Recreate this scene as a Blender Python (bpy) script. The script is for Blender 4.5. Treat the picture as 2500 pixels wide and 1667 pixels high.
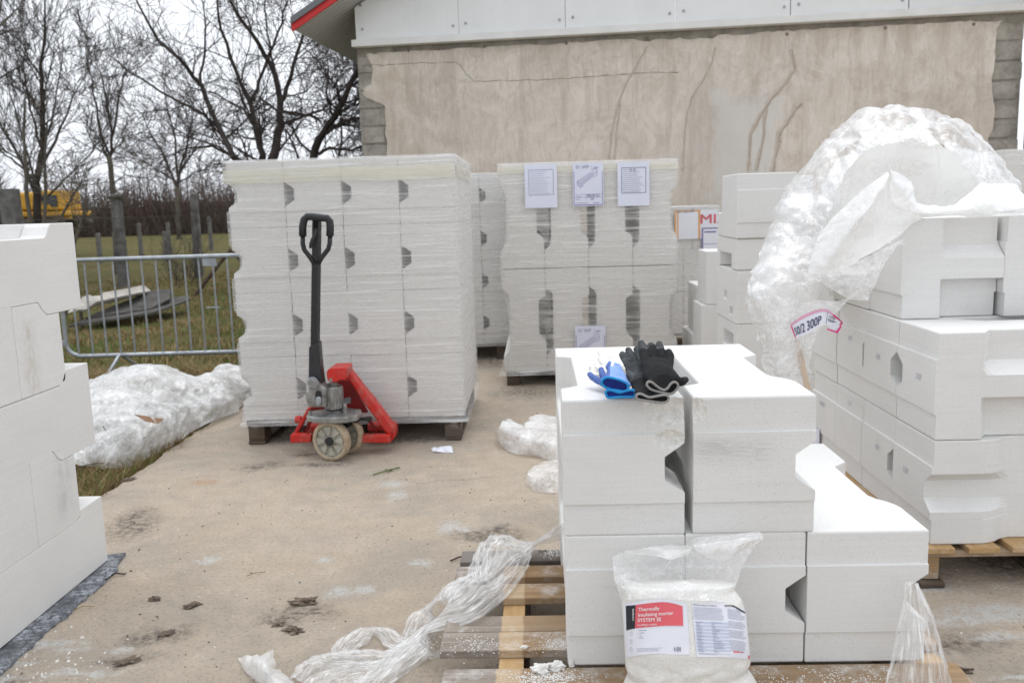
import bpy, math, random
import numpy as np
from mathutils import Vector, Matrix, noise as mn
for o in list(bpy.data.objects): bpy.data.objects.remove(o)
S = bpy.context.scene; COL = S.collection; R = math.radians
random.seed(7)

# ------------------------------------------------------------------ camera
F_, PI_, RO_, YA_, H_ = 2135.6, .1517, .0295, .0313, 1.3166      # focal length (px of 2500), pitch, roll, yaw, height
_f = np.array([-math.sin(YA_)*math.cos(PI_), math.cos(YA_)*math.cos(PI_), -math.sin(PI_)])
_r = np.array([math.cos(YA_), math.sin(YA_), 0.]); _u = np.cross(_r, _f)
_c, _s = math.cos(RO_), math.sin(RO_)
RT, UP = _r*_c - _u*_s, _u*_c + _r*_s
cd = bpy.data.cameras.new('camera'); cam = bpy.data.objects.new('camera', cd); COL.objects.link(cam)
cd.sensor_width = 36; cd.lens = F_/2500*36; cd.clip_start = .05; cd.clip_end = 2000
mw = Matrix.Identity(4)
for i in range(3):
    mw[i][0], mw[i][1], mw[i][2] = RT[i], UP[i], -_f[i]
mw[2][3] = H_; cam.matrix_world = mw
cd.dof.use_dof = True; cd.dof.focus_distance = 2.6; cd.dof.aperture_fstop = 5.6
S.camera = cam
S.render.resolution_x, S.render.resolution_y = 1024, 682

# ------------------------------------------------------------------ sky, sun, exposure
W = bpy.data.worlds.new('World'); S.world = W; W.use_nodes = True
nt = W.node_tree; nt.nodes.clear()
sky = nt.nodes.new('ShaderNodeTexSky'); sky.sky_type = 'NISHITA'; sky.sun_disc = False
sky.sun_elevation = R(76); sky.sun_rotation = R(10); sky.dust_density = 4; sky.air_density = 1.6
hs = nt.nodes.new('ShaderNodeHueSaturation'); hs.inputs['Saturation'].default_value = .1
mx = nt.nodes.new('ShaderNodeMix'); mx.data_type = 'RGBA'; mx.inputs[0].default_value = .8
mx.inputs[7].default_value = (10.2, 10.65, 11.4, 1)       # even cloud cover over the clear sky
bg = nt.nodes.new('ShaderNodeBackground'); bg.inputs[1].default_value = .1
wo = nt.nodes.new('ShaderNodeOutputWorld')
nt.links.new(sky.outputs[0], hs.inputs['Color']); nt.links.new(hs.outputs[0], mx.inputs[6])
nt.links.new(mx.outputs[2], bg.inputs[0]); nt.links.new(bg.outputs[0], wo.inputs[0])
ld = bpy.data.lights.new('sun', 'SUN'); ld.energy = .95; ld.angle = R(40); ld.color = (1, .985, .96)
sun = bpy.data.objects.new('sun', ld); COL.objects.link(sun); sun.rotation_euler = (R(-14), 0, R(-10)); sun.location = (0, 0, 20)
S.view_settings.view_transform = 'Standard'; S.view_settings.look = 'None'
S.view_settings.exposure = 0.29; S.view_settings.gamma = 1
S.cycles.transparent_max_bounces = 24; S.cycles.max_bounces = 8

# ------------------------------------------------------------------ measured points: a photo point and one known coordinate give a place in the yard
K = 3.357; C_ = 2.94
CR = dict(c1=(0, 0, 2.6133), c2=(0, 500, K), c3=(0, 850, K), c4=(0, 1200, K), p1=(520, 350, K), p2=(520, 750, K), q=(1130, 370, K),
          s8=(1700, 230, C_), r1=(1700, 700, C_), r2=(1700, 1134, C_), f3=(1300, 800, K), f4=(1300, 1200, K), g5=(550, 1200, 2.703),
          gl=(1370, 820, 6.72), b7=(700, 0, 1.3067), t8=(680, 880, 6.031), w=(0, 0, 1/1.06293), h=(700, 500, 3.406), z=(1480, 400, 2.8),
          m=(1500, 1280, 4.053), v=(1200, 980, 6.03))
def ray(n, x, y):
    o = CR[n]; px, py = o[0]+x/o[2], o[1]+y/o[2]
    return _f + RT*(px-1250)/F_ - UP*(py-833.5)/F_
CO = np.array([0, 0, H_])
def AZ(n, x, y, z=0.): d = ray(n, x, y); return CO + d*(z-H_)/d[2]
def AY(n, x, y, Y): d = ray(n, x, y); return CO + d*Y/d[1]
def AX(n, x, y, X): d = ray(n, x, y); return CO + d*X/d[0]
def AP(n, x, y, p0, nrm):
    d = ray(n, x, y); nn = np.array(nrm, float); return CO + d*((np.array(p0)-CO)@nn)/(d@nn)

def AYinv(p, n='gl'):
    d = np.array(p)-CO; z = d@_f; o = CR[n]; return ((1250+F_*(d@RT)/z-o[0])*o[2], (833.5-F_*(d@UP)/z-o[1])*o[2])

# ------------------------------------------------------------------ object helpers
def tag(o, label=None, cat=None, group=None, kind=None):
    if label: o['label'] = label
    if cat: o['category'] = cat
    if group: o['group'] = group
    if kind: o['kind'] = kind
    return o
def thing(name, label, cat, loc=(0, 0, 0), group=None):
    o = bpy.data.objects.new(name, None); COL.objects.link(o); o.location = [float(a) for a in loc]; o.empty_display_size = .1
    return tag(o, label, cat, group)
def wloc(o):
    v = Vector((0, 0, 0))
    while o: v = v + o.location; o = o.parent
    return v
def ob(name, verts, faces, mat, parent=None, smooth=False, loc=None, bevel=0, mats=None, mi=None):
    """verts are world coordinates (unrotated parents)"""
    V = np.array(verts, float).reshape(-1, 3)
    base = wloc(parent) if parent else Vector((0, 0, 0))
    l = Vector([float(a) for a in loc]) if loc is not None else (Vector((0, 0, 0)) if parent else Vector([float(a) for a in (V.min(0)+V.max(0))/2*np.array([1, 1, 0]) + np.array([0, 0, V[:, 2].min()])]))
    me = bpy.data.meshes.new(name)
    off = np.array(base+l)
    me.from_pydata([tuple(p) for p in (V-off)], [], [tuple(f) for f in faces]); me.update()
    for m in (mats or [mat]): me.materials.append(m)
    if mi is not None: me.polygons.foreach_set('material_index', mi)
    if smooth: me.polygons.foreach_set('use_smooth', [True]*len(me.polygons))
    o = bpy.data.objects.new(name, me); COL.objects.link(o)
    if parent: o.parent = parent
    o.location = l
    if bevel:
        b = o.modifiers.new('bevel', 'BEVEL'); b.width = bevel; b.segments = 2; b.limit_method = 'ANGLE'; b.angle_limit = R(35)
    return o
class MB:
    def __init__(s): s.v = []; s.f = []
    def add(s, v, f):
        n = len(s.v); s.v += [tuple(map(float, p)) for p in v]; s.f += [tuple(i+n for i in q) for q in f]; return s
    def box(s, a, b):
        x0, y0, z0 = a; x1, y1, z1 = b
        return s.add([(x0, y0, z0), (x1, y0, z0), (x1, y1, z0), (x0, y1, z0), (x0, y0, z1), (x1, y0, z1), (x1, y1, z1), (x0, y1, z1)],
                     [(0, 3, 2, 1), (4, 5, 6, 7), (0, 1, 5, 4), (1, 2, 6, 5), (2, 3, 7, 6), (3, 0, 4, 7)])
    def hexa(s, p8): return s.add(p8, [(0, 3, 2, 1), (4, 5, 6, 7), (0, 1, 5, 4), (1, 2, 6, 5), (2, 3, 7, 6), (3, 0, 4, 7)])
    def prism(s, poly, vec):
        poly = [np.array(p, float) for p in poly]; n = len(poly); vec = np.array(vec, float)
        nr = sum((np.cross(poly[i]-poly[0], poly[(i+1) % n]-poly[0]) for i in range(n)), np.zeros(3))
        if nr@vec > 0: poly = poly[::-1]
        f = [tuple(range(n)), tuple(range(2*n-1, n-1, -1))] + [(i, i+n, (i+1) % n+n, (i+1) % n) for i in range(n)]
        return s.add(poly+[p+vec for p in poly], f)
    def tube(s, path, rad, n=8, caps=True, closed=False):
        P = [Vector([float(a) for a in p]) for p in path]; m = len(P)
        rr = rad if hasattr(rad, '__len__') else [rad]*m
        base = len(s.v); up = None
        for i, p in enumerate(P):
            if closed: t = (P[(i+1) % m]-P[i-1])
            else: t = P[min(i+1, m-1)]-P[max(i-1, 0)]
            t.normalize()
            if up is None:
                a = Vector((0, 0, 1)) if abs(t.z) < .9 else Vector((1, 0, 0)); up = a.cross(t).normalized()
            else:
                up = (up - t*up.dot(t)); up.normalize()
            w = t.cross(up)
            for k in range(n):
                a = 2*math.pi*k/n; q = p + (up*math.cos(a)+w*math.sin(a))*rr[i]; s.v.append((q.x, q.y, q.z))
        for i in range(m if closed else m-1):
            j = (i+1) % m
            for k in range(n):
                k2 = (k+1) % n; s.f.append((base+i*n+k, base+i*n+k2, base+j*n+k2, base+j*n+k))
        if caps and not closed:
            s.f.append(tuple(base+k for k in range(n))[::-1]); s.f.append(tuple(base+(m-1)*n+k for k in range(n)))
        return s
    def cyl(s, a, b, r, n=20, r2=None): return s.tube([a, b], [r, r if r2 is None else r2], n)
    def build(s, name, mat, parent=None, **k): return ob(name, s.v, s.f, mat, parent, **k)
def copy_obj(o, parent=None):
    c = o.copy(); COL.objects.link(c); c.parent = parent; return c
def copy_tree(o, parent=None):
    c = copy_obj(o, parent)
    for ch in list(o.children): copy_tree(ch, c)
    return c
def finalize(o, name=None):
    """replace an object's mesh by its evaluated one, dropping modifiers"""
    dg = bpy.context.evaluated_depsgraph_get(); me = bpy.data.meshes.new_from_object(o.evaluated_get(dg))
    o.modifiers.clear(); old = o.data; o.data = me; me.name = old.name
    return o

# ------------------------------------------------------------------ materials
class NM:
    def __init__(s, name):
        s.m = bpy.data.materials.new(name); s.m.use_nodes = True; s.t = s.m.node_tree; s.t.nodes.clear()
        s.out = s.t.nodes.new('ShaderNodeOutputMaterial')
    def n(s, typ, **k):
        q = s.t.nodes.new('ShaderNode'+typ)
        for a, b in k.items():
            if a.startswith('i_'):
                key = a[2:].replace('_', ' '); s.set(q.inputs[key], b)
            else: setattr(q, a, b)
        return q
    def set(s, sock, v):
        if isinstance(v, bpy.types.NodeSocket): s.t.links.new(v, sock)
        elif isinstance(v, (tuple, list)) and len(v) == 3 and sock.type == 'RGBA': sock.default_value = (*v, 1)
        else: sock.default_value = v
    def coord(s, kind='Object', scale=(1, 1, 1), rnd=True, rot=(0, 0, 0)):
        tc = s.n('TexCoord'); v = tc.outputs[kind]
        if rnd:
            oi = s.n('ObjectInfo'); mu = s.n('Math', operation='MULTIPLY'); s.set(mu.inputs[0], oi.outputs['Random']); mu.inputs[1].default_value = 37
            va = s.n('VectorMath', operation='ADD'); s.set(va.inputs[0], v); s.set(va.inputs[1], mu.outputs[0]); v = va.outputs[0]
        mp = s.n('Mapping'); s.set(mp.inputs['Vector'], v); mp.inputs['Scale'].default_value = scale; mp.inputs['Rotation'].default_value = rot
        return mp.outputs[0]
    def noise(s, vec, scale, detail=3, rough=.5, dist=0, lo=None, hi=None, a=0., b=1.):
        q = s.n('TexNoise'); s.set(q.inputs['Vector'], vec); q.inputs['Scale'].default_value = scale; q.inputs['Detail'].default_value = detail
        q.inputs['Roughness'].default_value = rough; q.inputs['Distortion'].default_value = dist
        return q.outputs['Fac'] if lo is None else s.rng(q.outputs['Fac'], lo, hi, a, b)
    def rng(s, v, lo, hi, a=0., b=1., smooth=False):
        q = s.n('MapRange'); s.set(q.inputs[0], v); q.inputs[1].default_value = lo; q.inputs[2].default_value = hi; q.inputs[3].default_value = a; q.inputs[4].default_value = b
        if smooth: q.interpolation_type = 'SMOOTHSTEP'
        return q.outputs[0]
    def math(s, op, a, b=0.):
        q = s.n('Math', operation=op); s.set(q.inputs[0], a); s.set(q.inputs[1], b); return q.outputs[0]
    def mix(s, f, a, b, mode='MIX'):
        q = s.n('Mix', data_type='RGBA', blend_type=mode); s.set(q.inputs[0], f); s.set(q.inputs[6], a); s.set(q.inputs[7], b); return q.outputs[2]
    def bump(s, h, st=.3, dist=.01, nrm=None):
        q = s.n('Bump'); s.set(q.inputs['Height'], h); q.inputs['Strength'].default_value = st; q.inputs['Distance'].default_value = dist
        if nrm: s.set(q.inputs['Normal'], nrm)
        return q.outputs[0]
    def bsdf(s, col, rough=.8, nrm=None, metal=0., spec=.5, **k):
        q = s.n('BsdfPrincipled'); s.set(q.inputs['Base Color'], col); s.set(q.inputs['Roughness'], rough); s.set(q.inputs['Metallic'], metal)
        s.set(q.inputs['Specular IOR Level'], spec)
        if nrm: s.set(q.inputs['Normal'], nrm)
        for a, b in k.items(): s.set(q.inputs[a.replace('_', ' ')], b)
        return q.outputs[0]
    def end(s, sh): s.t.links.new(sh, s.out.inputs[0]); return s.m

def simple(name, col, rough=.6, metal=0., var=.12, sc=12, bump=.0, spec=.5, dark=None):
    n = NM(name); v = n.coord(); f = n.noise(v, sc, 5, .6, lo=.35, hi=.7)
    d = dark or tuple(c*(1-var*2) for c in col)
    cc = n.mix(f, col, d)
    nb = n.bump(n.noise(v, sc*12, 4, .6), bump, .003) if bump else None
    rr = n.rng(f, 0, 1, rough-.06, rough+.08)
    return n.end(n.bsdf(cc, rr, nb, metal, spec))

def block_mat(name='aerated_concrete', tone=(.82, .815, .80), smudge=.5, extra=None):
    n = NM(name); v = n.coord()
    big = n.noise(v, 3.5, 4, .55, lo=.42, hi=.72)
    stv = n.coord(scale=(1.2, 1.2, 16)); st = n.noise(stv, 2.2, 4, .6, lo=.56, hi=.78)
    col = n.mix(n.math('MULTIPLY', big, .25*smudge+.05), tone, (.60, .585, .56))
    col = n.mix(n.math('MULTIPLY', st, .3*smudge), col, (.45, .45, .45))
    por = n.noise(v, 230, 3, .7, lo=.57, hi=.70); col = n.mix(n.math('MULTIPLY', por, .5), col, (.42, .41, .39))
    fine = n.noise(v, 700, 3, .7); col = n.mix(n.rng(fine, .3, .7, 0, .22), col, (.56, .55, .53))
    saw = n.noise(n.coord(scale=(1, 1, 60)), 3, 3, .6, lo=.35, hi=.7); col = n.mix(n.math('MULTIPLY', saw, .10), col, (.5, .49, .47))
    oi = n.n('ObjectInfo'); col = n.mix(n.rng(oi.outputs['Random'], 0, 1, 0, .12), col, (.62, .61, .60))
    if extra: col = extra(n, col)
    nb = n.bump(n.noise(v, 420, 4, .7), .3, .005); nb = n.bump(n.noise(v, 9, 3, .5), .12, .01, nb)
    return n.end(n.bsdf(col, .92, nb, 0, .25))
M = {}
M['block'] = block_mat()
M['block_far'] = block_mat('aerated_concrete_warm', (.76, .745, .72), .35)
def _box(n, lo, hi, soft, sc, seed):
    q = n.n('SeparateXYZ'); n.set(q.inputs[0], n.coord(rnd=False)); m = None
    for k in range(3):
        if lo[k] is None: continue
        u = n.math('MULTIPLY', n.rng(q.outputs[k], lo[k]-soft, lo[k]+soft), n.rng(q.outputs[k], hi[k]+soft, hi[k]-soft)); m = u if m is None else n.math('MULTIPLY', m, u)
    return n.math('MULTIPLY', m, n.noise(n.coord(scale=sc, rnd=False), seed, 6, .8, lo=.42, hi=.62))
def _scuff(n, col):
    col = n.mix(n.math('MULTIPLY', _box(n, (0, None, .218), (.09, None, .232), .02, (14, 14, 160), 2), .75), col, (.13, .13, .13))
    return n.mix(n.math('MULTIPLY', _box(n, (0, None, .190), (.19, None, .238), .03, (8, 8, 190), 2.5), .5), col, (.25, .25, .25))
M['block_scuff'] = block_mat('aerated_concrete_scuffed', extra=_scuff)
M['block_stain'] = block_mat('aerated_concrete_stained', extra=lambda n, col: n.mix(n.math('MULTIPLY', _box(n, (None, -.10, .0), (None, -.03, .26), .03, (6, 6, 2.5), 2), .55), col, (.42, .35, .27)))
M['block_grey'] = block_mat('aerated_concrete_smudged', extra=lambda n, col: n.mix(n.math('MULTIPLY', _box(n, (None, .0, .05), (None, .12, .28), .04, (5, 5, 3), 2), .45), col, (.42, .42, .42)))
n = NM('broken_concrete'); v = n.coord(); f = n.noise(v, 60, 6, .75)
M['broken'] = n.end(n.bsdf(n.mix(n.rng(f, .35, .65), (.74, .72, .68), (.88, .87, .85)), .95, n.bump(f, .6, .008), 0, .2))

def film_mat(name, lo, hi, streak=(2.2, 2.2, 60), tint=(.99, .99, .985), rough=.22, sc=1.6, crumple=0., op=(.35, .7), milky=.5, kind='Object'):
    """clear or milky plastic: light passes, folds catch the light"""
    n = NM(name); v = n.coord(kind, scale=streak)
    a = n.noise(v, sc, 8, .74, .25, lo=lo, hi=hi, a=op[0], b=op[1])
    v2 = n.coord(kind, scale=(streak[0]*.6, streak[1]*.6, streak[2]*1.7), rot=(R(4), R(9), 0)); b = n.noise(v2, sc*1.1, 4, .6, .3, lo=.54, hi=.72, a=0, b=.5)
    fac = n.math('ADD', a, b)
    if crumple:
        vo = n.coord(); c1 = n.n('TexVoronoi', feature='F1'); c1.inputs['Scale'].default_value = 14
        wv = n.noise(vo, 5, 4, .6); va = n.n('VectorMath', operation='MULTIPLY_ADD')
        n.set(va.inputs[0], wv); va.inputs[1].default_value = (.5, .5, .5); n.set(va.inputs[2], vo); n.set(c1.inputs['Vector'], va.outputs[0])
        h = n.math('ADD', n.noise(vo, 45, 6, .7, 2.2), n.math('MULTIPLY', c1.outputs[0], crumple))
        nb = (n.bump(h, .34, .012) if crumple > .3 else n.bump(n.noise(vo, 7, 3, .5, 1.6), .5, .03)); fac = n.math('ADD', fac, n.noise(vo, 30, 5, .7, 1.5, lo=.5, hi=.68, a=0, b=.3))
    else:
        nb = n.bump(n.noise(v, sc, 4, .6, .1), .22, .005)
    fac = n.math('MINIMUM', fac, .96)
    df = n.n('BsdfDiffuse'); n.set(df.inputs[0], tint); n.set(df.inputs['Normal'], nb)
    tl = n.n('BsdfTranslucent'); n.set(tl.inputs[0], tint)
    gs = n.n('BsdfGlossy'); gs.inputs['Roughness'].default_value = rough; n.set(gs.inputs[0], (.95, .95, .96)); n.set(gs.inputs['Normal'], nb)
    tr = n.n('BsdfTransparent'); n.set(tr.inputs[0], (.97, .97, .97))
    m1 = n.n('MixShader'); m1.inputs[0].default_value = milky; n.set(m1.inputs[1], df.outputs[0]); n.set(m1.inputs[2], tl.outputs[0])
    fr = n.n('LayerWeight'); fr.inputs['Blend'].default_value = .3; n.set(fr.inputs['Normal'], nb)
    m2 = n.n('MixShader'); n.set(m2.inputs[0], n.rng(fr.outputs['Fresnel'], 0, 1, .06, .42)); n.set(m2.inputs[1], m1.outputs[0]); n.set(m2.inputs[2], gs.outputs[0])
    m3 = n.n('MixShader'); n.set(m3.inputs[0], fac); n.set(m3.inputs[1], tr.outputs[0]); n.set(m3.inputs[2], m2.outputs[0])
    return n.end(m3.outputs[0])
M['wrap'] = film_mat('stretch_wrap', .40, .68, streak=(1.6, 1.6, 17), sc=2.2, op=(.20, .38), milky=.15, tint=(.96, .955, .945))
M['wrap2'] = film_mat('stretch_wrap_cream', .38, .68, streak=(1.6, 1.6, 17), sc=2.2, op=(.12, .48), tint=(.95, .935, .90), milky=.15)
M['crumple'] = film_mat('crumpled_clear_film', .38, .62, streak=(3, 3, 3), op=(.24, .66), crumple=.45, rough=.26, milky=.35)
M['milky'] = film_mat('milky_sheet', .35, .65, streak=(2, 2, 2), op=(.74, .95), crumple=.12, rough=.3, milky=.5, tint=(.985, .985, .975))
M['heap'] = film_mat('heaped_white_film', .35, .65, streak=(2.2, 2.2, 2.6), op=(.40, .92), crumple=.3, rough=.22, milky=.3, tint=(.99, .99, .99))
M['cone'] = film_mat('ribbed_clear_film', .40, .66, streak=(2.5, 20, 1), op=(.10, .50), rough=.2, milky=.25, kind='UV')
M['ribbon'] = film_mat('twisted_film', .38, .64, streak=(7, 15, 1), op=(.14, .66), rough=.2, milky=.25, kind='UV')
M['bagfilm'] = film_mat('bag_plastic', .35, .65, streak=(3, 3, 3), op=(.28, .55), crumple=.06, rough=.22, milky=.3)

def wood_mat(name, a, b, grey, sc=1., axis=0, greymask=True):
    n = NM(name); s3 = [26*sc]*3; s3[axis] = 1.2*sc
    v = n.coord(scale=tuple(s3)); g = n.noise(v, 1.5, 6, .65, .6)
    col = n.mix(n.rng(g, .3, .7), a, b)
    vo = n.coord(); pt = n.noise(vo, 3, 4, .6, lo=.4, hi=.62); col = n.mix(n.math('MULTIPLY', pt, .8 if greymask else .2), col, grey)
    dust = n.noise(vo, 5, 6, .7, lo=.55, hi=.72); col = n.mix(n.math('MULTIPLY', dust, .55), col, (.72, .7, .67))
    return n.end(n.bsdf(col, .85, n.bump(g, .35, .006), 0, .3))
def fg_wood():
    n = NM('half_bleached_pallet_wood'); v = n.coord(scale=(1.4, 30, 30)); g = n.noise(v, 1.5, 7, .7, .8); ge = n.n('NewGeometry'); q = n.n('SeparateXYZ'); n.set(q.inputs[0], ge.outputs['Position'])
    vo = n.coord(); x = n.math('ADD', q.outputs[0], n.noise(vo, 7, 3, .6, lo=0, hi=1, a=-.012, b=.012))
    brown = n.mix(n.rng(g, .3, .7), (.40, .265, .145), (.24, .15, .08)); grey = n.mix(n.rng(g, .3, .7), (.36, .315, .27), (.17, .14, .115)); fresh = n.mix(n.rng(g, .3, .7), (.54, .42, .29), (.42, .30, .18))
    pt = n.noise(vo, 3, 5, .65, lo=.42, hi=.62); brown = n.mix(n.math('MULTIPLY', pt, .6), brown, (.30, .24, .18))
    col = n.mix(n.rng(x, -.131, -.126), grey, fresh); col = n.mix(n.rng(x, -.066, -.060), col, brown)
    dust = n.noise(vo, 6, 7, .75, lo=.52, hi=.70); col = n.mix(n.math('MULTIPLY', dust, .6), col, (.74, .725, .70))
    return n.end(n.bsdf(col, .88, n.bump(g, .5, .006), 0, .3))
M['wood_fg'] = fg_wood()
M['wood'] = wood_mat('pallet_wood', (.44, .30, .165), (.28, .175, .09), (.36, .30, .24))
M['wood_y'] = wood_mat('pallet_wood_stringer', (.55, .37, .19), (.40, .24, .10), (.45, .34, .22), axis=1, greymask=False)
M['wood_grey'] = wood_mat('weathered_wood', (.14, .115, .095), (.05, .04, .035), (.22, .2, .18))
M['wood_dark'] = wood_mat('dark_brown_wood', (.12, .08, .055), (.05, .035, .025), (.13, .11, .09))  # deep brown tone, darker than the main pallet wood
M['wood_lath'] = wood_mat('raw_lath', (.60, .47, .36), (.42, .29, .19), (.62, .54, .45), axis=2)

def concrete_ground():
    n = NM('concrete_slab'); v = n.coord(rnd=False)
    b1 = n.noise(v, .55, 6, .62, lo=.33, hi=.68); b2 = n.noise(v, 2.6, 6, .65, lo=.38, hi=.68); b3 = n.noise(v, 11, 6, .7, lo=.35, hi=.7)
    col = n.mix(b1, (.77, .64, .505), (.65, .54, .42)); col = n.mix(n.math('MULTIPLY', b2, .6), col, (.74, .66, .56)); col = n.mix(n.math('MULTIPLY', b3, .45), col, (.44, .36, .28))
    gm = n.noise(v, 1.3, 8, .72, .4, lo=.46, hi=.68); col = n.mix(n.math('MULTIPLY', gm, .75), col, (.42, .375, .32)); gp = n.noise(v, 22, 6, .8, lo=.5, hi=.7); col = n.mix(n.math('MULTIPLY', gp, .5), col, (.70, .63, .54))
    # dry dark dirt lying in patches
    mask = None
    def spots(L, warp=.5, warpsc=3.):
        acc = None
        wv = n.n('TexNoise'); n.set(wv.inputs['Vector'], v); wv.inputs['Scale'].default_value = warpsc; wv.inputs['Detail'].default_value = 6; wv.inputs['Roughness'].default_value = .7
        va = n.n('VectorMath', operation='MULTIPLY_ADD'); n.set(va.inputs[0], wv.outputs['Color']); va.inputs[1].default_value = (warp,)*3; n.set(va.inputs[2], v)
        for (x, y, rx, ry) in L:
            mp = n.n('Mapping'); mp.vector_type = 'TEXTURE'; n.set(mp.inputs['Vector'], va.outputs[0]); mp.inputs['Location'].default_value = (x+warp/2, y+warp/2, warp/2); mp.inputs['Scale'].default_value = (rx, ry, 1)
            ln = n.n('VectorMath', operation='LENGTH'); n.set(ln.inputs[0], mp.outputs[0]); q = n.rng(ln.outputs['Value'], 1.0, .2)
            acc = q if acc is None else n.math('MAXIMUM', acc, q)
        return acc
    def at(n_, x, y, rx, ry): p = AZ(n_, x, y); return (p[0], p[1], rx, ry)
    dark = spots([at('c4', 1120, 290, .16, .22), at('c4', 1100, 210, .1, .2), at('c4', 1300, 1180, .12, .09), at('c4', 1000, 1380, .1, .05), at('g5', 520, 800, .16, .09), at('g5', 350, 860, .1, .06),
                  at('t8', 350, 1400, .12, .05), at('p2', 380, 1300, .14, .12), at('w', 1200, 900, .35, .35), at('w', 1120, 830, .4, .4), at('c4', 80, 1560, .1, .04), at('w', 2180, 1480, .25, .06), at('w', 2330, 1290, .3, .2),
                  at('w', 920, 1010, .3, .12), at('w', 1130, 1230, .2, .1), at('w', 740, 1065, .25, .06), at('g5', 1800, 270, .12, .1)], .25, 4)
    dn = n.noise(v, 34, 5, .75, lo=.38, hi=.58)
    col = n.mix(n.math('MULTIPLY', n.math('MULTIPLY', dark, dn), .85), col, (.11, .095, .085))
    pale = spots([at('g5', 1130, 25, .07, .1), at('g5', 1480, 235, .07, .1), at('g5', 1580, 250, .06, .05), at('g5', 760, 660, .07, .06), at('g5', 920, 640, .06, .05), at('g5', 1300, 470, .06, .05), at('g5', 640, 450, .05, .04),
                  at('p2', 1480, 1445, .09, .08), at('p2', 1500, 1540, .06, .05), at('w', 470, 1285, .05, .04), at('w', 1000, 1500, .03, .03), at('c4', 1690, 560, .05, .05),
                  at('c4', 420, 1230, .17, .035), at('c4', 560, 1290, .08, .03), at('c4', 90, 1400, .1, .03), at('c4', 650, 1480, .16, .028), at('c4', 30, 1520, .1, .02), at('c4', 1000, 1300, .05, .03),
                  at('r2', 2200, 1040, .22, .07), at('r2', 2150, 1230, .13, .04), at('r2', 1720, 890, .07, .04), at('w', 2250, 1420, .3, .05), at('w', 2340, 1560, .1, .02), at('w', 2150, 1500, .07, .03)], .14, 9)
    pn = n.noise(v, 26, 6, .75, lo=.36, hi=.56)
    pm = n.math('MINIMUM', n.math('MULTIPLY', n.math('MULTIPLY', pale, 1.35), pn), .9)
    col = n.mix(n.math('MULTIPLY', pm, .92), col, (.74, .73, .70))
    rust = spots([at('c3', 1680, 1095, .1, .06)], .1, 8); col = n.mix(n.math('MULTIPLY', rust, n.noise(v, 30, 4, .6, lo=.35, hi=.6, a=0, b=.7)), col, (.60, .27, .10))
    sp = n.noise(v, 70, 6, .85, lo=.53, hi=.62); col = n.mix(n.math('MULTIPLY', sp, .6), col, (.27, .22, .17)); sp3 = n.noise(v, 120, 3, .7, lo=.63, hi=.70); col = n.mix(n.math('MULTIPLY', sp3, .8), col, (.10, .085, .07))
    sp2 = n.noise(v, 140, 3, .7, lo=.60, hi=.72); col = n.mix(n.math('MULTIPLY', sp2, .5), col, (.66, .62, .56))
    h = n.math('ADD', n.noise(v, 60, 8, .75), n.math('MULTIPLY', n.noise(v, 7, 5, .6), 2.))
    return n.end(n.bsdf(col, .95, n.bump(h, 1., .022), 0, .2))
M['slab'] = concrete_ground()
n = NM('meadow'); v = n.coord(rnd=False)
a = n.noise(v, .35, 5, .6, lo=.35, hi=.65); b = n.noise(v, 2.2, 6, .7, lo=.35, hi=.65); d = n.noise(v, 9, 6, .7, lo=.35, hi=.65)
col = n.mix(a, (.125, .15, .045), (.23, .18, .085)); col = n.mix(n.math('MULTIPLY', b, .6), col, (.27, .20, .095)); col = n.mix(n.math('MULTIPLY', d, .5), col, (.075, .10, .03))
M['meadow'] = n.end(n.bsdf(col, 1., n.bump(d, 1., .05), 0, .1))

def plaster():
    n = NM('old_render'); v = n.coord(rnd=False)
    wv = n.n('TexNoise'); n.set(wv.inputs['Vector'], v); wv.inputs['Scale'].default_value = 1.6; wv.inputs['Detail'].default_value = 3
    va = n.n('VectorMath', operation='MULTIPLY_ADD'); n.set(va.inputs[0], wv.outputs['Color']); va.inputs[1].default_value = (.7,)*3; n.set(va.inputs[2], v)
    sw = n.n('TexNoise'); n.set(sw.inputs['Vector'], va.outputs[0]); sw.inputs['Scale'].default_value = 2.9; sw.inputs['Detail'].default_value = 11; sw.inputs['Roughness'].default_value = .78; sw.inputs['Distortion'].default_value = .9
    a = n.rng(sw.outputs['Fac'], .40, .60)
    big = n.noise(v, .7, 4, .55, lo=.38, hi=.64)
    col = n.mix(big, (.655, .585, .505), (.54, .475, .41)); col = n.mix(n.math('MULTIPLY', a, .8), col, (.77, .715, .645))
    stv = n.coord(scale=(2.6, 2.6, .35), rnd=False); st = n.noise(stv, 2, 5, .65, lo=.5, hi=.72)
    fs = n.noise(n.coord(scale=(9, 9, 1.6), rnd=False), 3, 6, .75, 1.0, lo=.5, hi=.66); col = n.mix(n.math('MULTIPLY', fs, .4), col, (.40, .335, .275)); col = n.mix(n.math('MULTIPLY', st, .65), col, (.42, .35, .285))
    # pale cement patch and warm left margin
    x = n.n('SeparateXYZ'); n.set(x.inputs[0], v)
    wx = n.math('ADD', x.outputs[0], n.noise(v, 3, 4, .6, lo=0, hi=1, a=-.35, b=.35)); wz = n.math('ADD', x.outputs[2], n.noise(v, 2, 4, .6, lo=0, hi=1, a=-.4, b=.4))
    def win(u, lo, hi, s): return n.math('MULTIPLY', n.rng(u, lo-s, lo+s), n.rng(u, hi+s, hi-s))
    return n, v, col, wx, wz, win, sw
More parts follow.
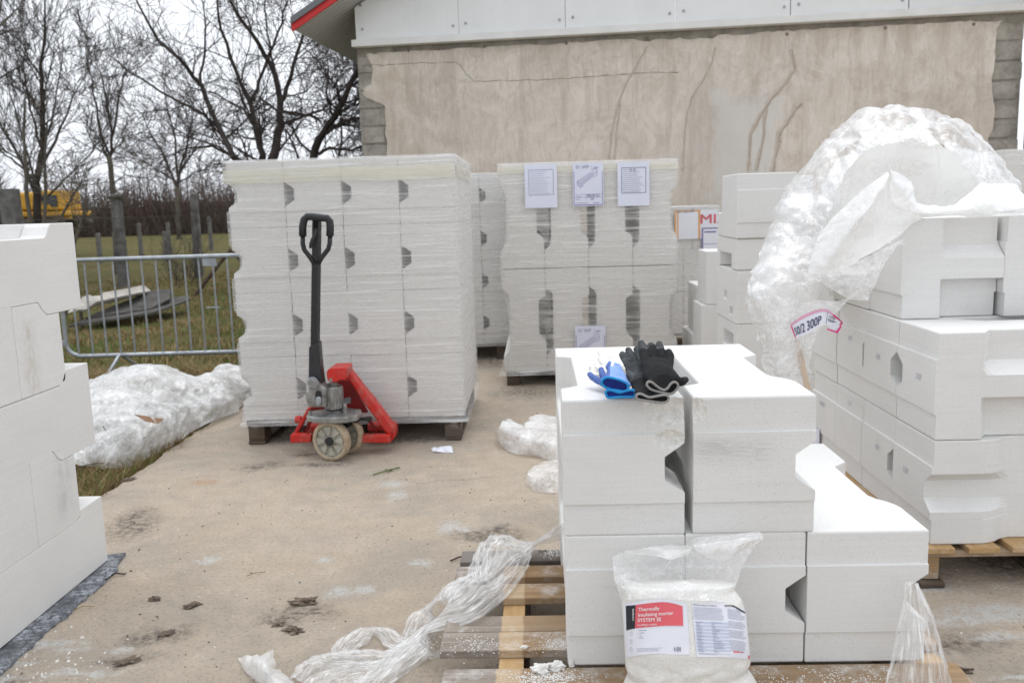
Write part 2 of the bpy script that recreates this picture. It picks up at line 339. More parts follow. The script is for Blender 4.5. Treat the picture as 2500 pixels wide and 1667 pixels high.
# pallet truck
M['red'] = simple('red_paint', (.50, .018, .014), .38, 0, .22, 9, .1, dark=(.28, .02, .02))
n = NM('scuffed_red_paint'); v = n.coord(); f = n.noise(v, 9, 6, .7, lo=.45, hi=.7); g_ = n.noise(v, 40, 6, .8, lo=.60, hi=.68); ge = n.n('NewGeometry'); q = n.n('SeparateXYZ'); n.set(q.inputs[0], ge.outputs['Normal'])
col = n.mix(n.math('MULTIPLY', f, .45), (.56, .017, .012), (.36, .03, .022)); col = n.mix(n.math('MULTIPLY', n.noise(v, 16, 5, .75, lo=.48, hi=.66), .35), col, (.40, .27, .21)); col = n.mix(n.math('MULTIPLY', g_, .55), col, (.22, .19, .17))
M['red'] = n.end(n.bsdf(col, n.rng(f, 0, 1, .34, .6), n.bump(g_, .2, .002), 0, .5))
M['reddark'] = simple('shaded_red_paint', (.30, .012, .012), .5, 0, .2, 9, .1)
M['black'] = simple('black_paint', (.018, .018, .020), .42, 0, .15, 20, .1)
M['rubber'] = simple('black_rubber', (.022, .022, .025), .6, 0, .1, 20, .2)
M['cast'] = simple('greasy_cast_metal', (.42, .42, .41), .45, .55, .3, 16, .25, dark=(.13, .13, .12))
M['nylon'] = simple('worn_nylon', (.45, .43, .36), .55, 0, .18, 14, .15)
M['nylon2'] = simple('dirty_nylon_tread', (.50, .41, .29), .7, 0, .22, 22, .35, dark=(.30, .22, .14))
M['galv'] = simple('galvanised_steel', (.42, .45, .48), .42, .6, .18, 14, .1)
M['paper'] = simple('label_paper', (.74, .76, .88), .7, 0, .03, 5)
M['paper_w'] = simple('white_label_paper', (.80, .81, .88), .6, 0, .03, 5)
M['ink'] = simple('ink', (.07, .07, .16), .7, 0, .05, 5)
M['inkgrey'] = simple('faded_ink', (.30, .32, .42), .7, 0, .05, 5)
M['inkpurple'] = simple('purple_ink', (.22, .20, .42), .7, 0, .05, 5)
M['inkred'] = simple('label_red', (.80, .13, .16), .6, 0, .06, 5)
M['inkblack'] = simple('label_black', (.02, .025, .04), .55, 0, .2, 8)
M['inkwhite'] = simple('label_white', (.88, .85, .85), .6, 0, .02, 5)
M['lavender'] = simple('table_shading', (.55, .60, .76), .6, 0, .02, 5)
M['orange'] = simple('orange_ink', (.85, .42, .12), .6, 0, .1, 5)
M['pink'] = simple('pink_ink', (.72, .05, .22), .6, 0, .1, 5)
M['pinkpale'] = simple('pale_pink_ink', (.80, .42, .58), .6, 0, .1, 5)
M['mixred'] = simple('faded_red_marker', (.70, .14, .16), .7, 0, .1, 9)
n = NM('pale_yellow_tape'); v = n.coord(scale=(2, 2, 50)); f = n.noise(v, 1.6, 4, .6)
_p = n.n('BsdfPrincipled'); n.set(_p.inputs['Base Color'], n.mix(f, (.84, .80, .62), (.80, .78, .68))); _p.inputs['Roughness'].default_value = .35; n.set(_p.inputs['Alpha'], n.rng(f, .35, .65, .30, .62))
M['tape'] = n.end(_p.outputs[0])
M['panel'] = simple('white_sandwich_panel', (.80, .81, .81), .45, 0, .03, 2, spec=.4)
M['flash'] = simple('grey_flashing', (.76, .76, .74), .45, 0, .05, 4)
M['redtrim'] = simple('red_roof_trim', (.62, .012, .012), .4, 0, .06, 4)
M['roofgrey'] = simple('grey_roof_edge', (.16, .17, .18), .5, 0, .06, 4)
M['bolt'] = simple('zinc_bolt', (.35, .36, .37), .4, .7, .1, 30)
n = NM('ribbed_soffit'); v = n.coord(rnd=False); wv = n.n('TexWave', wave_type='BANDS', bands_direction='Y'); n.set(wv.inputs['Vector'], v); wv.inputs['Scale'].default_value = 3.2; wv.inputs['Distortion'].default_value = .3
M['soffit'] = n.end(n.bsdf(n.mix(wv.outputs[1], (.50, .50, .49), (.42, .42, .41)), .6, n.bump(wv.outputs[1], .6, .02)))
n = NM('rough_masonry'); v = n.coord(rnd=False); f = n.noise(v, 5, 8, .75); g = n.noise(v, 40, 5, .7)
M['masonry'] = n.end(n.bsdf(n.mix(n.rng(f, .35, .65), (.58, .54, .48), (.30, .275, .24)), .95, n.bump(n.math('ADD', f, n.math('MULTIPLY', g, .3)), 1., .05), 0, .1))
M['chase_crack'] = simple('chase_crack', (.46, .385, .32), .95, 0, .2, 20)
M['crack'] = simple('crack_line', (.26, .21, .17), .95, 0, .2, 20)
n = NM('repair_mortar'); v = n.coord(rnd=False); f = n.noise(v, 18, 7, .75)
M['repair'] = n.end(n.bsdf(n.mix(n.rng(f, .35, .65), (.74, .67, .59), (.62, .54, .46)), .95, n.bump(f, 1., .04), 0, .1))
def bark(name, a, b):
    n = NM(name); v = n.coord(scale=(1, 1, .3)); f = n.noise(v, 6, 5, .7)
    return n.end(n.bsdf(n.mix(n.rng(f, .35, .65), a, b), .95, n.bump(f, .5, .02), 0, .1))
M['bark'] = bark('dark_bark', (.030, .026, .024), (.065, .056, .05)); M['bark2'] = bark('grey_bark', (.085, .075, .062), (.15, .135, .11)); M['twig'] = bark('twig_bark', (.05, .042, .040), (.09, .075, .07))
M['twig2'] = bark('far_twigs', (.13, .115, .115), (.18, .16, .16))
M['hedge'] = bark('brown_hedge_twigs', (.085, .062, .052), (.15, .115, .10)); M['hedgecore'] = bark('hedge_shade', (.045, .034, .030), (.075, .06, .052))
M['post'] = simple('weathered_concrete_post', (.20, .195, .185), .95, 0, .3, 6, .5, dark=(.09, .085, .08))
M['wire'] = simple('rusty_wire', (.13, .11, .09), .8, .2, .2, 8)
M['yellow'] = simple('machine_yellow', (.62, .33, .02), .5, 0, .15, 3)
M['dglass'] = simple('dark_glass', (.02, .025, .03), .15, 0, .1, 3)
M['steelrust'] = simple('track_steel', (.09, .075, .06), .7, .3, .2, 6)
n = NM('gritty_felt'); v = n.coord(scale=(1, 1, 1)); f = n.noise(v, 55, 6, .8); g = n.noise(v, 5, 5, .7, lo=.35, hi=.62)
M['felt'] = n.end(n.bsdf(n.mix(n.math('MULTIPLY', n.rng(f, .42, .58), g), (.085, .09, .10), (.52, .55, .60)), .9, n.bump(f, .8, .006), 0, .3))
M['clump'] = simple('dry_mud', (.21, .165, .125), .95, 0, .25, 30, .6); M['chip'] = M['broken']
M['straw'] = simple('dry_straw', (.34, .25, .12), .9, 0, .2, 20); M['grassg'] = simple('green_blades', (.14, .21, .045), .8, 0, .3, 3, dark=(.075, .12, .025))
M['dry'] = simple('dry_blades', (.36, .26, .125), .85, 0, .3, 3, dark=(.20, .14, .06))
M['card'] = simple('cardboard', (.46, .29, .19), .85, 0, .1, 10)
M['boardw'] = simple('dirty_white_board', (.50, .47, .42), .8, 0, .2, 6); M['boardg'] = simple('mouldy_grey_board', (.10, .095, .085), .9, 0, .3, 6)
M['stick'] = simple('dark_twig', (.06, .04, .03), .9, 0, .2, 20)
# gloves
def knit(name, a, b, sc=900, spot=None):
    n = NM(name); v = n.coord(); f = n.noise(v, 30, 5, .6); g = n.noise(v, sc, 2, .5)
    col = n.mix(n.rng(f, .35, .65), a, b)
    if spot: col = n.mix(n.noise(v, 24, 6, .75, .8, lo=.50, hi=.72, a=0, b=.8), col, spot)
    return n.end(n.bsdf(col, .85, n.bump(g, .5, .002), 0, .25))
M['gblack'] = knit('black_knit', (.010, .010, .011), (.02, .02, .022)); M['ggrey'] = knit('dusty_black_coating', (.03, .033, .036), (.06, .065, .07), 400, (.20, .22, .235))
M['gblue'] = knit('light_blue_knit', (.22, .36, .74), (.30, .45, .82)); n = NM('striped_blue_latex'); v = n.coord(rot=(0, 0, R(35))); wv = n.n('TexWave', wave_type='BANDS', bands_direction='X'); n.set(wv.inputs['Vector'], v); wv.inputs['Scale'].default_value = 45; wv.inputs['Distortion'].default_value = .6
M['gblue2'] = n.end(n.bsdf(n.mix(n.rng(wv.outputs[1], .75, .95), (.05, .095, .33), (.20, .30, .62)), .7, None, 0, .3))
M['cuffb'] = knit('bright_blue_cuff', (.02, .26, .62), (.03, .33, .72)); M['cuffg'] = knit('grey_cuff', (.27, .26, .25), (.34, .33, .32))
M['shade_blue'] = knit('blue_inner_shade', (.012, .03, .22), (.01, .02, .14)); M['shade_black'] = knit('black_inner_shade', (.004, .004, .005), (.006, .006, .007))  # darkened colours standing for shade inside the cuffs and the handle slot
n = NM('bagged_granules'); v = n.coord(); f = n.noise(v, 300, 4, .8); g = n.noise(v, 14, 5, .65)
col = n.mix(n.rng(f, .4, .62), (.84, .83, .80), (.70, .69, .655))
M['granule'] = n.end(n.bsdf(col, .28, n.bump(n.math('ADD', g, n.math('MULTIPLY', f, .05)), .5, .012), 0, .5))

# ================================================================== GROUND
g = MB(); N_ = 48; xs = [-420+840*i/N_ for i in range(N_+1)]; ys = [-30+600*(i/N_)**1.6 for i in range(N_+1)]
vv = [(x, y, -.06 + (0 if math.hypot(x, y) < 12 else .25*mn.noise((x*.05, y*.05, 0)))) for y in ys for x in xs]
g.add(vv, [(j*(N_+1)+i, j*(N_+1)+i+1, (j+1)*(N_+1)+i+1, (j+1)*(N_+1)+i) for j in range(N_) for i in range(N_)])
tag(g.build('ground', M['meadow'], loc=(0, 0, 0)), kind='structure')
edge = []
y = -3.
while y < 11.8:
    e = -2.13 + .035*mn.noise((0, y*3, 1)) + .02*mn.noise((0, y*11, 5)) + (.07*max(0, min(1, (y-5.5)/.5)))
    edge.append((e, y)); y += .035
top = [(x, y, 0) for x, y in edge]; n0 = len(top)
g = MB(); g.prism([(13, -3, 0), (13, 11.8, 0)] + top[::-1], (0, 0, -.1))
tag(g.build('concrete_slab', M['slab'], loc=(0, 0, 0)), kind='structure')

# ================================================================== BUILDING
BA, BB = 11.0, -.10
bu = np.array([1, BB, 0])/math.hypot(1, BB); bn = np.array([BB, -1, 0])/math.hypot(1, BB)      # along the wall, out of the wall
def BP(n_, x, y, out=0.): return AP(n_, x, y, np.array([0, BA, 0])+bn*out, bn)
def bw(s, z, out=0.): return np.array([0, BA, 0]) + bu*s + bn*out + np.array([0, 0, z])     # s metres along the wall
def bs(p): return (np.array(p)-np.array([0, BA, 0]))@bu
sL, sR = bs(BP('w', 824, 200)), bs(BP('w', 2343, 200))
house = thing('storage_building', 'rendered building with white panelled gable and a red roof edge behind the pallets', 'building', bw(0, 0))
g = MB(); g.hexa([bw(sL, -.1, 0), bw(sR, -.1, 0), bw(sR, -.1, -8), bw(sL, -.1, -8), bw(sL, 3.34, 0), bw(sR, 3.34, 0), bw(sR, 3.34, -8), bw(sL, 3.34, -8)])
wall = g.build('wall', M['masonry'], house)
# bare blocks showing at both broken edges
for side, s0, s1 in ((0, sL-.012, sL+.34), (1, sR-.40, sR+.012)):
    g = MB()
    z = 0.; k = 0
    while z < 3.1:
        hh = .215; a0 = s0 + random.uniform(0, .03); a1 = s1 - random.uniform(0, .1)
        o = .012+random.uniform(0, .012)
        g.hexa([bw(a0, z+.01, o), bw(a1, z+.01, o), bw(a1, z+.01, -.2), bw(a0, z+.01, -.2), bw(a0+.01, z+hh-.015, o+.005), bw(a1, z+hh-.015, o), bw(a1, z+hh-.015, -.2), bw(a0+.01, z+hh-.015, -.2)])
        z += hh; k += 1
    g.build('bare_block_edge', M['masonry'], wall, bevel=.012)
# the coat of render, with its broken outline
n, v, col, wx, wz, win, sw = plaster()
xa_, xb_ = BP('w', 1635, 300)[0], BP('w', 1775, 300)[0]
pale = n.math('MULTIPLY', win(wx, xa_, xb_, .10), n.rng(wz, 2.75, 2.45)); col = n.mix(n.math('MULTIPLY', pale, .8), col, (.66, .645, .61))
grey = n.math('MULTIPLY', win(wx, 1.75, 2.3, .3), n.rng(wz, 3.0, 2.2)); col = n.mix(n.math('MULTIPLY', grey, .35), col, (.47, .44, .40))
dk = n.math('MULTIPLY', win(wx, 4.1, 5.6, .5), n.rng(wz, 2.6, 2.0)); col = n.mix(n.math('MULTIPLY', dk, .45), col, (.42, .35, .29))
warm = n.math('MULTIPLY', win(wx, -2.0, -1.6, .15), n.noise(v, 4, 4, .6, lo=.4, hi=.6)); col = n.mix(n.math('MULTIPLY', warm, .5), col, (.50, .38, .27))
g2 = n.noise(v, 30, 8, .75)
M['render'] = n.end(n.bsdf(col, .95, n.bump(n.math('ADD', sw.outputs['Fac'], n.math('MULTIPLY', g2, .35)), .8, .02), 0, .15))
outl = []
zt = 3.23; n_ = 130
for i in range(n_+1):           # top edge
    s = sL+.12 + (sR-sL-.36)*i/n_; outl.append((s, zt + .03 - .06*abs(mn.noise((s*2.2, 0, 3))) - .03*abs(mn.noise((s*9, 0, 3))) - (.09 if 1.2 < s < 2.2 else 0)*abs(mn.noise((s*4, 9, 1)))))
z = 3.14
while z > .0:
    outl.append((sR-.30+.06*mn.noise((z*2.5, 4, 0))+.03*mn.noise((z*9, 4, 0)), z)); z -= .05
left = []
z = 0.
while z < 3.16:
    b = .33 if z < 2.62 else .33-.26*min(1, (z-2.62)/.12)
    if z > 2.86: b = .17
    left.append((sL+b+.035*mn.noise((z*2.8, 8, 0))+.025*mn.noise((z*9, 8, 0)), z)); z += .04
outl += left
g = MB(); g.prism([bw(s, z, .026) for s, z in outl], -bn*.025); g.build('render_coat', M['render'], wall)
# cracks and filled chases
def strip(path, wd, out, nm, mat, jit=.3, sub=12, parent=None, seed=0):
    P = []
    for i in range(len(path)-1):
        for k in range(sub): t = k/sub; P.append((path[i][0]*(1-t)+path[i+1][0]*t, path[i][1]*(1-t)+path[i+1][1]*t))
    P.append(path[-1]); v, f = [], []
    for i, (s, z) in enumerate(P):
        a = P[max(i-1, 0)]; b = P[min(i+1, len(P)-1)]; d = np.array([b[0]-a[0], b[1]-a[1]]); d /= np.linalg.norm(d)+1e-9; nn = np.array([-d[1], d[0]])
        w1 = wd*(1+1.6*mn.noise((i*.35+seed, 1, 0))); w2 = wd*(1+1.6*mn.noise((i*.35+seed, 7, 0))); c = np.array([s, z])+nn*wd*jit*3*mn.noise((i*.22+seed, 3, 0))
        l, r = c-nn*max(w1, .1*wd), c+nn*max(w2, .1*wd)
        v += [bw(l[0], l[1], out), bw(c[0], c[1], out+min(.012, wd*.5)), bw(r[0], r[1], out)]
        if i: k = 3*i; f += [(k-3, k, k+1, k-2), (k-2, k+1, k+2, k-1)]
    return ob(nm, v, f, mat, parent)
def bpath(n_, pts): return [(bs(BP(n_, x, y)), BP(n_, x, y)[2]) for x, y in pts]
strip(bpath('b7', [(240, 212), (300, 209), (360, 207), (430, 203), (535, 199), (560, 215), (575, 240), (600, 262), (680, 259), (780, 258), (880, 252), (960, 247), (1060, 241), (1160, 232), (1250, 234)]), .0030, .0275, 'crack', M['crack'], 2.6, 10, wall, 3)
for k, (pts, wd) in enumerate([([(1150, 150), (1130, 185), (1105, 230), (1080, 270), (1062, 320), (1048, 370), (1035, 430), (1028, 505)], .012), ([(1062, 330), (1056, 400), (1045, 510)], .010),
                  ([(1368, 150), (1352, 210), (1325, 260), (1290, 315), (1275, 370), (1268, 440), (1262, 545)], .012), ([(1608, 160), (1618, 220), (1590, 265), (1545, 315), (1510, 370), (1478, 430), (1470, 545)], .024),
                  ([(1530, 345), (1518, 420), (1500, 545)], .02), ([(1640, 330), (1600, 380), (1570, 430), (1550, 545)], .03)]):
    strip(bpath('b7', pts), wd, .0262, 'filled_chase', M['repair'], .5, 6, wall, k*9)
    strip(bpath('b7', [(x+2, y) for x, y in pts]), wd*.12, .0392, 'crack', M['chase_crack'], 2.2, 9, wall, k*5+1)
for x, y in [(342, 160), (388, 162), (630, 149), (892, 139), (1152, 125), (1356, 117), (1596, 110), (1910, 90), (2192, 78)]:
    p = BP('b7', x, y, .03); g = MB(); g.cyl(p-bn*.03, p+bn*.004, .02, 8); g.build('fixing_hole', M['crack'], wall)
# roof geometry: eave line left of the wall, rake a little in front of it
k_ = 1.185; ez = H_+1.81*k_; tip = AZ('c1', 1878, 195, ez); ein = -bn
rk = AP('c1', 2160, 0, tip, ein); SLP = (rk[2]-ez)/((rk-tip)@bu); RL = (sR-sL)/2+.62
def RP(al, d, up=0.):
    dd = d if d <= RL else 2*RL-d
    return tip + ein*al + bu*d + np.array([0, 0, SLP*dd+up])
dS = lambda s_: s_ - bs(tip)            # distance from the eave line for a place along the wall
def roofz(s_): d = dS(s_); return ez+SLP*(d if d <= RL else 2*RL-d)
# panelled gable above
px = [822, 1057, 1300, 1551, 1811, 2079, 2362]
for i in range(6):
    s0, s1 = bs(BP('w', px[i], 70)), bs(BP('w', px[i+1], 45)); a = .004
    pts = [(s0+a, 3.40), (s1-a, 3.40), (s1-a, roofz(s1)-.02), (s0+a, roofz(s0)-.02)]
    if s0 < (sL+sR)/2 < s1: pts.insert(3, ((sL+sR)/2, roofz((sL+sR)/2)-.02))
    g = MB(); g.prism([bw(q[0], q[1], .11) for q in pts], -bn*.06); p_ = g.build('gable_panel', M['panel'], house, bevel=.003)
    for k in range(1, 9):        # shallow pressed ribs
        s_ = s0+(s1-s0)*k/9; zt_ = roofz(s_)-.06; g = MB(); g.hexa([bw(s_-.004, 3.42, .1085), bw(s_+.004, 3.42, .1085), bw(s_+.004, 3.42, .1115), bw(s_-.004, 3.42, .1115)] + [bw(s_-.004, zt_, .1085), bw(s_+.004, zt_, .1085), bw(s_+.004, zt_, .1115), bw(s_-.004, zt_, .1115)])
        g.build('panel_rib', M['panel'], p_)
    for (s_, z) in ((s0+.09, 3.52), (s1-.07, 3.50)) + (((s0+.08, 3.80),) if i == 0 else ()):
        g = MB(); g.cyl(bw(s_, z, .11), bw(s_, z, .122), .016, 10); g.build('bolt', M['bolt'], p_)
g = MB(); g.hexa([bw(sL-.02, 3.315, .02), bw(sR+.1, 3.315, .02), bw(sR+.1, 3.315, .15), bw(sL-.02, 3.315, .15)] + [bw(sL-.02, 3.397, .02), bw(sR+.1, 3.397, .02), bw(sR+.1, 3.397, .15), bw(sL-.02, 3.397, .15)])
g.build('flashing', M['flash'], house, bevel=.004)
rf = MB()
for d0, d1 in ((0, RL), (RL, 2*RL)): rf.hexa([RP(0, d0), RP(0, d1), RP(8.8, d1), RP(8.8, d0), RP(0, d0, .06), RP(0, d1, .06), RP(8.8, d1, .06), RP(8.8, d0, .06)])
roofo = rf.build('roof', M['soffit'], house)
for nm, mt, z0_, z1_, f0, f1 in (('red_trim', 'redtrim', -.006, .075, -.03, 0), ('roof_sheet_edge', 'roofgrey', .075, .15, -.06, .02)):
    for d0, d1 in ((-.02, RL), (RL, 2*RL+.02)):
        g = MB(); g.hexa([RP(f0, d0, z0_), RP(f0, d1, z0_), RP(f1, d1, z0_), RP(f1, d0, z0_), RP(f0, d0, z1_), RP(f0, d1, z1_), RP(f1, d1, z1_), RP(f1, d0, z1_)]); g.build(nm, M[mt], roofo)
for d0, d1 in ((-.05, RL), (RL, 2*RL+.05)):
    g = MB(); g.hexa([RP(.02, d0, .062), RP(.02, d1, .062), RP(8.8, d1, .062), RP(8.8, d0, .062), RP(.02, d0, .12), RP(.02, d1, .12), RP(8.8, d1, .12), RP(8.8, d0, .12)]); g.build('roof_sheet', M['roofgrey'], roofo)
# dark pipe and pale frame at the right end
g = MB(); p = BP('w', 2346, 200); s = bs(p); g.hexa([bw(s+.03, 0, .06), bw(s+.13, 0, .06), bw(s+.13, 0, .16), bw(s+.03, 0, .16)]+[bw(s+.03, 2.89, .06), bw(s+.13, 2.89, .06), bw(s+.13, 2.89, .16), bw(s+.03, 2.89, .16)])
tag(g.build('steel_post', M['black'], bevel=.004), 'black steel post at the right end of the rendered wall', 'post')

# ================================================================== BLOCKS
def block_mesh(W_, L, H, near='T', far='G', name='concrete_block'):
    """interlocking block in its own axes: x across (side 0 'near', side 1 'far'), y along, z up. T tongue side, G grooved side, F flat"""
    ins, e = .046*W_/.30, .0065
    half = L < .5
    def head(ty, t):
        if ty == 'G':
            if .32 < t < .42: return ins*1.08*(t-.32)/.10
            if .42 <= t <= .59: return ins*1.08
            if .59 < t < .686: return ins*1.08*(.686-t)/.096
        if ty == 'g' and .34 < t < .66: return ins*.4
        return 0.
    def neck(ty, t):
        if ty == 'T':
            if t < .28: return ins
            if t < .40: return ins*(1-(t-.28)/.12)
            if t <= .605: return 0.
            if t < .63: return ins*(t-.605)/.025
            return ins
        if ty == 'F': return 0.
        return ins*1.08
    def side(ty):
        if ty == 'F': return [(0, 0), (1, 0)]
        if half: return [(0, 0), (.38, 0), (.42, .5), (.46, 1), (1, 1)]
        if ty == 'T': return [(0, 0), (.176, 0), (.195, .5), (.218, 1), (.765, 1), (.782, .6), (.79, 0), (1, 0)]
        return [(0, 0), (.205, 0), (.235, .12), (.265, .35), (.295, .75), (.333, 1), (.675, 1), (.70, .55), (.735, 0), (1, 0)]
    Sn, Sf = side(near), side(far)
    ts = [0, .012, .249, .251, .28, .32, .34, .40, .42, .59, .605, .63, .66, .686, .759, .761, .988, 1]
    rings = []
    for t in ts:
        ed = .0022 if t in (0, 1) else 0
        yy = e if (t < .25 or t > .76) else 0
        r = []
        for (fy, w) in Sf: r.append((W_-((1-w)*head(far, t)+w*neck(far, t))-ed, yy*(1-2*fy)+ed*(1-2*fy)+fy*L))
        for (fy, w) in Sn[::-1]: r.append((((1-w)*head(near, t)+w*neck(near, t))+ed, yy*(1-2*fy)+ed*(1-2*fy)+fy*L))
        rings.append([(x, y, H*(1-t)) for x, y in r])
    m = len(rings[0]); v = [p for r in rings for p in r]; f = [tuple(range(m)), tuple(range((len(ts)-1)*m, len(ts)*m))[::-1]]
    for i in range(len(ts)-1):
        for k in range(m): k2 = (k+1) % m; f.append((i*m+k, (i+1)*m+k, (i+1)*m+k2, i*m+k2))
    me = bpy.data.meshes.new(name); me.from_pydata(v, [], f); me.update(); me.materials.append(M['block']); return me
_bm = {}
def block(label, loc, size, near='T', far='G', rot=0., group=None, mat=None, name='concrete_block', jit=.0):
    key = (tuple(round(s, 3) for s in size), near, far, mat)
    if key not in _bm:
        _bm[key] = block_mesh(*size, near, far)
        if mat: _bm[key].materials[0] = M[mat]
    o = bpy.data.objects.new(name, _bm[key]); COL.objects.link(o)
    o.location = [float(a) for a in loc]; o.rotation_euler = (0, 0, rot+random.uniform(-jit, jit))
    b = o.modifiers.new('bevel', 'BEVEL'); b.width = .0016; b.segments = 1; b.limit_method = 'ANGLE'; b.angle_limit = R(40)
    return tag(o, label, 'block', group)
# --- foreground stack (end faces to the camera, tongue side left, groove side right)
GF = 'loose blocks stacked in the foreground'
W1, L1, H1, Z0 = .300, .822, .349, .144
fb = {}
fb['bl'] = block('white block at the lower left of the foreground stack, beside the mortar bag', (.054, 2.104, Z0), (W1, L1, H1), group=GF)
fb['bm'] = block('white block mostly hidden behind the mortar bag in the bottom row', (.356, 2.106, Z0), (W1, L1, H1), group=GF)
fb['br'] = block('white block at the lower right of the foreground stack with a bright bare top', (.660, 2.104, Z0), (W1, L1, H1), group=GF)
fb['tl'] = block('white block with a broken corner carrying the four gloves', (.053, 2.104, Z0+H1+.001), (W1, L1, H1), group=GF)
fb['tr'] = block('chipped white block with dark scuffs, right of the gloves on the stack', (.374, 2.104, Z0+H1+.001), (W1, L1, H1), group=GF, mat='block_scuff')
# broken corners are cut with rough solids
def cutter(c, rx, seed, rough=.16):
    me = bpy.data.meshes.new('cut'); import bmesh
    bm = bmesh.new(); bmesh.ops.create_icosphere(bm, subdivisions=5, radius=1)
    for v in bm.verts:
        d = 1+rough*mn.fractal(v.co*2.2+Vector((seed, 0, 0)), .7, 2.2, 5)+.05*mn.noise(v.co*16)
        v.co = Vector((v.co.x*rx[0]*d, v.co.y*rx[1]*d, v.co.z*rx[2]*d))
    bm.to_mesh(me); bm.free(); me.materials.append(M['block']); me.materials.append(M['broken'])
    me.polygons.foreach_set('material_index', [1]*len(me.polygons))
    o = bpy.data.objects.new('cut', me); COL.objects.link(o); o.location = c; return o
def chip(o, cuts):
    o.data = o.data.copy(); o.data.materials.append(M['broken'])
    o.modifiers.clear(); cs = []
    for c in cuts:
        cc = cutter(*c); cs.append(cc); bo = o.modifiers.new('cut', 'BOOLEAN'); bo.object = cc; bo.operation = 'DIFFERENCE'; bo.solver = 'EXACT'; bo.material_mode = 'TRANSFER'
    bpy.context.view_layer.update(); finalize(o)
    for c in cs: bpy.data.objects.remove(c)
ztop = Z0+2*H1
chip(fb['tl'], [(tuple(AY('f3', 1130, 690, 2.082)), (.078, .046, .052), 3, .12), (tuple(AY('f3', 1135, 925, 2.090)), (.045, .034, .028), 9, .12)])
chip(fb['tr'], [(tuple(AY('f3', 1360, 680, 2.090)), (.036, .028, .050), 5, .12)])

# --- right stack: end faces look left, long sides face the camera
XR, YR, WR, LR, HR = 1.305, 2.868, .3195, .86, .3635
GR = 'blocks of the big unwrapped stack on the right'
TR = R(-90)          # block x -> along -y ... place with origin so that x runs towards +Y
def rblock(label, col, lev, L=LR, near='T', far='G', x=XR, y=None):
    # rotate so local x -> world +y, local y -> world +x  (mirror handled by swapping sides)
    o = block(label, (x+random.uniform(-.002, .005)*(col > 0), (YR+col*(WR+.0015) if y is None else y)+WR, Z0+lev*(HR+.0008)), (WR-.003, L, HR-.0015), near=far, far=near, rot=R(-90), group=GR)
    return o
# local (x,y) rotated -90: (x,y)->(y,-x): local x=0 lies at far side (Y+W), local x=W at the camera side
rw = ['second', 'third', 'fourth']
rblock('grooved white block at the lower front left corner of the right stack', 0, 0, near='G', far='T')
rblock('white block with a long ledge at the middle front corner of the right stack', 0, 1, near='T', far='G')
rblock('white block at the front right in the bottom row of the right stack', 0, 0, near='G', far='T', x=XR+LR+.004)
rblock('white block at the front right in the middle row of the right stack', 0, 1, near='T', far='G', x=XR+LR+.004)
for c in (1, 2, 3):
    for l in (0, 1):
        rblock('%s block from the front in the %s row of the right stack' % (rw[c-1], ('bottom', 'middle')[l]), c, l, near={1: 'G', 2: 'g' if l else 'F', 3: 'F'}[c], far='F')
    if c > 1: rblock('white top row block %s from the front of the right stack, under the plastic film' % rw[c-1], c, 2, near='F', far='F')
rblock('half length white block with a ledge, top row of the right stack', 1, 2, L=.365, near='T', far='G', x=XR+.008, y=3.200)
rblock('plain faced white block at the right edge in the top row', 1, 2, L=.80, near='F', far='G', x=XR+.008+.371, y=3.205)

def pallet(name, label, x0, x1, y0, y1, group=None, z=0., boards=7, mw='wood', ms='wood_y', gap=None, blocks3=True):
    t = thing(name, label, 'pallet', ((x0+x1)/2, (y0+y1)/2, z), group)
    bw_ = .11; ysb = [y0+(y1-y0-bw_)*i/(boards-1) for i in range(boards)]
    for y in ysb:
        g = MB(); g.box((x0+random.uniform(-.006, .006), y, z+.120), (x1+random.uniform(-.006, .006), y+bw_, z+.1425)); g.build('deck_board', M[mw], t, bevel=.003)
    for x in (x0, (x0+x1)/2-.05, x1-.1):
        g = MB(); g.box((x, y0+.003, z+.098), (x+.1, y1-.003, z+.119)); g.build('stringer_board', M[ms], t, bevel=.003)
        for y in (y0+.004, (y0+y1)/2-.07, y1-.144):
            g = MB(); g.box((x+.003, y, z+.022), (x+.097, y+.14, z+.0975)); g.build('foot_block', M[ms], t, bevel=.004)
        g = MB(); g.box((x, y0, z+.001), (x+.1, y1, z+.0215)); g.build('bottom_board', M[ms], t, bevel=.005)
    return t
# pallet under the right stack: boards run away from the camera
t = thing('wooden_pallet', 'bright new wooden pallet under the unwrapped stack on the right', 'pallet', (2.0, 3.4, 0), 'wooden pallets under the blocks')
for (xa, xb) in [(1.285, 1.382), (1.427, 1.532), (1.572, 1.70), (1.76, 1.88), (1.94, 2.06), (2.12, 2.24), (2.30, 2.42), (2.48, 2.60)]:
    g = MB(); g.box((xa, 2.84, .122), (xb, 4.16, .1425)); g.build('deck_board', M['wood_y'], t, bevel=.003)
for y in (2.865, 3.44, 4.04):
    g = MB(); g.box((1.285, y, .100), (2.60, y+.1, .1215)); g.build('stringer_board', M['wood'], t, bevel=.003)
    for x in (1.285, 1.70, 2.10, 2.50):
        g = MB(); g.box((x+.002, y+.002, .022), (x+(.058 if x < 1.3 else .1), y+.098, .0995)); g.build('foot_block', M['wood'], t, bevel=.004)
for x in (1.27, 1.70, 2.10, 2.50):
    g = MB(); g.box((x, 2.84, .001), (x+(.085 if x < 1.3 else .1), 4.16, .0215)); g.build('bottom_board', M['wood_dark'], t, bevel=.006)

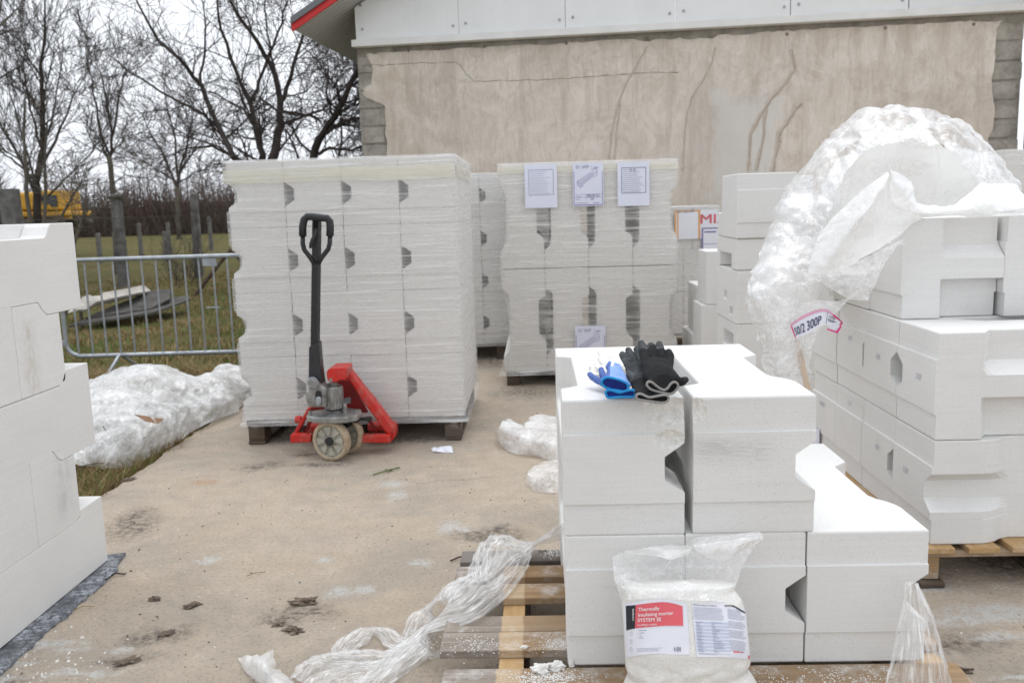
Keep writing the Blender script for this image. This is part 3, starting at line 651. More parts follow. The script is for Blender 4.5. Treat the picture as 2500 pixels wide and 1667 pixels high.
# --- foreground pallet
t = thing('wooden_pallet', 'dusty weathered pallet under the foreground stack, its bare left half showing', 'pallet', (.4, 2.4, 0), 'wooden pallets under the blocks')
def yb(y, x=1480): return AZ('g5', x, y, .143)[1]
x0 = -.275
bands = [(yb(465, 1545), yb(390, 1555), 'wood_grey'), (yb(570, 1530), yb(492, 1540), 'wood_fg'), (yb(703, 1700), yb(606, 1800), 'wood_fg'), (yb(924), yb(822), 'wood_fg'), (yb(1050, 1455), yb(928, 1475), 'wood_fg')]
for i, (ya, yc, mt) in enumerate(bands):
    g = MB(); g.box((x0-.012+random.uniform(-.004, .006), ya, .1195), (1.04, yc, .1430)); g.build('deck_board', M[mt], t, bevel=.003)
g = MB(); g.box((-.268, 1.955, .1195), (1.04, yb(1165, 1435), .1430)); g.build('deck_board', M['wood_fg'], t, bevel=.006)
for (xa, xb) in ((-.275, -.19), (-.128, -.062), (.36, .45), (.93, 1.03)):
    if xa > -.2: g = MB(); g.box((xa, 1.96, .098), (xb, 2.90, .119)); g.build('stringer_board', M['wood_y'], t, bevel=.003)
for x in (-.13, .36, .93):
    for y in (1.97, 2.36, 2.76):
        g = MB(); g.box((x+.002, y, .022), (x+.075, y+.13, .0975)); g.build('foot_block', M['wood_dark'], t, bevel=.004)
    g = MB(); g.box((x, 1.96, .001), (x+.08, 2.90, .0215)); g.build('bottom_board', M['wood_dark'], t, bevel=.005)
def dust_patch(name, label, n_, c, rx, ry, z, num, mat='chip', amp=.004, seed=1):
    g = MB(); rr = random.Random(seed); p = AZ(n_, *c, z)
    for k in range(num):
        a = rr.uniform(0, 6.28); q = rr.random()**.7; x, y = p[0]+math.cos(a)*rx*q, p[1]+math.sin(a)*ry*q; s = rr.uniform(.0015, amp)
        pts = [(x+math.cos(b+rr.random())*s*rr.uniform(.7, 1.3), y+math.sin(b+rr.random())*s*rr.uniform(.7, 1.3), z+.0004) for b in (0, 1.3, 2.6, 3.9, 5.2)]
        g.add(pts+[(x, y, z+s*.8)], [(0, 1, 5), (1, 2, 5), (2, 3, 5), (3, 4, 5), (4, 0, 5)])
    return tag(g.build(name, M[mat]), label, 'crumbs', kind='stuff')

# --- left stack: blocks laid on edge in a wall
GL = 'blocks of the stack at the left edge'
XL = -1.683
def fl(n_, pts): return [np.array([XL, *AX(n_, x, y, XL)[1:]]) for x, y in pts]
def lprism(label, poly, th=.36, bevel=.0025, name='concrete_block', mat='block'):
    g = MB(); g.prism([(XL, p[0], p[1]) for p in poly], (-th, 0, 0)); o = g.build(name, M[mat], bevel=bevel)
    return tag(o, label, 'block', GL)
y0, y1 = 2.345, 3.165
def bone(zb, zt, ny0, ny1, mirror=False):
    i = .048
    return [(y0, zb), (y0+.15, zb), (y0+.19, zb+i), (ny1-.056, zb+i), (ny1-.049, zb+i-.003), (ny1-.029, zb+.020), (ny1-.012, zb+.006), (ny1, zb), (y1, zb), (y1, zt), (y1-.15, zt), (y1-.165, zt-.012), (y1-.185, zt-.04), (y1-.2, zt-i), (y0+.25, zt-i), (y0+.16, zt), (y0, zt)]
# top block: recessed neck with a sloping tongue behind
g = MB(); Hb = .36
prof = bone(1.000, 1.309, 0, 2.94)
g.prism([(XL, p[0], p[1]) for p in prof], (-.09, 0, 0))
prof2 = [(p[0], min(p[1], 1.309)) for p in prof[:9]] + [(y1, 1.309), (y0, 1.309)]
g.prism([(XL-.0905, y0, 1.0), (XL-.0905, y0, 1.309), (XL-.0905, y1-.002, 1.309), (XL-.0905, y1-.002, 1.0)], (-.27, 0, 0))
a, b = y0+.2, y1-.2
g.add([(XL-.089, a, 1.262), (XL-.089, b, 1.262), (XL-.145, b-.002, 1.3085), (XL-.145, a+.002, 1.3085)], [(0, 1, 2, 3)])
# cut the neck: floor strip lies lower than the back part, joined by the slope
o = g.build('concrete_block', M['block'], bevel=.0025); tag(o, 'white block with a shallow trough on top, topmost of the left stack', 'block', GL)
lprism('white block with a hooked end in the middle row of the left stack', bone(.486, .793, 0, 2.93))
h3 = bone(.020, .283, 0, 2.98); h3[1:8] = [(y1-.01, .020)]; lprism('white block lying on the black felt strip, lowest of the left stack', [(y0, .02), (y1, .02), (y1, .277), (y1-.156, .277), (y1-.158, .25), (y1-.2, .243), (y0, .243)])
def neckb(zb, zt, ya=2.7375, yc=3.010, c=.03):
    yk = 2.94 if zt > .8 else 2.93; zb_ = (1.0 if zt > .8 else .486)-.0015
    return [(ya, zb), (yc-c*1.3, zb), (yc-.006, zb+.012), (yc, zb+c), (yc, zb_), (yk, zb_), (yk-.012, zb_+.005), (yk-.0305, zb_+.019), (yk-.051, zb_+.044), (yk-.060, zt-.002), (ya, zt-.002)]
lprism('short white block with a brown stain, under the topmost block of the left stack', neckb(.747, 1.049), mat='block_stain')
lprism('short white block with a grey smudge, just above the lowest block of the left stack', neckb(.2435, .539), mat='block_grey')
lprism('short white block cut by the left edge of the photo, in the upper narrow row', [(y0+.0, .747), (2.736, .747), (2.736, 1.049), (y0, 1.049)])
lprism('short white block cut by the left edge of the photo, in the lower narrow row', [(y0+.0, .2435), (2.736, .2435), (2.736, .539), (y0, .539)])
# felt strip under it
pf = [AZ('c4', *p, .0) for p in [(-60, 1450), (0, 1395), (130, 1290), (300, 1175), (450, 1050), (620, 920), (740, 830), (800, 775), (930, 680), (1015, 610), (1030, 560), (1010, 535), (960, 540), (885, 555)]]
g = MB(); v, f = [], []
nn = 60
for i in range(nn+1):
    t = i/nn; y = 2.32+t*(3.155-2.32); xe = -1.605 - .0*t
    e = AZ('c4', 1020, 590, .01); xo = -1.612+.012*mn.noise((y*9, 0, 0))+(0 if t < .92 else -.05*((t-.92)/.08)**2)
    rag = .012*mn.noise((y*30, 2, 0))
    for k, (u) in enumerate((0, .12, .5, .85, 1, 1)):
        x = -2.05+(xo+rag-(-2.05))*u; z = [.019, .018, .0175, .016, .012, .001][k] if x < XL else [.019, .019, .019, .017+.004*mn.noise((x*20, y*20, 0)), .013+.004*mn.noise((x*20, y*12, 3)), .001][k]
        yy = y+(.10 if (i == nn) else 0)*(u**2) + (.0 if i < nn else .012*mn.noise((u*9, 0, 0)))
        v.append((x, yy, z))
    if i: b = (i-1)*6; f += [(b+k, b+k+1, b+k+7, b+k+6) for k in range(5)]
tag(ob('felt_strip', v, f, M['felt'], smooth=True), 'gritty black felt strip sticking out under the left stack', 'strip')

# ================================================================== WRAPPED STACKS
def wrapped(x0, y0, cols, rows, cw, rh, depth, z0, where, near, far, grp, mat='block_far'):
    cn = ['leftmost', 'second from left', 'third from left', 'rightmost']; rn = ['bottom', 'second', 'third', 'top']
    for r in range(rows):
        for c in range(cols):
            cc = cn[c] if cols == 4 else ['left', 'middle', 'right'][c]; rr = rn[r] if rows == 4 else ['bottom', 'middle', 'top'][r]
            block('%s, %s row, in the %s' % (cc, rr, where), (x0+c*cw+random.uniform(0, .003), y0+random.uniform(0, .008), z0+r*rh), (cw-.003, depth, rh-.0012), near=near, far=far, group=grp, mat=mat)
wrapped(-1.712, 4.885, 4, 4, .3185, .3667, 1.10, .1445, 'wrapped stack behind the pallet truck', 'G', 'F', 'blocks wrapped behind the pallet truck')
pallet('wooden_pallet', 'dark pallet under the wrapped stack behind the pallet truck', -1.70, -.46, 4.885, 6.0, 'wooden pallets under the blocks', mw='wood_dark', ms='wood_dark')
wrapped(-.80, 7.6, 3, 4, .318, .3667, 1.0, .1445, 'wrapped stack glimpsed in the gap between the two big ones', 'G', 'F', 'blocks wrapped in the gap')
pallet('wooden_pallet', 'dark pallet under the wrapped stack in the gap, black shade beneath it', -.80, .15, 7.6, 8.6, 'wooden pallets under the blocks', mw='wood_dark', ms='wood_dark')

def shell(name, parent, x0, x1, y0, y1, z0, z1, mat, left=None, right=None, nz=84, flare=.012, seed=0, loosetop=.004, corner=.02):
    """wrap pulled round a stack: vertical profile functions give how far it dips into the grooves at either side"""
    v, f = [], []; per = []
    nx, ny = 26, 12
    def ring(z):
        r = []; dl = left(z) if left else 0; dr = right(z) if right else 0
        fl_ = flare*max(0, 1-(z-z0)/.04)**1.5
        X0, X1 = x0+dl-.006-fl_, x1-dr+.006+fl_
        for i in range(nx): r.append((X0+(X1-X0)*i/nx, y0-.008-fl_, (i/nx)))
        for i in range(ny): r.append((X1, y0-.008-fl_+(y1-y0+.016)*i/ny, 2))
        for i in range(nx): r.append((X1+(X0-X1)*i/nx, y1+.008, 3))
        for i in range(ny): r.append((X0, y1+.008-(y1-y0+.016)*i/ny, 4))
        return [(a+.0012*mn.noise((z*22+seed, b*1.2, 1))+.003*mn.noise((z*5+seed, b*1.1, 4)), b+(.0012*mn.noise((a*1.5, z*40+seed, 2)) if c <= 1 or c == 3 else 0), z) for a, b, c in r]
    for i in range(nz+1): v += ring(z0+(z1-z0)*i/nz)
    m = 2*(nx+ny)
    f = [(i*m+k, i*m+(k+1) % m, (i+1)*m+(k+1) % m, (i+1)*m+k) for i in range(nz) for k in range(m)]
    b = nz*m; f.append(tuple(range(b, b+m)))
    return ob(name, v, f, mat, parent, smooth=False if False else True)
def groove_fn(z0, rh, rows, dep):
    def fn(z):
        q = (z-z0)/rh
        if q < 0 or q > rows: return 0
        t = 1-(q % 1)
        return dep*max(0, math.sin(math.pi*min(1, max(0, (t-.26)/.5))))**.8
    return fn
film1 = thing('stretch_film', 'clear stretch wrap with a pale tape band round the stack behind the pallet truck', 'plastic wrap', (-1.07, 5.4, .12), 'stretch wraps')
shell('film', film1, -1.712, -.440, 4.878, 5.99, .118, 1.618, M['wrap'], left=groove_fn(.1445, .3667, 4, .055), seed=1, flare=.02)
g = MB(); 
v, f = [], []; nx = 40
for i in range(nx+1):
    x = -1.722+(1.284+.0)*i/nx; 
    for k in range(4): v.append((x, 4.863+.0015*mn.noise((x*4, k, 0)), 1.490+.075*k/3+.004*mn.noise((x*3, k*.7, 9))))
    if i: b = 4*(i-1); f += [(b+k, b+4+k, b+5+k, b+1+k) for k in range(3)]
b = len(v)
for i in range(9):
    y = 4.865+1.1*i/8
    for k in range(4): v.append((-.428, y, 1.492+.072*k/3))
    if i: q = b+4*(i-1); f += [(q+k, q+4+k, q+5+k, q+1+k) for k in range(3)]
ob('tape_band', v, f, M['tape'], film1)
film3 = thing('stretch_film', 'stretch wrap round the stack seen in the narrow gap', 'plastic wrap', (-.3, 8, .12), 'stretch wraps')
shell('film', film3, -.80, .155, 7.59, 8.6, .12, 1.615, M['wrap'], seed=5)

# --- second big wrapped stack: blocks on end, bone profile upright
GB = 'blocks wrapped with paper labels on'
def qprof(pts): return [AY('q', x, y, 6.4) for x, y in pts]
s2 = []
X2, CW2 = -.262, .3195
def col_poly(c, row):
    x0 = 310+c*360; x1 = x0+358     # in crop units at the plane of the front
    if row == 1:
        L = [(0, 945), (0, 800), (22, 780), (48, 752), (55, 700), (55, 350), (48, 330), (30, 290), (8, 262), (0, 245), (-2, 100)]
        Rr = [(0, 100), (0, 290), (-6, 312), (-55, 345), (-58, 380), (-58, 660), (-45, 668), (-12, 690), (0, 715), (0, 945)]
    else:
        L = [(0, 1790), (0, 1660), (40, 1625), (55, 1600), (58, 1180), (50, 1145), (12, 1118), (0, 1100), (0, 951)]
        Rr = [(0, 951), (0, 1170), (-10, 1185), (-50, 1205), (-58, 1230), (-58, 1480), (-45, 1505), (-8, 1535), (0, 1560), (0, 1790)]
    return [(x0+a, y) for a, y in L]+[(x1+a, y) for a, y in Rr]
names4 = ['leftmost', 'second from left', 'third from left', 'rightmost']
for row in (0, 1):
    for c in range(4):
        base = np.array([X2+c*CW2, 6.4, 0])
        pts = []
        for (x, y) in col_poly(0, row):
            xx = (x-310)/358*(CW2-.002); yy = AY('q', 1030, y, 6.4)[2]; pts.append((X2+c*CW2+xx, 6.4, yy))
        g = MB(); g.prism(pts, (0, 1.05, 0)); o = g.build('concrete_block', M['block_far'], bevel=.004)
        tag(o, '%s upright block in the %s row of the wrapped stack with paper labels' % (names4[c], ('lower', 'upper')[row]), 'block', GB)
zb2 = AY('q', 1030, 1790, 6.4)[2]
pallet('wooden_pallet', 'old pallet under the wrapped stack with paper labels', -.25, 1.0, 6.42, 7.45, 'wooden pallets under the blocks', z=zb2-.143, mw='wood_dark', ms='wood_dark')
film2 = thing('stretch_film', 'cream tinted stretch wrap holding paper labels on the middle stack', 'plastic wrap', (.38, 6.9, .1), 'stretch wraps')
za, zc = AY('q', 1030, 1790, 6.4)[2], 1.628
def dipL(z):
    t = (zc-z)/(zc-za)
    return .05*(max(0, math.sin(math.pi*min(1, max(0, (t-.09)/.34))))**.6 + max(0, math.sin(math.pi*min(1, max(0, (t-.60)/.34))))**.6)
def dipR(z):
    t = (zc-z)/(zc-za)
    return .05*(max(0, math.sin(math.pi*min(1, max(0, (t-.11)/.26))))**.5 + max(0, math.sin(math.pi*min(1, max(0, (t-.63)/.24))))**.5)
shell('film', film2, X2, X2+4*CW2, 6.39, 7.45, za-.02, zc+.002, M['wrap2'], left=dipL, right=dipR, seed=9, flare=.03)
v, f = [], []
for i in range(31):
    x = X2-.008+(4*CW2+.014)*i/30
    for k in range(3): v.append((x, 6.374, 1.556+.047*k/2+.005*mn.noise((x*5, k, 2))))
    if i: b = 3*(i-1); f += [(b+k, b+3+k, b+4+k, b+1+k) for k in range(2)]
ob('tape_band', v, f, M['tape'], film2)

# text and paper
def text(body, size, o_, right, up, mat, parent, name='lettering', bold=0., align='LEFT', sx=1., fn=None, lift=None):
    c = bpy.data.curves.new('t', 'FONT'); c.body = body; c.size = size; c.align_x = align; c.resolution_u = 3
    t = bpy.data.objects.new('t', c); COL.objects.link(t); dg = bpy.context.evaluated_depsgraph_get(); me = bpy.data.meshes.new_from_object(t.evaluated_get(dg))
    r, u = np.array(right, float), np.array(up, float); O_ = np.array(o_, float)
    V, F = [], []
    for k, (dx, dy) in enumerate(((0, 0), (1, 0), (1, 1), (0, 1)) if bold else ((0, 0),)):     # a heavier weight by overlaid passes
        n0 = len(V); P_ = [O_+r*(v.co.x*sx+dx*bold*size)+u*(v.co.y+dy*bold*size*.6) for v in me.vertices]
        if fn: P_ = [fn(p) for p in P_]
        V += [p+np.array([0, -.00012*k, 0]) for p in P_]; F += [tuple(i+n0 for i in p.vertices) for p in me.polygons]
    bpy.data.objects.remove(t); bpy.data.meshes.remove(me)
    return ob(name, V, F, mat, parent)
def quad_strip(a, b, h, nrm=None): return a, b
def sheet(parent, name, p0, r, u, w, h, mat, off=None):
    g = MB(); p0, r, u = map(lambda q: np.array(q, float), (p0, r, u)); g.add([p0, p0+r*w, p0+r*w+u*h, p0+u*h], [(0, 1, 2, 3)]); return g.build(name, mat, parent)
def lines(parent, name, p0, r, u, L, mat, th=.002):
    """thin printed rules: L = list of (x, y, w) or (x, y, w, h)"""
    g = MB(); p0, r, u = map(lambda q: np.array(q, float), (p0, r, u))
    nn_ = np.cross(r, u)
    for k, q in enumerate(L):
        x, y, w = q[:3]; h = q[3] if len(q) > 3 else th
        a = p0+r*x+u*y+nn_*.00005*k; g.add([a, a+r*w, a+r*w+u*h, a+u*h], [(0, 1, 2, 3)])
    return g.build(name, mat, parent)
def frame(w, h, m, th=.003): return [(m, m, w-2*m, th), (m, h-m, w-2*m+th, th), (m, m, th, h-2*m), (w-m, m, th, h-2*m)]
rX, uZ = (1, 0, 0), (0, 0, 1)
def on2(n_, x, y): return AY(n_, x, y, 6.365)
for i, (xa, ya, xb, yb_, kind) in enumerate([(512, 98, 768, 466, 'a'), (905, 88, 1150, 452, 'b'), (1270, 80, 1528, 450, 'c'), (925, 1425, 1168, 1800, 'b')]):
    p = on2('q', xa, yb_); q = on2('q', xb, ya); w, h = q[0]-p[0], q[2]-p[2]
    pp = sheet(film2, 'paper_label', p, rX, uZ, w, h, M['paper']); f0 = p-np.array([0, .0012, 0])
    if kind in 'ac':
        m = w*.12; L = [(m, h*.29, w-2*m, .0035), (m, h*.86, w-2*m+.0035, .0035), (m, h*.29, .0035, h*.57), (w-m, h*.29, .0035, h*.57)]
        L += [(m+.008, h*(.82-.045*k), (w-2*m)*random.uniform(.55, .9), .0018) for k in range(12)]
        lines(pp, 'printed_lines', f0, rX, uZ, L, M['ink'] if kind == 'c' else M['inkgrey'])
        if kind == 'c': text('C E', .028, f0+np.array([w*.38, 0, h*.785]), rX, uZ, M['ink'], pp)
    else:
        L = [(.006, .006, .004, h*.78), (w-.010, .006, .004, h*.78), (.006, h*.20, w-.016, .002), (.006, h*.27, w-.016, .002), (w*.42, h*.13, .002, h*.14), (w*.62, h*.82, .0015, h*.12),
             (.02, h*.22, .04, .003), (.02, h*.155, .03, .003), (.02, h*.07, w*.4, .003), (w*.66, h*.07, w*.2, .004), (w*.68, h*.88, .035, .004), (w*.68, h*.86, .03, .002), (.006, .006, w-.016, .006)]
        lines(pp, 'printed_lines', f0, rX, uZ, L, M['inkpurple'])
        text('S1 WP', .034, f0+np.array([.022, 0, h*.865]), rX, uZ, M['inkgrey'], pp, bold=.02)
        if i == 1:
            text('08.09.25', .026, f0+np.array([w*.46, 0, h*.215]), rX, uZ, M['ink'], pp); text('24', .026, f0+np.array([w*.56, 0, h*.14]), rX, uZ, M['ink'], pp)
        # line drawing of a bone shaped block
        g = MB(); cx, cz = p[0]+w*.15, p[2]+h*.42; sc = w*.7; Y_ = 6.3635
        D = [(0, .15), (.0, .32), (.12, .38), (.2, .33), (.72, .70), (.70, .82), (.82, .88), (.92, .80), (.92, .58), (.80, .50), (.76, .56), (.28, .22), (.26, .12), (.13, .04), (0, .15)]
        D2 = [(0, .32), (.13, .22), (.26, .28)], [(.13, .04), (.13, .22)], [(.26, .28), (.78, .66)], [(.78, .66), (.92, .74)], [(.12, .38), (.62, .72)], [(.05, .17), (.05, .30)], [(.2, .09), (.2, .24)]
        for path in (D,)+D2: g.tube([(cx+a*sc, Y_, cz+b*sc) for a, b in path], .0011, 4)
        g.build('block_drawing', M['inkpurple'], pp)

# --- wrapped stack marked MIX
GM = 'blocks wrapped behind the middle stack'
for r in range(3):
    for c in range(4 if r == 2 else 3):
        xw = .225 if r == 2 else .30; x = .665+c*(xw if r == 2 else .2985)
        g = MB(); g.box((x, 7.6, .188+r*.3655), (x+xw-.004, 8.6, .188+r*.3655+.363)); tag(g.build('concrete_block', M['block_far'], bevel=.004),
            '%s block in the %s row of the wrapped stack marked in red letters' % (['leftmost', 'second from left', 'third from left', 'rightmost'][c] if r == 2 else ['left', 'middle', 'right'][c], ['bottom', 'middle', 'top'][r]), 'block', GM)
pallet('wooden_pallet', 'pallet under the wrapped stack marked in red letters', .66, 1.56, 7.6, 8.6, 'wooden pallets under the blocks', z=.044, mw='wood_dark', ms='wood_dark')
film4 = thing('stretch_film', 'stretch wrap with red lettering and orange framed papers on the stack behind', 'plastic wrap', (1.1, 8, .15), 'stretch wraps')
shell('film', film4, .66, 1.562, 7.59, 8.6, .17, 1.288, M['wrap'], seed=12)
Y4 = 7.572
a, b = AY('q', 1735, 720, Y4), AY('q', 2090, 455, Y4)
pp = sheet(film4, 'paper_label', a, rX, uZ, b[0]-a[0], b[2]-a[2]-.02, M['paper_w']); f0 = a-np.array([0, .002, 0])
w, h = b[0]-a[0], b[2]-a[2]-.02
lines(pp, 'orange_frame', f0, rX, uZ, [(.0, .0, .012, h), (.022, 0, .010, h), (w*.55, 0, .010, h), (w*.58, 0, .004, h), (0, h-.012, w*.6, .012)], M['orange'])
p = AY('q', 1755, 505, Y4-.003); text('S0 150 WP', .033, p, rX, uZ, M['inkgrey'], pp, bold=.02)
p = AY('q', 1938, 592, Y4-.003); text('MIX', .110, p, rX, uZ, M['mixred'], pp, bold=.035, sx=1.3)
a, b = AY('q', 1958, 895, Y4-.006), AY('q', 2095, 622, Y4-.006)
pp = sheet(film4, 'paper_label', a, rX, uZ, b[0]-a[0], b[2]-a[2], M['paper_w']); f0 = a-np.array([0, .002, 0]); w, h = b[0]-a[0], b[2]-a[2]
lines(pp, 'printed_frame', f0, rX, uZ, [(0, 0, .012, h), (0, h-.010, w, .010), (w*.15, h*.85, w*.7, .012), (0, h*.25, w, .004), (0, h*.5, w, .004)], M['inkpurple'])

# --- loose stack in the middle distance (behind the film)
GS = 'loose blocks stacked behind the crumpled film'
def side_block(label, x0, x1, y0, y1, z0, z1, cuts=(), bevel=.005):
    g = MB(); g.box((x0, y0, z0), (x1, y1, z1)); o = g.build('concrete_block', M['block'])
    for (ya, yb__, za_, zb_, dep) in cuts:
        c = MB(); c.hexa([(x0-.05, ya, za_), (x0+dep, ya+.02, za_+.02), (x0+dep, yb__-.02, za_+.02), (x0-.05, yb__, za_), (x0-.05, ya, zb_), (x0+dep, ya+.02, zb_-.03), (x0+dep, yb__-.02, zb_-.03), (x0-.05, yb__, zb_)])
        co = c.build('cut', M['block']); bo = o.modifiers.new('b', 'BOOLEAN'); bo.object = co; bo.operation = 'DIFFERENCE'; bo.solver = 'EXACT'; bpy.context.view_layer.update(); finalize(o); bpy.data.objects.remove(co)
    bb = o.modifiers.new('bevel', 'BEVEL'); bb.width = bevel; bb.segments = 1; bb.limit_method = 'ANGLE'
    return tag(o, label, 'block', GS)
block('white block set crosswise on top of the loose stack by the film', (1.103, 4.88, 1.111), (.322, .40, .352), near='F', far='F', group=GS)
side_block('white block with a window shaped recess, second from the top of the loose stack', 1.106, 1.60, 4.9, 5.42, .935, 1.109, [(5.02, 5.36, .86, 1.03, .09)])
side_block('stained white block with two small square holes in the loose stack', 1.108, 1.60, 4.9, 5.44, .633, .932, [(5.14, 5.25, .74, .81, .06), (4.99, 5.10, .66, .73, .06)])
side_block('white block with a dark slot near the bottom of the loose stack', 1.112, 1.60, 4.9, 5.44, .335, .631, [(4.98, 5.28, .47, .575, .08)])
side_block('lowest white block of the loose stack by the film', 1.112, 1.60, 4.9, 5.44, .144, .333)
side_block('white block with a stepped ledge behind the crosswise top block', 1.107, 1.60, 5.285, 5.42, 1.111, 1.25)
side_block('narrow white block standing upright to the left in the loose stack', 1.150, 1.30, 6.0, 6.32, .62, .985)
side_block('white block under the narrow upright one in the loose stack', 1.155, 1.40, 6.33, 6.75, .37, .72)
side_block('white block at the foot of the loose stack beside the brown pallet', 1.12, 1.55, 6.0, 6.33, .144, .618)
side_block('white block lowest at the back of the loose stack', 1.12, 1.55, 6.34, 6.8, .144, .368)
side_block('small white block peeping out right of the crosswise top block', 1.425, 1.55, 5.0, 5.4, 1.37, 1.445)
side_block('tall white block standing behind the film on the loose stack', 1.425, 1.55, 4.99, 5.3, 1.111, 1.368)
pallet('wooden_pallet', 'brown pallet under the loose stack by the film', 1.06, 1.66, 4.88, 6.9, 'wooden pallets under the blocks', mw='wood', ms='wood_dark', boards=9)
# far right wrapped stack
for r in range(4):
    for c in range(2):
        block('%s block in the %s row of the wrapped stack at the right edge' % (('left', 'right')[c], ['bottom', 'second', 'third', 'top'][r]), (3.12+c*.32, 6.0, .144+r*.3635), (.317, 1.0, .362), near='F', far='F', group='blocks wrapped at the right edge', mat='block_far')
pallet('wooden_pallet', 'pallet under the wrapped stack at the right edge', 3.1, 4.0, 6.0, 7.0, 'wooden pallets under the blocks')
film5 = thing('stretch_film', 'stretch wrap round the stack at the far right edge', 'plastic wrap', (3.4, 6.5, .15), 'stretch wraps')
shell('film', film5, 3.11, 3.77, 5.99, 7.0, .12, 1.602, M['wrap'], seed=21, nz=90)

# ================================================================== TREES, HEDGE, FENCES, MEADOW
def rot_about(v, ax, a): return Matrix.Rotation(a, 3, ax) @ v
def twig(g, p, d, L, r, lvl, P, rng):
    n = 4 if lvl < P['max'] else 3
    path = [p.copy()]; q = p.copy(); dd = d.copy()
    for i in range(n):
        dd = (dd + Vector((rng.gauss(0, P['wob']), rng.gauss(0, P['wob']), rng.gauss(0, P['wob'])+P['up']))).normalized()
        q = q + dd*(L/n); path.append(q.copy())
    rad = [max(r*(1-.75*i/n), P['rmin']) for i in range(n+1)]
    g.tube(path, rad, 4 if r > .02 else 3, caps=False)
    if lvl >= P['max']: return
    k = P['kids'][min(lvl, len(P['kids'])-1)]
    for j in range(k):
        t = rng.uniform(.15, 1.0); i = min(int(t*n), n-1); f = t*n-i; b = path[i].lerp(path[i+1], f)
        ax = dd.orthogonal(); ax = rot_about(ax, dd, rng.uniform(0, 6.28)); cdir = rot_about((path[i+1]-path[i]).normalized(), ax, rng.uniform(*P['ang']))
        twig(g, b, cdir, L*rng.uniform(.35, .68), r*.55, lvl+1, P, rng)
def guided_tree(name, label, limbs, Y, P, seed, barkm, twm, trunk_n=1, base=None):
    rng = random.Random(seed); b = Vector(base) if base else Vector([float(a) for a in AY('c1', *limbs[0][0][0], Y)])
    t = thing(name, label, 'tree', (b.x, b.y, -.06), 'bare trees beyond the fence')
    tg, cg = MB(), MB()
    for li, (pts, r0, r1, dens) in enumerate(limbs):
        dy = 0; P0 = []
        for i, (x, y) in enumerate(pts): P0.append(Vector([float(a) for a in AY('c1', x, y, Y+dy)])); dy += (rng.uniform(-.5, .5) if i and li else 0)
        path = [P0[0]]
        for i in range(len(P0)-1):
            for k in (1, 2, 3): path.append(P0[i].lerp(P0[i+1], k/3)+Vector([rng.gauss(0, .012) for _ in range(3)])*(Y/17))
        m = len(path); r0 *= .82; rad = [r0+(r1-r0)*i/(m-1) for i in range(m)]
        (tg if li < trunk_n else cg).tube(path, rad, 7 if r0 > .05 else 5)
        tot = int(dens*P['n']*.56)
        for j in range(tot):
            u = rng.uniform(.12 if li >= trunk_n else P.get('t0', .45), 1)*(m-1); i = min(int(u), m-2); bp = path[i].lerp(path[i+1], u-i); dr = (path[i+1]-path[i]).normalized()
            ax = rot_about(dr.orthogonal(), dr, rng.uniform(0, 6.28)); cd_ = rot_about(dr, ax, rng.uniform(*P['ang']))
            twig(cg, bp, cd_, P['L']*rng.uniform(.5, 1.25)*(1-.3*u/(m-1)), max(rad[i]*.4, P['rmin']*1.5), 0, P, rng)
    # root of the trunk down to the ground
    tg.tube([(b.x, b.y, -.1), (b.x, b.y, b.z*.5), b], [limbs[0][1]*1.35, limbs[0][1]*1.1, limbs[0][1]], 7)
    tg.build('trunk', barkm, t, smooth=True); cg.build('crown', twm, t)
    return t
PA = dict(max=2, kids=[6, 4], wob=.16, up=.03, ang=(.45, 1.15), L=1.5, rmin=.0034, n=15)
guided_tree('bare_tree', 'widest bare tree with several crossing limbs, behind the wrapped stack by the pallet truck', [
    ([(1700, 1480), (1690, 1200)], .16, .13, .2), ([(1690, 1200), (1640, 1100), (1490, 1000), (1400, 820), (1280, 545), (1150, 380), (1010, 260), (930, 120), (850, -40)], .085, .016, 1.5),
    ([(1690, 1200), (1665, 990), (1640, 860), (1600, 660), (1500, 450), (1410, 200), (1380, -40)], .09, .018, 1.5), ([(1600, 660), (1650, 520), (1720, 350), (1800, 150), (1850, -60)], .045, .014, 1.2),
    ([(1690, 1200), (1750, 980), (1790, 800), (1790, 700), (1760, 480), (1650, 280), (1520, 100), (1430, -60)], .12, .018, 1.5), ([(1790, 700), (1830, 560), (1900, 330), (1960, 150), (2050, -60)], .06, .016, 1.3),
    ([(1400, 820), (1300, 730), (1150, 650), (950, 540), (800, 440), (700, 350)], .04, .01, 1.5), ([(1490, 1000), (1350, 930), (1200, 945), (1050, 1000)], .035, .01, 1.0), ([(1790, 800), (1900, 760), (2060, 700), (2200, 560)], .045, .012, 1.2),
    ([(1280, 545), (1300, 350), (1320, 180), (1280, -40)], .035, .01, 1.2), ([(1760, 480), (1720, 300), (1700, 100), (1680, -60)], .03, .01, 1.0), ([(1820, 1150), (1900, 1000), (1830, 830)], .04, .015, .8), ([(1640, 860), (1560, 700), (1380, 600), (1200, 560)], .03, .01, 1.1)], 17.0, PA, 3, M['bark'], M['twig'])
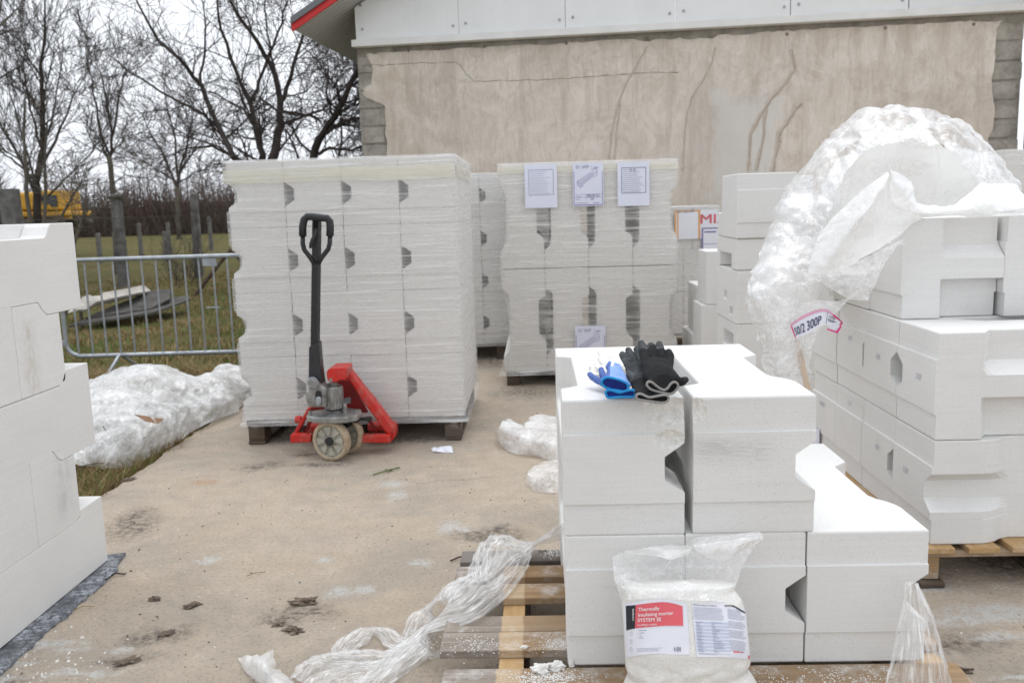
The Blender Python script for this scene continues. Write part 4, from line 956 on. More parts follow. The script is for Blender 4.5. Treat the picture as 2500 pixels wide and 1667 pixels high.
guided_tree('bare_tree', 'dark leaning bare tree touching the left corner of the building', [
    ([(1930, 1480), (1970, 1150), (2000, 990), (2050, 860), (2130, 760), (2220, 560), (2300, 400), (2330, 200)], .11, .03, 1.4), ([(2050, 860), (2160, 800), (2260, 760), (2380, 740)], .06, .02, 1.4), ([(2130, 1100), (2180, 900), (2180, 700), (2140, 480)], .03, .01, 1.3),
    ([(2000, 990), (2100, 950), (2250, 960), (2380, 900)], .04, .012, 1.6), ([(2130, 760), (2080, 600), (2100, 420)], .035, .01, 1.3), ([(2220, 560), (2350, 500)], .03, .01, 1.0), ([(2000, 990), (1900, 900), (1850, 780)], .03, .01, 1.)], 15.5, dict(PA, n=17, L=1.25, kids=[7, 5]), 8, M['bark'], M['twig'])
guided_tree('bare_tree', 'upright bare tree standing in front of the yellow digger', [
    ([(245, 1420), (235, 1200), (240, 1080), (265, 950), (270, 650), (262, 420), (285, 180), (280, -60)], .15, .02, 1.9), ([(232, 1250), (150, 1050), (60, 900), (-20, 750), (-60, 500)], .07, .016, 1.6), ([(240, 1100), (330, 950), (400, 800), (470, 620), (530, 500)], .065, .012, 1.5),
    ([(250, 1000), (310, 850), (350, 650), (385, 480), (410, 200)], .05, .008, 1.3), ([(220, 1150), (100, 1040), (0, 960), (-90, 900)], .05, .014, 1.4), ([(240, 1300), (330, 1230), (450, 1100), (600, 960)], .05, .012, 1.5), ([(265, 950), (190, 700), (150, 450), (170, 260)], .05, .01, 1.5), ([(262, 420), (330, 250), (350, 150)], .02, .006, .6), ([(262, 500), (180, 360), (120, 120), (140, -20)], .03, .006, 1.0), ([(235, 1200), (180, 1000), (90, 700), (20, 400)], .05, .01, 1.5)],
    26.0, dict(PA, up=.10, ang=(.3, .85), L=2.0, rmin=.006, n=13), 12, M['bark'], M['twig'])
guided_tree('bare_tree', 'slim bare tree rising behind the middle concrete post', [
    ([(735, 1480), (715, 1200), (705, 1000)], .08, .06, .4), ([(705, 1000), (720, 850), (760, 600), (800, 440), (790, 380)], .045, .008, 1.3), ([(705, 1000), (640, 850), (600, 600), (555, 380), (545, 260)], .04, .008, 1.3), ([(705, 1000), (800, 880), (900, 850)], .03, .008, .9), ([(715, 900), (690, 700), (650, 500), (600, 340)], .035, .008, 1.2), ([(705, 1010), (600, 930), (540, 800)], .03, .008, .9), ([(715, 1180), (800, 1120), (880, 1130)], .02, .006, .5)],
    21.0, dict(PA, up=.08, ang=(.3, .9), L=1.35, rmin=.005, n=11), 16, M['bark2'], M['twig'])
guided_tree('bare_tree', 'bare tree with a pale mottled trunk in the meadow, between the two concrete posts', [
    ([(1140, 1512), (1136, 1350), (1132, 1200)], .17, .15, .0), ([(1132, 1200), (1150, 1050), (1200, 900), (1232, 700), (1240, 580)], .12, .02, 1.5), ([(1132, 1200), (1050, 1000), (960, 850), (880, 700)], .1, .02, 1.5), ([(1138, 1150), (1120, 900), (1060, 650), (1040, 540)], .1, .02, 1.5), ([(1150, 1100), (1250, 950), (1320, 800)], .08, .02, 1.3), ([(1140, 1170), (1000, 1080), (880, 1000)], .06, .02, 1.0), ([(1150, 1160), (1290, 1080), (1420, 1040)], .06, .02, 1.2)],
    56.0, dict(PA, up=.06, ang=(.3, .9), L=3.6, rmin=.013, n=13), 20, M['bark2'], M['twig'])
guided_tree('bare_tree', 'bare branches of a tree reaching in at the top left corner', [
    ([(-420, 1400), (-300, 700), (-150, 350), (-40, 200), (50, 120), (120, 50), (170, -40)], .045, .008, 1.8), ([(-150, 350), (-60, 260), (40, 200), (120, 180)], .03, .008, 1.5), ([(-100, 270), (0, 60), (20, -40)], .03, .008, 1.5), ([(-300, 700), (-120, 560), (0, 500), (130, 420)], .04, .008, 1.6)],
    15.0, dict(PA, L=.75, n=7, rmin=.003, kids=[4, 3]), 25, M['bark2'], M['twig'])
for k, (lab, pts, r, Y) in enumerate([('pale thin sapling left of the yellow digger', [(200, 1440), (170, 1250), (165, 1050), (150, 850), (160, 650)], .035, 13.5), ('pale thin sapling in front of the digger cab', [(280, 1440), (292, 1250), (285, 1000), (300, 800)], .03, 13.8),
        ('pale crooked sapling just right of the left stack top', [(470, 1560), (500, 1480), (540, 1340), (548, 1280)], .022, 11.0), ('forked dry sapling behind the top of the left stack', [(360, 1440), (470, 1240), (520, 1160)], .02, 12.0)]):
    rng = random.Random(50+k); P0 = [Vector([float(a) for a in AY('c1', x, y, Y)]) for x, y in pts]
    t = thing('sapling', lab, 'young tree', (P0[0].x, P0[0].y, -.06), 'thin saplings by the fence'); g = MB(); g.tube([Vector((P0[0].x, P0[0].y, -.08))]+P0, [r]+[r*(1-.7*i/len(P0)) for i in range(len(P0))], 6); g.build('trunk', M['bark2'], t)
    g = MB()
    for j in range(26):
        u = rng.uniform(.3, 1)*(len(P0)-1); i = min(int(u), len(P0)-2); twig(g, P0[i].lerp(P0[i+1], u-i), Vector((rng.gauss(0, 1), rng.gauss(0, .5), rng.uniform(.2, 1.4))).normalized(), .45, .006, 1, dict(PA, rmin=.003), rng)
    g.build('crown', M['bark2'], t)
# hedge of brown undergrowth across the far side of the meadow
rng = random.Random(5); g = MB()
v, f = [], []; nx, nz = 160, 8
def hx(i): return -95+ i*(110/nx)
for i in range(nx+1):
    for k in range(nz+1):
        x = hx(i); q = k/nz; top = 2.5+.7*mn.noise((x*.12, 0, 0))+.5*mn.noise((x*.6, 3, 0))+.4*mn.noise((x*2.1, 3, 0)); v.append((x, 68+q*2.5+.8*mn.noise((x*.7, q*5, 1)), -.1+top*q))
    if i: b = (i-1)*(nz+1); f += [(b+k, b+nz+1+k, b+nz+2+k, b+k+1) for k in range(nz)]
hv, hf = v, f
for j in range(15000):
    x = rng.uniform(-95, 15); y = rng.uniform(64.5, 71); h = rng.uniform(.45, 1.)*(4.3+.7*mn.noise((x*.12, 0, 0))); z0 = rng.uniform(-.1, 1.6)
    a = Vector((x, y, z0)); b = a+Vector((rng.gauss(0, .5), rng.gauss(0, .3), h*rng.uniform(.45, 1)-z0*.4)); m_ = a.lerp(b, .5)+Vector((rng.gauss(0, .2), 0, 0))
    g.tube([a, m_, b], [.035, .022, .010], 3, caps=False)
n1 = len(g.v); 
tag(g.build('hedge', M['hedge'], loc=(-30, 68, 0)), 'brown bare undergrowth hedge across the far side of the meadow', 'hedge', kind='stuff')
tag(ob('undergrowth', hv, hf, M['hedgecore'], loc=(-30, 69, 0)), 'dark undergrowth core of the hedge beyond the meadow, coloured as its inner shade', 'undergrowth', kind='stuff')  # dark sheet whose colour stands for the shade between the twigs
g = MB()
for j in range(240):
    x = rng.uniform(-150, 30); y = rng.uniform(85, 115); h = rng.uniform(4.5, 8.5)
    g.tube([(x, y, 0), (x+rng.gauss(0, .3), y, h*.6), (x+rng.gauss(0, .6), y, h)], [.12, .07, .02], 3, caps=False)
    for q in range(26):
        z = h*rng.uniform(.25, .98); a = Vector((x, y, z)); b = a+Vector((rng.gauss(0, 1.2), 0, rng.uniform(.3, 1.6))); g.tube([a, b, b+Vector((rng.gauss(0, .5), 0, .5))], [.04, .022, .012], 3, caps=False)
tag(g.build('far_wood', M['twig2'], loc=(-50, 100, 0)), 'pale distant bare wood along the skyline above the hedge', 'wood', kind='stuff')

# yellow digger
yd = 34.
def dp(x, y, dy=0): return AY('c1', x, y, yd+dy)
t = thing('digger', 'yellow digger parked behind the bare tree at the far left', 'digger', [*dp(260, 1440)[:2], -.06])
def boxpx(name, mat, x0, x1, ya, yb__, d0, d1, par, bev=.05):
    a, b = dp(x0, yb__), dp(x1, ya); g = MB(); g.box((a[0], yd+d0, a[2]), (b[0], yd+d1, b[2])); return g.build(name, mat, par, bevel=bev)
body = boxpx('engine_cover', M['yellow'], 100, 240, 1225, 1345, 0, 1.8, t, .12); boxpx('counterweight', M['yellow'], 92, 130, 1250, 1390, .1, 1.9, t, .15)
cab = boxpx('cab', M['yellow'], 285, 395, 1215, 1345, -.3, 1.4, t, .08); boxpx('window', M['dglass'], 300, 345, 1245, 1305, -.34, -.26, cab, .01); boxpx('window', M['dglass'], 352, 388, 1245, 1320, -.34, -.26, cab, .01)
boxpx('turntable', M['yellow'], 140, 430, 1345, 1385, -.2, 1.9, t, .05)
for d in (-.5, 1.7):
    tr = boxpx('track', M['steelrust'], 110, 420, 1395, 1462, d, d+.6, t, .18); 
g = MB(); g.tube([dp(380, 1340, .4), dp(405, 1250, .4), dp(425, 1290, .4), dp(432, 1400, .4)], [.28, .26, .2, .16], 6); g.build('boom', M['yellow'], t)

# concrete posts with chain link
def post(label, bx, by, tx, tz, lean=(0, 0), w=.12, h=1.85, hook=True):
    t = thing('fence_post', label, 'fence post', (bx, by, -.06), 'old concrete fence posts')
    g = MB(); a = w/2; v0 = [(-a, -a), (a, -a), (a, a), (-a, a)]; n = 12; vv = []
    for i in range(n+1):
        q = i/n; s = 1-.15*q; vv += [(bx+lean[0]*q+x*s+.008*mn.noise((i, x*40, bx)), by+lean[1]*q+y*s, -.1+(h+.1)*q) for x, y in v0]
    ff = [(i*4+k, i*4+(k+1) % 4, (i+1)*4+(k+1) % 4, (i+1)*4+k) for i in range(n) for k in range(4)]+[(n*4, n*4+1, n*4+2, n*4+3)]
    ob('shaft', vv, ff, M['post'], t, bevel=.012)
    if hook: g = MB(); g.box((bx+lean[0]-a*1.25, by+lean[1]-a*1.25, h-.10), (bx+lean[0]+a*1.2, by+lean[1]+a*1.2, h-.04)); g.build('iron_band', M['steelrust'], t, bevel=.004)
    return t
P1b, P1t = AZ('w', 291, 662, -.06), AY('w', 266, 446, AZ('w', 291, 662, -.06)[1]-.1)
post('tall concrete fence post with a dark band, behind the crowd barrier', P1b[0], P1b[1]-.1, 0, 0, (P1t[0]-P1b[0], .0), .19, P1t[2])
P2b = AZ('w', 458, 640, -.06); P2t = AY('w', 445, 446, P2b[1])
post('brown stained concrete fence post nearest the wrapped stack', P2b[0], P2b[1], 0, 0, (P2t[0]-P2b[0], 0), .17, P2t[2], hook=False)
P0t = AY('w', 20, 434, 14.2); post('wide grey concrete fence post above the left stack', P0t[0]+.02, 14.2, 0, 0, (-.02, 0), .27, P0t[2], hook=False)
far = [AZ('c2', 1160, 420, -.06), AZ('c2', 1395, 400, -.06), AZ('c2', 1370, 470, -.06), AZ('c2', 1735, 380, -.06), AZ('c2', 825, 480, -.06)]
for i, (p, h) in enumerate(zip(far, (1.15, 1.15, .9, 1.3, .9))):
    post(['short grey stake left of centre in the far meadow', 'short grey stake close to the pale trunked tree', 'low brown stake before the far meadow strip', 'short propped stake by the wrapped stack edge', 'low dark stake right of the left stack'][i], p[0], p[1], 0, 0, (0, 0), .14, h, hook=False)
# chain link mesh
fc = thing('chain_link_fence', 'sagging rusty chain link mesh hung on the concrete posts', 'fence', (-8, 16.5, 0))
def link(p, q, h=1.35, pitch=.085):
    g = MB(); p = Vector((p[0], p[1], 0)); q = Vector((q[0], q[1], 0)); L = (q-p).length; u = (q-p)/L; n = int(L/pitch)
    for s in (1, -1):
        for i in range(-int(h/pitch)-1, n+int(h/pitch)+1):
            x0 = i*pitch; a0, z0, a1, z1 = x0, 0., x0+s*h, h
            ts0, ts1 = 0., 1.
            if s == 1: ts0 = max(0, -x0/h); ts1 = min(1, (L-x0)/h)
            else: ts0 = max(0, (x0-L)/h); ts1 = min(1, x0/h)
            if ts1-ts0 < .02: continue
            A_ = p+u*(x0+s*h*ts0)+Vector((0, 0, h*ts0)); B_ = p+u*(x0+s*h*ts1)+Vector((0, 0, h*ts1)); sg = lambda w: w+Vector((0, .03*math.sin(w.x*5), .015*math.sin(w.x*3+w.y)))
            g.tube([sg(A_), sg(A_.lerp(B_, .5)), sg(B_)], .0028, 3, caps=False)
    g.tube([p+Vector((0, 0, h)), q+Vector((0, 0, h))], .004, 4)
    return g
gA = link((P0t[0], 14.2), (P1b[0], P1b[1])); gA.build('wire_mesh', M['wire'], fc)
link((P1b[0], P1b[1]), (P2b[0], P2b[1])).build('wire_mesh', M['wire'], fc)
link((P2b[0], P2b[1]), (P2b[0]+.9, P2b[1]+3.4)).build('wire_mesh', M['wire'], fc)
link((P2b[0]+.9, P2b[1]+3.4), (P2b[0]+2.6, P2b[1]+9), pitch=.12).build('wire_mesh', M['wire'], fc)
g = MB(); 
# crossing stay wires/props behind the stack edge
pp_ = [AY('c2', 1800, 480, 15), AY('c2', 1895, 365, 15), AY('c2', 1990, 470, 15)]
t = thing('timber_prop', 'dark timber props crossing behind the barrier, right by the wrapped stack', 'prop', (pp_[0][0], 15, -.06)); g.tube([(pp_[0][0]-.5, 15, -.06), pp_[0], pp_[1]], .035, 6); g.build('strut', M['wood_dark'], t); g = MB(); g.tube([pp_[1], pp_[2], (pp_[2][0]+.5, 15, -.06)], .035, 6); g.build('strut', M['wood_dark'], t)

# crowd barrier
YB = 7.40
t = thing('crowd_barrier', 'galvanised steel crowd barrier standing on the grass', 'barrier', (-3.0, YB, -.06))
bl, br_, zt_, zb_ = -4.105, -1.60, .985, .148
pth = [(br_, YB, zt_), (bl+.12, YB, zt_-.005)] + [(bl+.12-.12*math.sin(a), YB, zt_-.125+.12*math.cos(a)) for a in [R(x) for x in (15, 30, 50, 70, 90)]] + [(bl, YB, zb_+.12)] + [(bl+.12-.12*math.cos(a), YB, zb_+.12-.12*math.sin(a)) for a in [R(x) for x in (20, 40, 60, 90)]] + [(br_, YB, zb_+.012)]
g = MB(); g.tube(pth, .0195, 10); g.build('frame_tube', M['galv'], t, smooth=True)
for i in range(-1, 22):
    x = AY('c2', 725+116.5*i, 840, YB)[0]
    if bl+.05 < x < br_: g = MB(); g.tube([(x, YB, zb_+.01), (x, YB, zt_-.008)], .0082, 6); g.build('bar', M['galv'], t)
xa, xb = AY('c2', 1690, 840, YB)[0], AY('c2', 1803, 840, YB)[0]
g = MB(); g.box((xa, YB-.006, zt_-.085), (xb, YB+.004, zt_-.02)); g.build('name_plate', M['galv'], t)
g = MB(); g.tube([(xa, YB, AY('c2', 1760, 842, YB)[2]), (xb, YB, AY('c2', 1760, 842, YB)[2])], .006, 6); g.build('rung', M['galv'], t)
g = MB(); g.box((bl-.16, YB-.02, .24), (bl+.01, YB+.02, .29)); g.build('hook', M['galv'], t, bevel=.004)
for x in (-3.62, -1.75):
    g = MB(); g.tube([(x-.02, YB, zb_+.01), (x-.06, YB-.28, -.05)], .017, 8); g.build('leg', M['galv'], t); g = MB(); g.tube([(x-.02, YB, zb_+.01), (x+.08, YB+.26, -.05)], .017, 8); g.build('leg', M['galv'], t)

# dumped boards
def board(label, name, pts, th, mat, cat='board', grp='boards dumped on the grass', bev=.004):
    g = MB(); p = [np.array(q) for q in pts]; nrm = np.cross(p[1]-p[0], p[2]-p[0]); nrm /= np.linalg.norm(nrm); nrm = nrm if nrm[2] < 0 else -nrm
    g.prism(p, nrm*th); return tag(g.build(name, M[mat], bevel=bev), label, cat, grp)
def c2p(x, y, Y): return AY('c2', x, y, Y)
board('long black plank lowest in the board pile, its tip towards the left stack', 'plank', [c2p(555, 990, 10.6), c2p(720, 960, 10.7), c2p(1250, 880, 11.2), c2p(1560, 770, 12.4), c2p(1540, 738, 12.7), c2p(1200, 800, 12.0), c2p(780, 900, 11.2)], .03, 'boardg')
board('dark plank lying along the middle of the board pile', 'plank', [c2p(700, 925, 10.9), c2p(1230, 850, 11.5), c2p(1390, 770, 12.0), c2p(1400, 700, 12.4), c2p(1200, 720, 12.2), c2p(820, 870, 11.4)], .05, 'boardg')
board('charcoal trough shaped panel at the right of the board pile', 'plank', [c2p(1100, 790, 11.9), c2p(1360, 765, 12.0), c2p(1400, 690, 12.5), c2p(1240, 700, 12.5), c2p(1130, 705, 12.3)], .06, 'boardg')
board('dirty white panel on top of the board pile', 'panel', [c2p(640, 850, 10.7), c2p(690, 862, 10.7), c2p(790, 795, 11.0), c2p(1130, 720, 11.8), c2p(1240, 705, 12.3), c2p(1180, 655, 12.4), c2p(1010, 690, 12.0), c2p(830, 720, 11.6), c2p(810, 765, 11.4), c2p(730, 735, 11.3), c2p(670, 755, 11.1)], .03, 'boardw')
board('small pale board tipping down at the left of the pile', 'panel', [c2p(555, 880, 10.4), c2p(640, 850, 10.5), c2p(700, 850, 10.6), c2p(740, 800, 10.8), c2p(640, 760, 10.9)], .02, 'boardw')
# grass blades
def blades(name, label, num, region, hgt, mat, seed, wid=.004, clump=.6):
    rg = np.random.RandomState(seed); V = []; F = []; k = 0
    out = 0
    while out < num:
        x, y = region(rg)
        if x is None: continue
        c = mn.noise((x*1.6, y*1.6, seed)); 
        if c*clump*1.6+.35 < rg.rand()*.8: continue
        out += 1
        h = hgt*(.45+.8*rg.rand())*(1+.8*max(0, mn.noise((x*.9, y*.9, 7)))); a = rg.rand()*6.283; w = wid*(.6+.8*rg.rand())*(1+y*.06); ln = rg.randn(2)*h*.55
        dx, dy = math.cos(a)*w, math.sin(a)*w; z = -.065
        V += [(x-dx, y-dy, z), (x+dx, y+dy, z), (x+dx*.7+ln[0]*.4, y+dy*.7+ln[1]*.4, z+h*.6), (x-dx*.7+ln[0]*.4, y-dy*.7+ln[1]*.4, z+h*.6), (x+ln[0], y+ln[1], z+h)]
        F += [(k, k+1, k+2, k+3), (k+3, k+2, k+4)]; k += 5
    return tag(ob(name, V, F, mat, loc=(-5, 8, 0)), label, 'grass', kind='stuff')
def reg_far(rg):
    y = 3.6+ (rg.rand()**1.5)*22; x = -2.14-(rg.rand())*(.55*y+1.5)
    return (x, y)
blades('grass', 'short green grass over the rough meadow', 42000, reg_far, .06, M['grassg'], 4, .0035)
blades('dry_grass', 'matted straw coloured dead grass in the meadow', 52000, reg_far, .075, M['dry'], 6, .0032)
def reg_edge(rg):
    y = 3.3+rg.rand()*1.75; return (-2.15-rg.rand()**1.5*.5, y)
blades('dry_grass', 'longer dead grass tuft along the slab edge below the plastic heap', 5200, reg_edge, .12, M['dry'], 9, .0016, .3)
blades('grass', 'few green blades along the slab edge', 900, reg_edge, .11, M['grassg'], 10, .002, .3)
def reg_bar(rg):
    return (-4.4+rg.rand()*2.4, 6.3+rg.rand()*.7)
blades('dry_grass', 'tall brown tufts below the crowd barrier', 5200, reg_bar, .17, M['dry'], 11, .0026, 1.)
# brambles and weeds
g = MB(); rng = random.Random(3)
for k in range(26):
    p = AZ('c3', 640+rng.uniform(200, 620), rng.uniform(900, 1030), -.06); p = Vector([float(a) for a in p]); d = Vector((rng.gauss(0, .5), rng.gauss(0, .4), rng.uniform(.4, 1.2))).normalized(); L_ = rng.uniform(.12, .34)
    pt = [p]
    for i in range(6): d = (d+Vector((rng.gauss(0, .2), 0, -.16))).normalized(); pt.append(pt[-1]+d*L_/6)
    g.tube(pt, .0022, 4)
tag(g.build('bramble', M['stick']), 'thin dry bramble stems over the plastic heap edge', 'bramble', kind='stuff')
g = MB()
for k in range(60):
    p = Vector([float(a) for a in AZ('c2', rng.uniform(1380, 1640), rng.uniform(560, 700), -.06)]); twig(g, p, Vector((rng.gauss(0, .35), rng.gauss(0, .2), 1)).normalized(), rng.uniform(.4, 1.0), .006, 1, dict(PA, rmin=.0028, kids=[2, 3]), rng)
tag(g.build('dry_weeds', M['twig']), 'dry dark weeds in front of the right hand concrete post', 'weeds', kind='stuff')

# ================================================================== PALLET TRUCK
YT = 4.56
def T(x, y, Y=YT): return AY('t8', x, y, Y)
def Hh(x, y, Y=YT): return AY('h', x, y, Y)
pt = thing('pallet_truck', 'red hand pallet truck with black handle parked before the wrapped stack', 'pallet truck', (-1.08, 4.7, 0))
def tp(name, mat, pts, Y0, dep, par=pt, bev=.006):
    g = MB(); g.prism([T(x, y, Y0) for x, y in pts], (0, dep, 0)); return g.build(name, M[mat], par, bevel=bev)
fr_ = tp('frame', 'red', [(1000, 105), (1045, 150), (1230, 395), (1400, 600), (1560, 810), (1700, 1000), (1640, 1098), (1575, 1065), (1420, 850), (1270, 655), (1120, 420), (1060, 330), (1040, 290), (880, 290), (880, 110)], YT+.10, .085, bev=.010)
tp('frame_side', 'red', [(430, 690), (480, 700), (265, 1095), (200, 1095)], YT+.12, .07, fr_)
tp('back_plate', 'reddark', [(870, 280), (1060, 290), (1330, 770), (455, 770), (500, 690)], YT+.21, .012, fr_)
tp('cross_bar', 'red', [(168, 1100), (200, 1080), (480, 1096), (480, 1205), (170, 1216)], YT+.07, .05, fr_)
tp('cross_bar', 'red', [(1212, 1100), (1640, 1096), (1644, 1214), (1216, 1214)], YT+.07, .05, fr_)
tp('corner_block', 'red', [(1590, 1080), (1640, 950), (1715, 1005), (1722, 1120), (1650, 1216), (1590, 1200)], YT+.125, .10, fr_, .012)
for x in (-1.335, -.985):       # forks running under the stack
    g = MB(); g.box((x, YT+.24, .086), (x+.155, YT+1.35, .128)); fk = g.build('fork', M['red'], pt, bevel=.01)
    g = MB(); g.cyl((x+.04, YT+1.15, .045), (x+.115, YT+1.15, .045), .042, 14); g.build('load_roller', M['nylon'], fk)
for xa, xb in ((248, 340), (1545, 1635)):
    g = MB(); a, b = T(xa, 868, YT+.14), T(xb, 868, YT+.14); g.cyl(a, b, .021, 14); g.build('pivot_pin', M['red'], pt, bevel=.004)
# head cap
cap = tp('pump_head', 'red', [(700, 190), (720, 140), (770, 108), (985, 102), (1010, 130), (985, 285), (890, 292), (850, 318), (760, 320), (722, 300)], YT-.02, .15, bev=.018)
g = MB(); a = T(772, 283, YT-.02); g.cyl(a, a+[0, -.006, 0], .008, 10); g.build('screw', M['bolt'], cap)
# pump
pc = T(812, 540, YT+.04); 
def lathe(name, mat, c, prof, par=pt, n=26, sm=True, sx=1.):
    v, f = [], []
    for r, z in prof: v += [(c[0]+r*sx*math.cos(2*math.pi*k/n), c[1]+r*math.sin(2*math.pi*k/n), z) for k in range(n)]
    m = len(prof); f = [(i*n+k, i*n+(k+1) % n, (i+1)*n+(k+1) % n, (i+1)*n+k) for i in range(m-1) for k in range(n)] + [tuple(range(n))[::-1], tuple(range((m-1)*n, m*n))]
    o = ob(name, v, f, M[mat], par, smooth=sm); 
    if sm: e = o.modifiers.new('es', 'EDGE_SPLIT'); e.split_angle = R(35)
    return o
zt8 = lambda y: T(812, y, YT+.04)[2]
px = (T(955, 500, YT+.04)[0]-T(668, 500, YT+.04)[0])/2
pump = lathe('pump_body', 'cast', pc, [(px*.96, zt8(695)), (px, zt8(680)), (px, zt8(400)), (px*.93, zt8(372)), (px*.5, zt8(368)), (px*.5, zt8(325))], sx=1.)
g = MB()
for dx in (-.3, .35, .8): 
    x = pc[0]+px*dx; yy = pc[1]-px*math.sqrt(1-dx*dx); g.box((x-.007, yy-.006, zt8(680)), (x+.007, yy+.01, zt8(390)))
g.build('pump_rib', M['cast'], pump, bevel=.004)
lathe('seal_ring', 'black', pc, [(px*.80, zt8(720)), (px*.80, zt8(692))], pump); lathe('collar', 'cast', pc, [(px*.74, zt8(765)), (px*.78, zt8(725))], pump)
# steering plate
zb_, zt_ = T(800, 865, YT+.02)[2], T(800, 775, YT+.02)[2]; xa, xb = T(405, 800)[0], T(1200, 800)[0]; cx = (xa+xb)/2; hw = (xb-xa)/2
pl_ = [(cx+hw*a, YT+.04+.12*b, zb_) for a, b in [(-.96, -.5), (-.55, -.85), (0, -1), (.6, -.95), (.95, -.6), (1, 0), (.9, .6), (.4, .9), (-.4, .9), (-.9, .5), (-1, 0)]]
g = MB(); g.prism(pl_, (0, 0, zt_-zb_)); g.build('steering_plate', M['cast'], pt, bevel=.008)
for x in (465, 1140, 980):
    a = T(x, 770 if x != 980 else 750, YT+(.0 if x != 980 else .02)); g = MB(); g.cyl(a-[0, 0, .012], a+[0, 0, .01 if x != 980 else .045], .011, 8); g.build('bolt', M['cast'], pt)
# lever bracket
br = tp('lever_bracket', 'cast', [(388, 470), (440, 430), (430, 330), (470, 275), (520, 262), (560, 300), (640, 370), (700, 420), (690, 690), (440, 690), (400, 580)], YT-.055, .10, bev=.012)
tp('bracket_slot', 'black', [(540, 640), (540, 470), (560, 445), (610, 445), (632, 480), (632, 640)], YT-.060, .006, br, .002)
tp('valve', 'galv', [(548, 545), (580, 530), (622, 545), (630, 620), (600, 665), (560, 670), (535, 620)], YT-.075, .012, br, .006)
a = T(505, 320, YT-.055); g = MB(); g.cyl(a, a+[0, -.016, 0], .018, 18); g.build('pivot_pin', M['cast'], br, bevel=.003); g = MB(); g.cyl(a, a+[0, -.008, 0], .030, 20); g.build('washer', M['galv'], br, bevel=.002)
a = T(493, 400, YT-.055); g = MB(); g.cyl(a, a+[0, -.003, 0], .006, 10); g.build('hole', M['black'], br)
# dark push rods and undercarriage
for pts in ([(385, 1090), (385, 1040), (430, 990), (450, 930), (470, 870)], [(1440, 1090), (1435, 1020), (1390, 960), (1350, 900), (1300, 850)]):
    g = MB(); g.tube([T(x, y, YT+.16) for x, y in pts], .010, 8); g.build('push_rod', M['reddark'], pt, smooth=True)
tp('yoke', 'black', [(620, 860), (1050, 870), (1180, 860), (1350, 830), (1370, 900), (1200, 890), (1000, 1000), (980, 1250), (700, 1220), (640, 1000)], YT+.06, .03, bev=.004)
# wheels, steered square to the frame
ax = np.array([.34, .94, 0]); ax /= np.linalg.norm(ax)
def wheel(c, r, par):
    side = np.cross(ax, [0, 0, 1]); n = 40
    w = thing_part(par, 'wheel', c)
    def ring(rr, off): return [c+ax*off+side*rr*math.cos(2*math.pi*k/n)+np.array([0, 0, 1])*rr*math.sin(2*math.pi*k/n) for k in range(n)]
    prof = [(.80*r, .004), (.86*r, 0), (.95*r, 0), (r, .007), (r*1.0, .045), (.95*r, .052), (.86*r, .052)]
    v = [p for rr, o in prof for p in ring(rr, o)]; f = [(i*n+k, i*n+(k+1) % n, (i+1)*n+(k+1) % n, (i+1)*n+k) for i in range(len(prof)-1) for k in range(n)]
    ty = ob('tyre', v, f, M['nylon2'], w, smooth=True)
    prof = [(.83*r, .003), (.79*r, .006), (.77*r, .016), (.30*r, .016), (.285*r, .004), (.0, .004)]
    v = [p for rr, o in prof for p in ring(rr, o)]; f = [(i*n+k, i*n+(k+1) % n, (i+1)*n+(k+1) % n, (i+1)*n+k) for i in range(len(prof)-1) for k in range(n)]
    v += ring(.8*r, .045); b = len(prof)*n; f.append(tuple(range(b, b+n)))
    ri = ob('rim', v, f, M['nylon'], w)
    g = MB()
    for k in range(8):
        a0 = 2*math.pi*k/8+.1; P = lambda a, rr, o: c+ax*o+side*rr*math.cos(a)+np.array([0, 0, 1])*rr*math.sin(a)
        q = [P(a0-.26, .765*r, .017), P(a0+.26, .765*r, .017), P(a0+.24, .33*r, .015), P(a0-.24, .33*r, .015)]; t_ = [P(a0-.22, .755*r, .006), P(a0+.22, .755*r, .006), P(a0+.16, .33*r, .005), P(a0-.16, .33*r, .005)]
        g.hexa(q+t_)
    g.build('spoke', M['nylon'], w)
    g = MB(); g.cyl(c+ax*.02, c-ax*.004, .27*r, 20, .23*r); g.build('hub_cap', M['rubber'], w, bevel=.003)
def thing_part(par, name, c):
    # the wheel's axle stub carries the wheel's pieces
    g = MB(); g.cyl(c+ax*.01, c+ax*.055, .018, 10); return g.build(name, M['black'], par)
wc = T(745, 1192, YT-.045); r_ = .1085; wc[2] = r_+.001
wheel(wc, r_, pt); wheel(wc+ax*.135, r_, pt)
# handle
pts = [(205, 520), (245, 520), (245, 1170), (200, 1170)]
g = MB(); g.prism([Hh(211, 120), Hh(266, 112), Hh(252, 1175), Hh(196, 1175)], (0, .032, 0)); hd = g.build('handle', M['black'], pt, bevel=.003)
g = MB(); g.prism([Hh(264, 112, YT+.002), Hh(290, 130, YT+.035), Hh(276, 1150, YT+.035), Hh(250, 1175, YT+.002)], (-.002, .004, 0)); g.build('handle_side', M['black'], hd)
g = MB(); g.prism([Hh(222, 135, YT-.002), Hh(258, 135, YT-.002), Hh(258, 215, YT-.002), Hh(222, 215, YT-.002)], (0, .004, 0)); g.build('slot', M['shade_black'], hd)
g = MB(); g.tube([Hh(228, 490), Hh(190, 430), Hh(146, 375), Hh(133, 320), Hh(133, 262)], .0125, 12); g.tube([Hh(262, 490), Hh(290, 440), Hh(345, 370), Hh(358, 320), Hh(360, 262)], .0125, 12); g.build('loop_tube', M['black'], hd, smooth=True)
g = MB(); g.tube([Hh(133, 262), Hh(133, 180), Hh(145, 125), Hh(172, 100), Hh(215, 100), Hh(290, 110), Hh(335, 113), Hh(358, 140), Hh(362, 190), Hh(360, 262)], .0195, 14); g.build('grip', M['rubber'], hd, smooth=True)
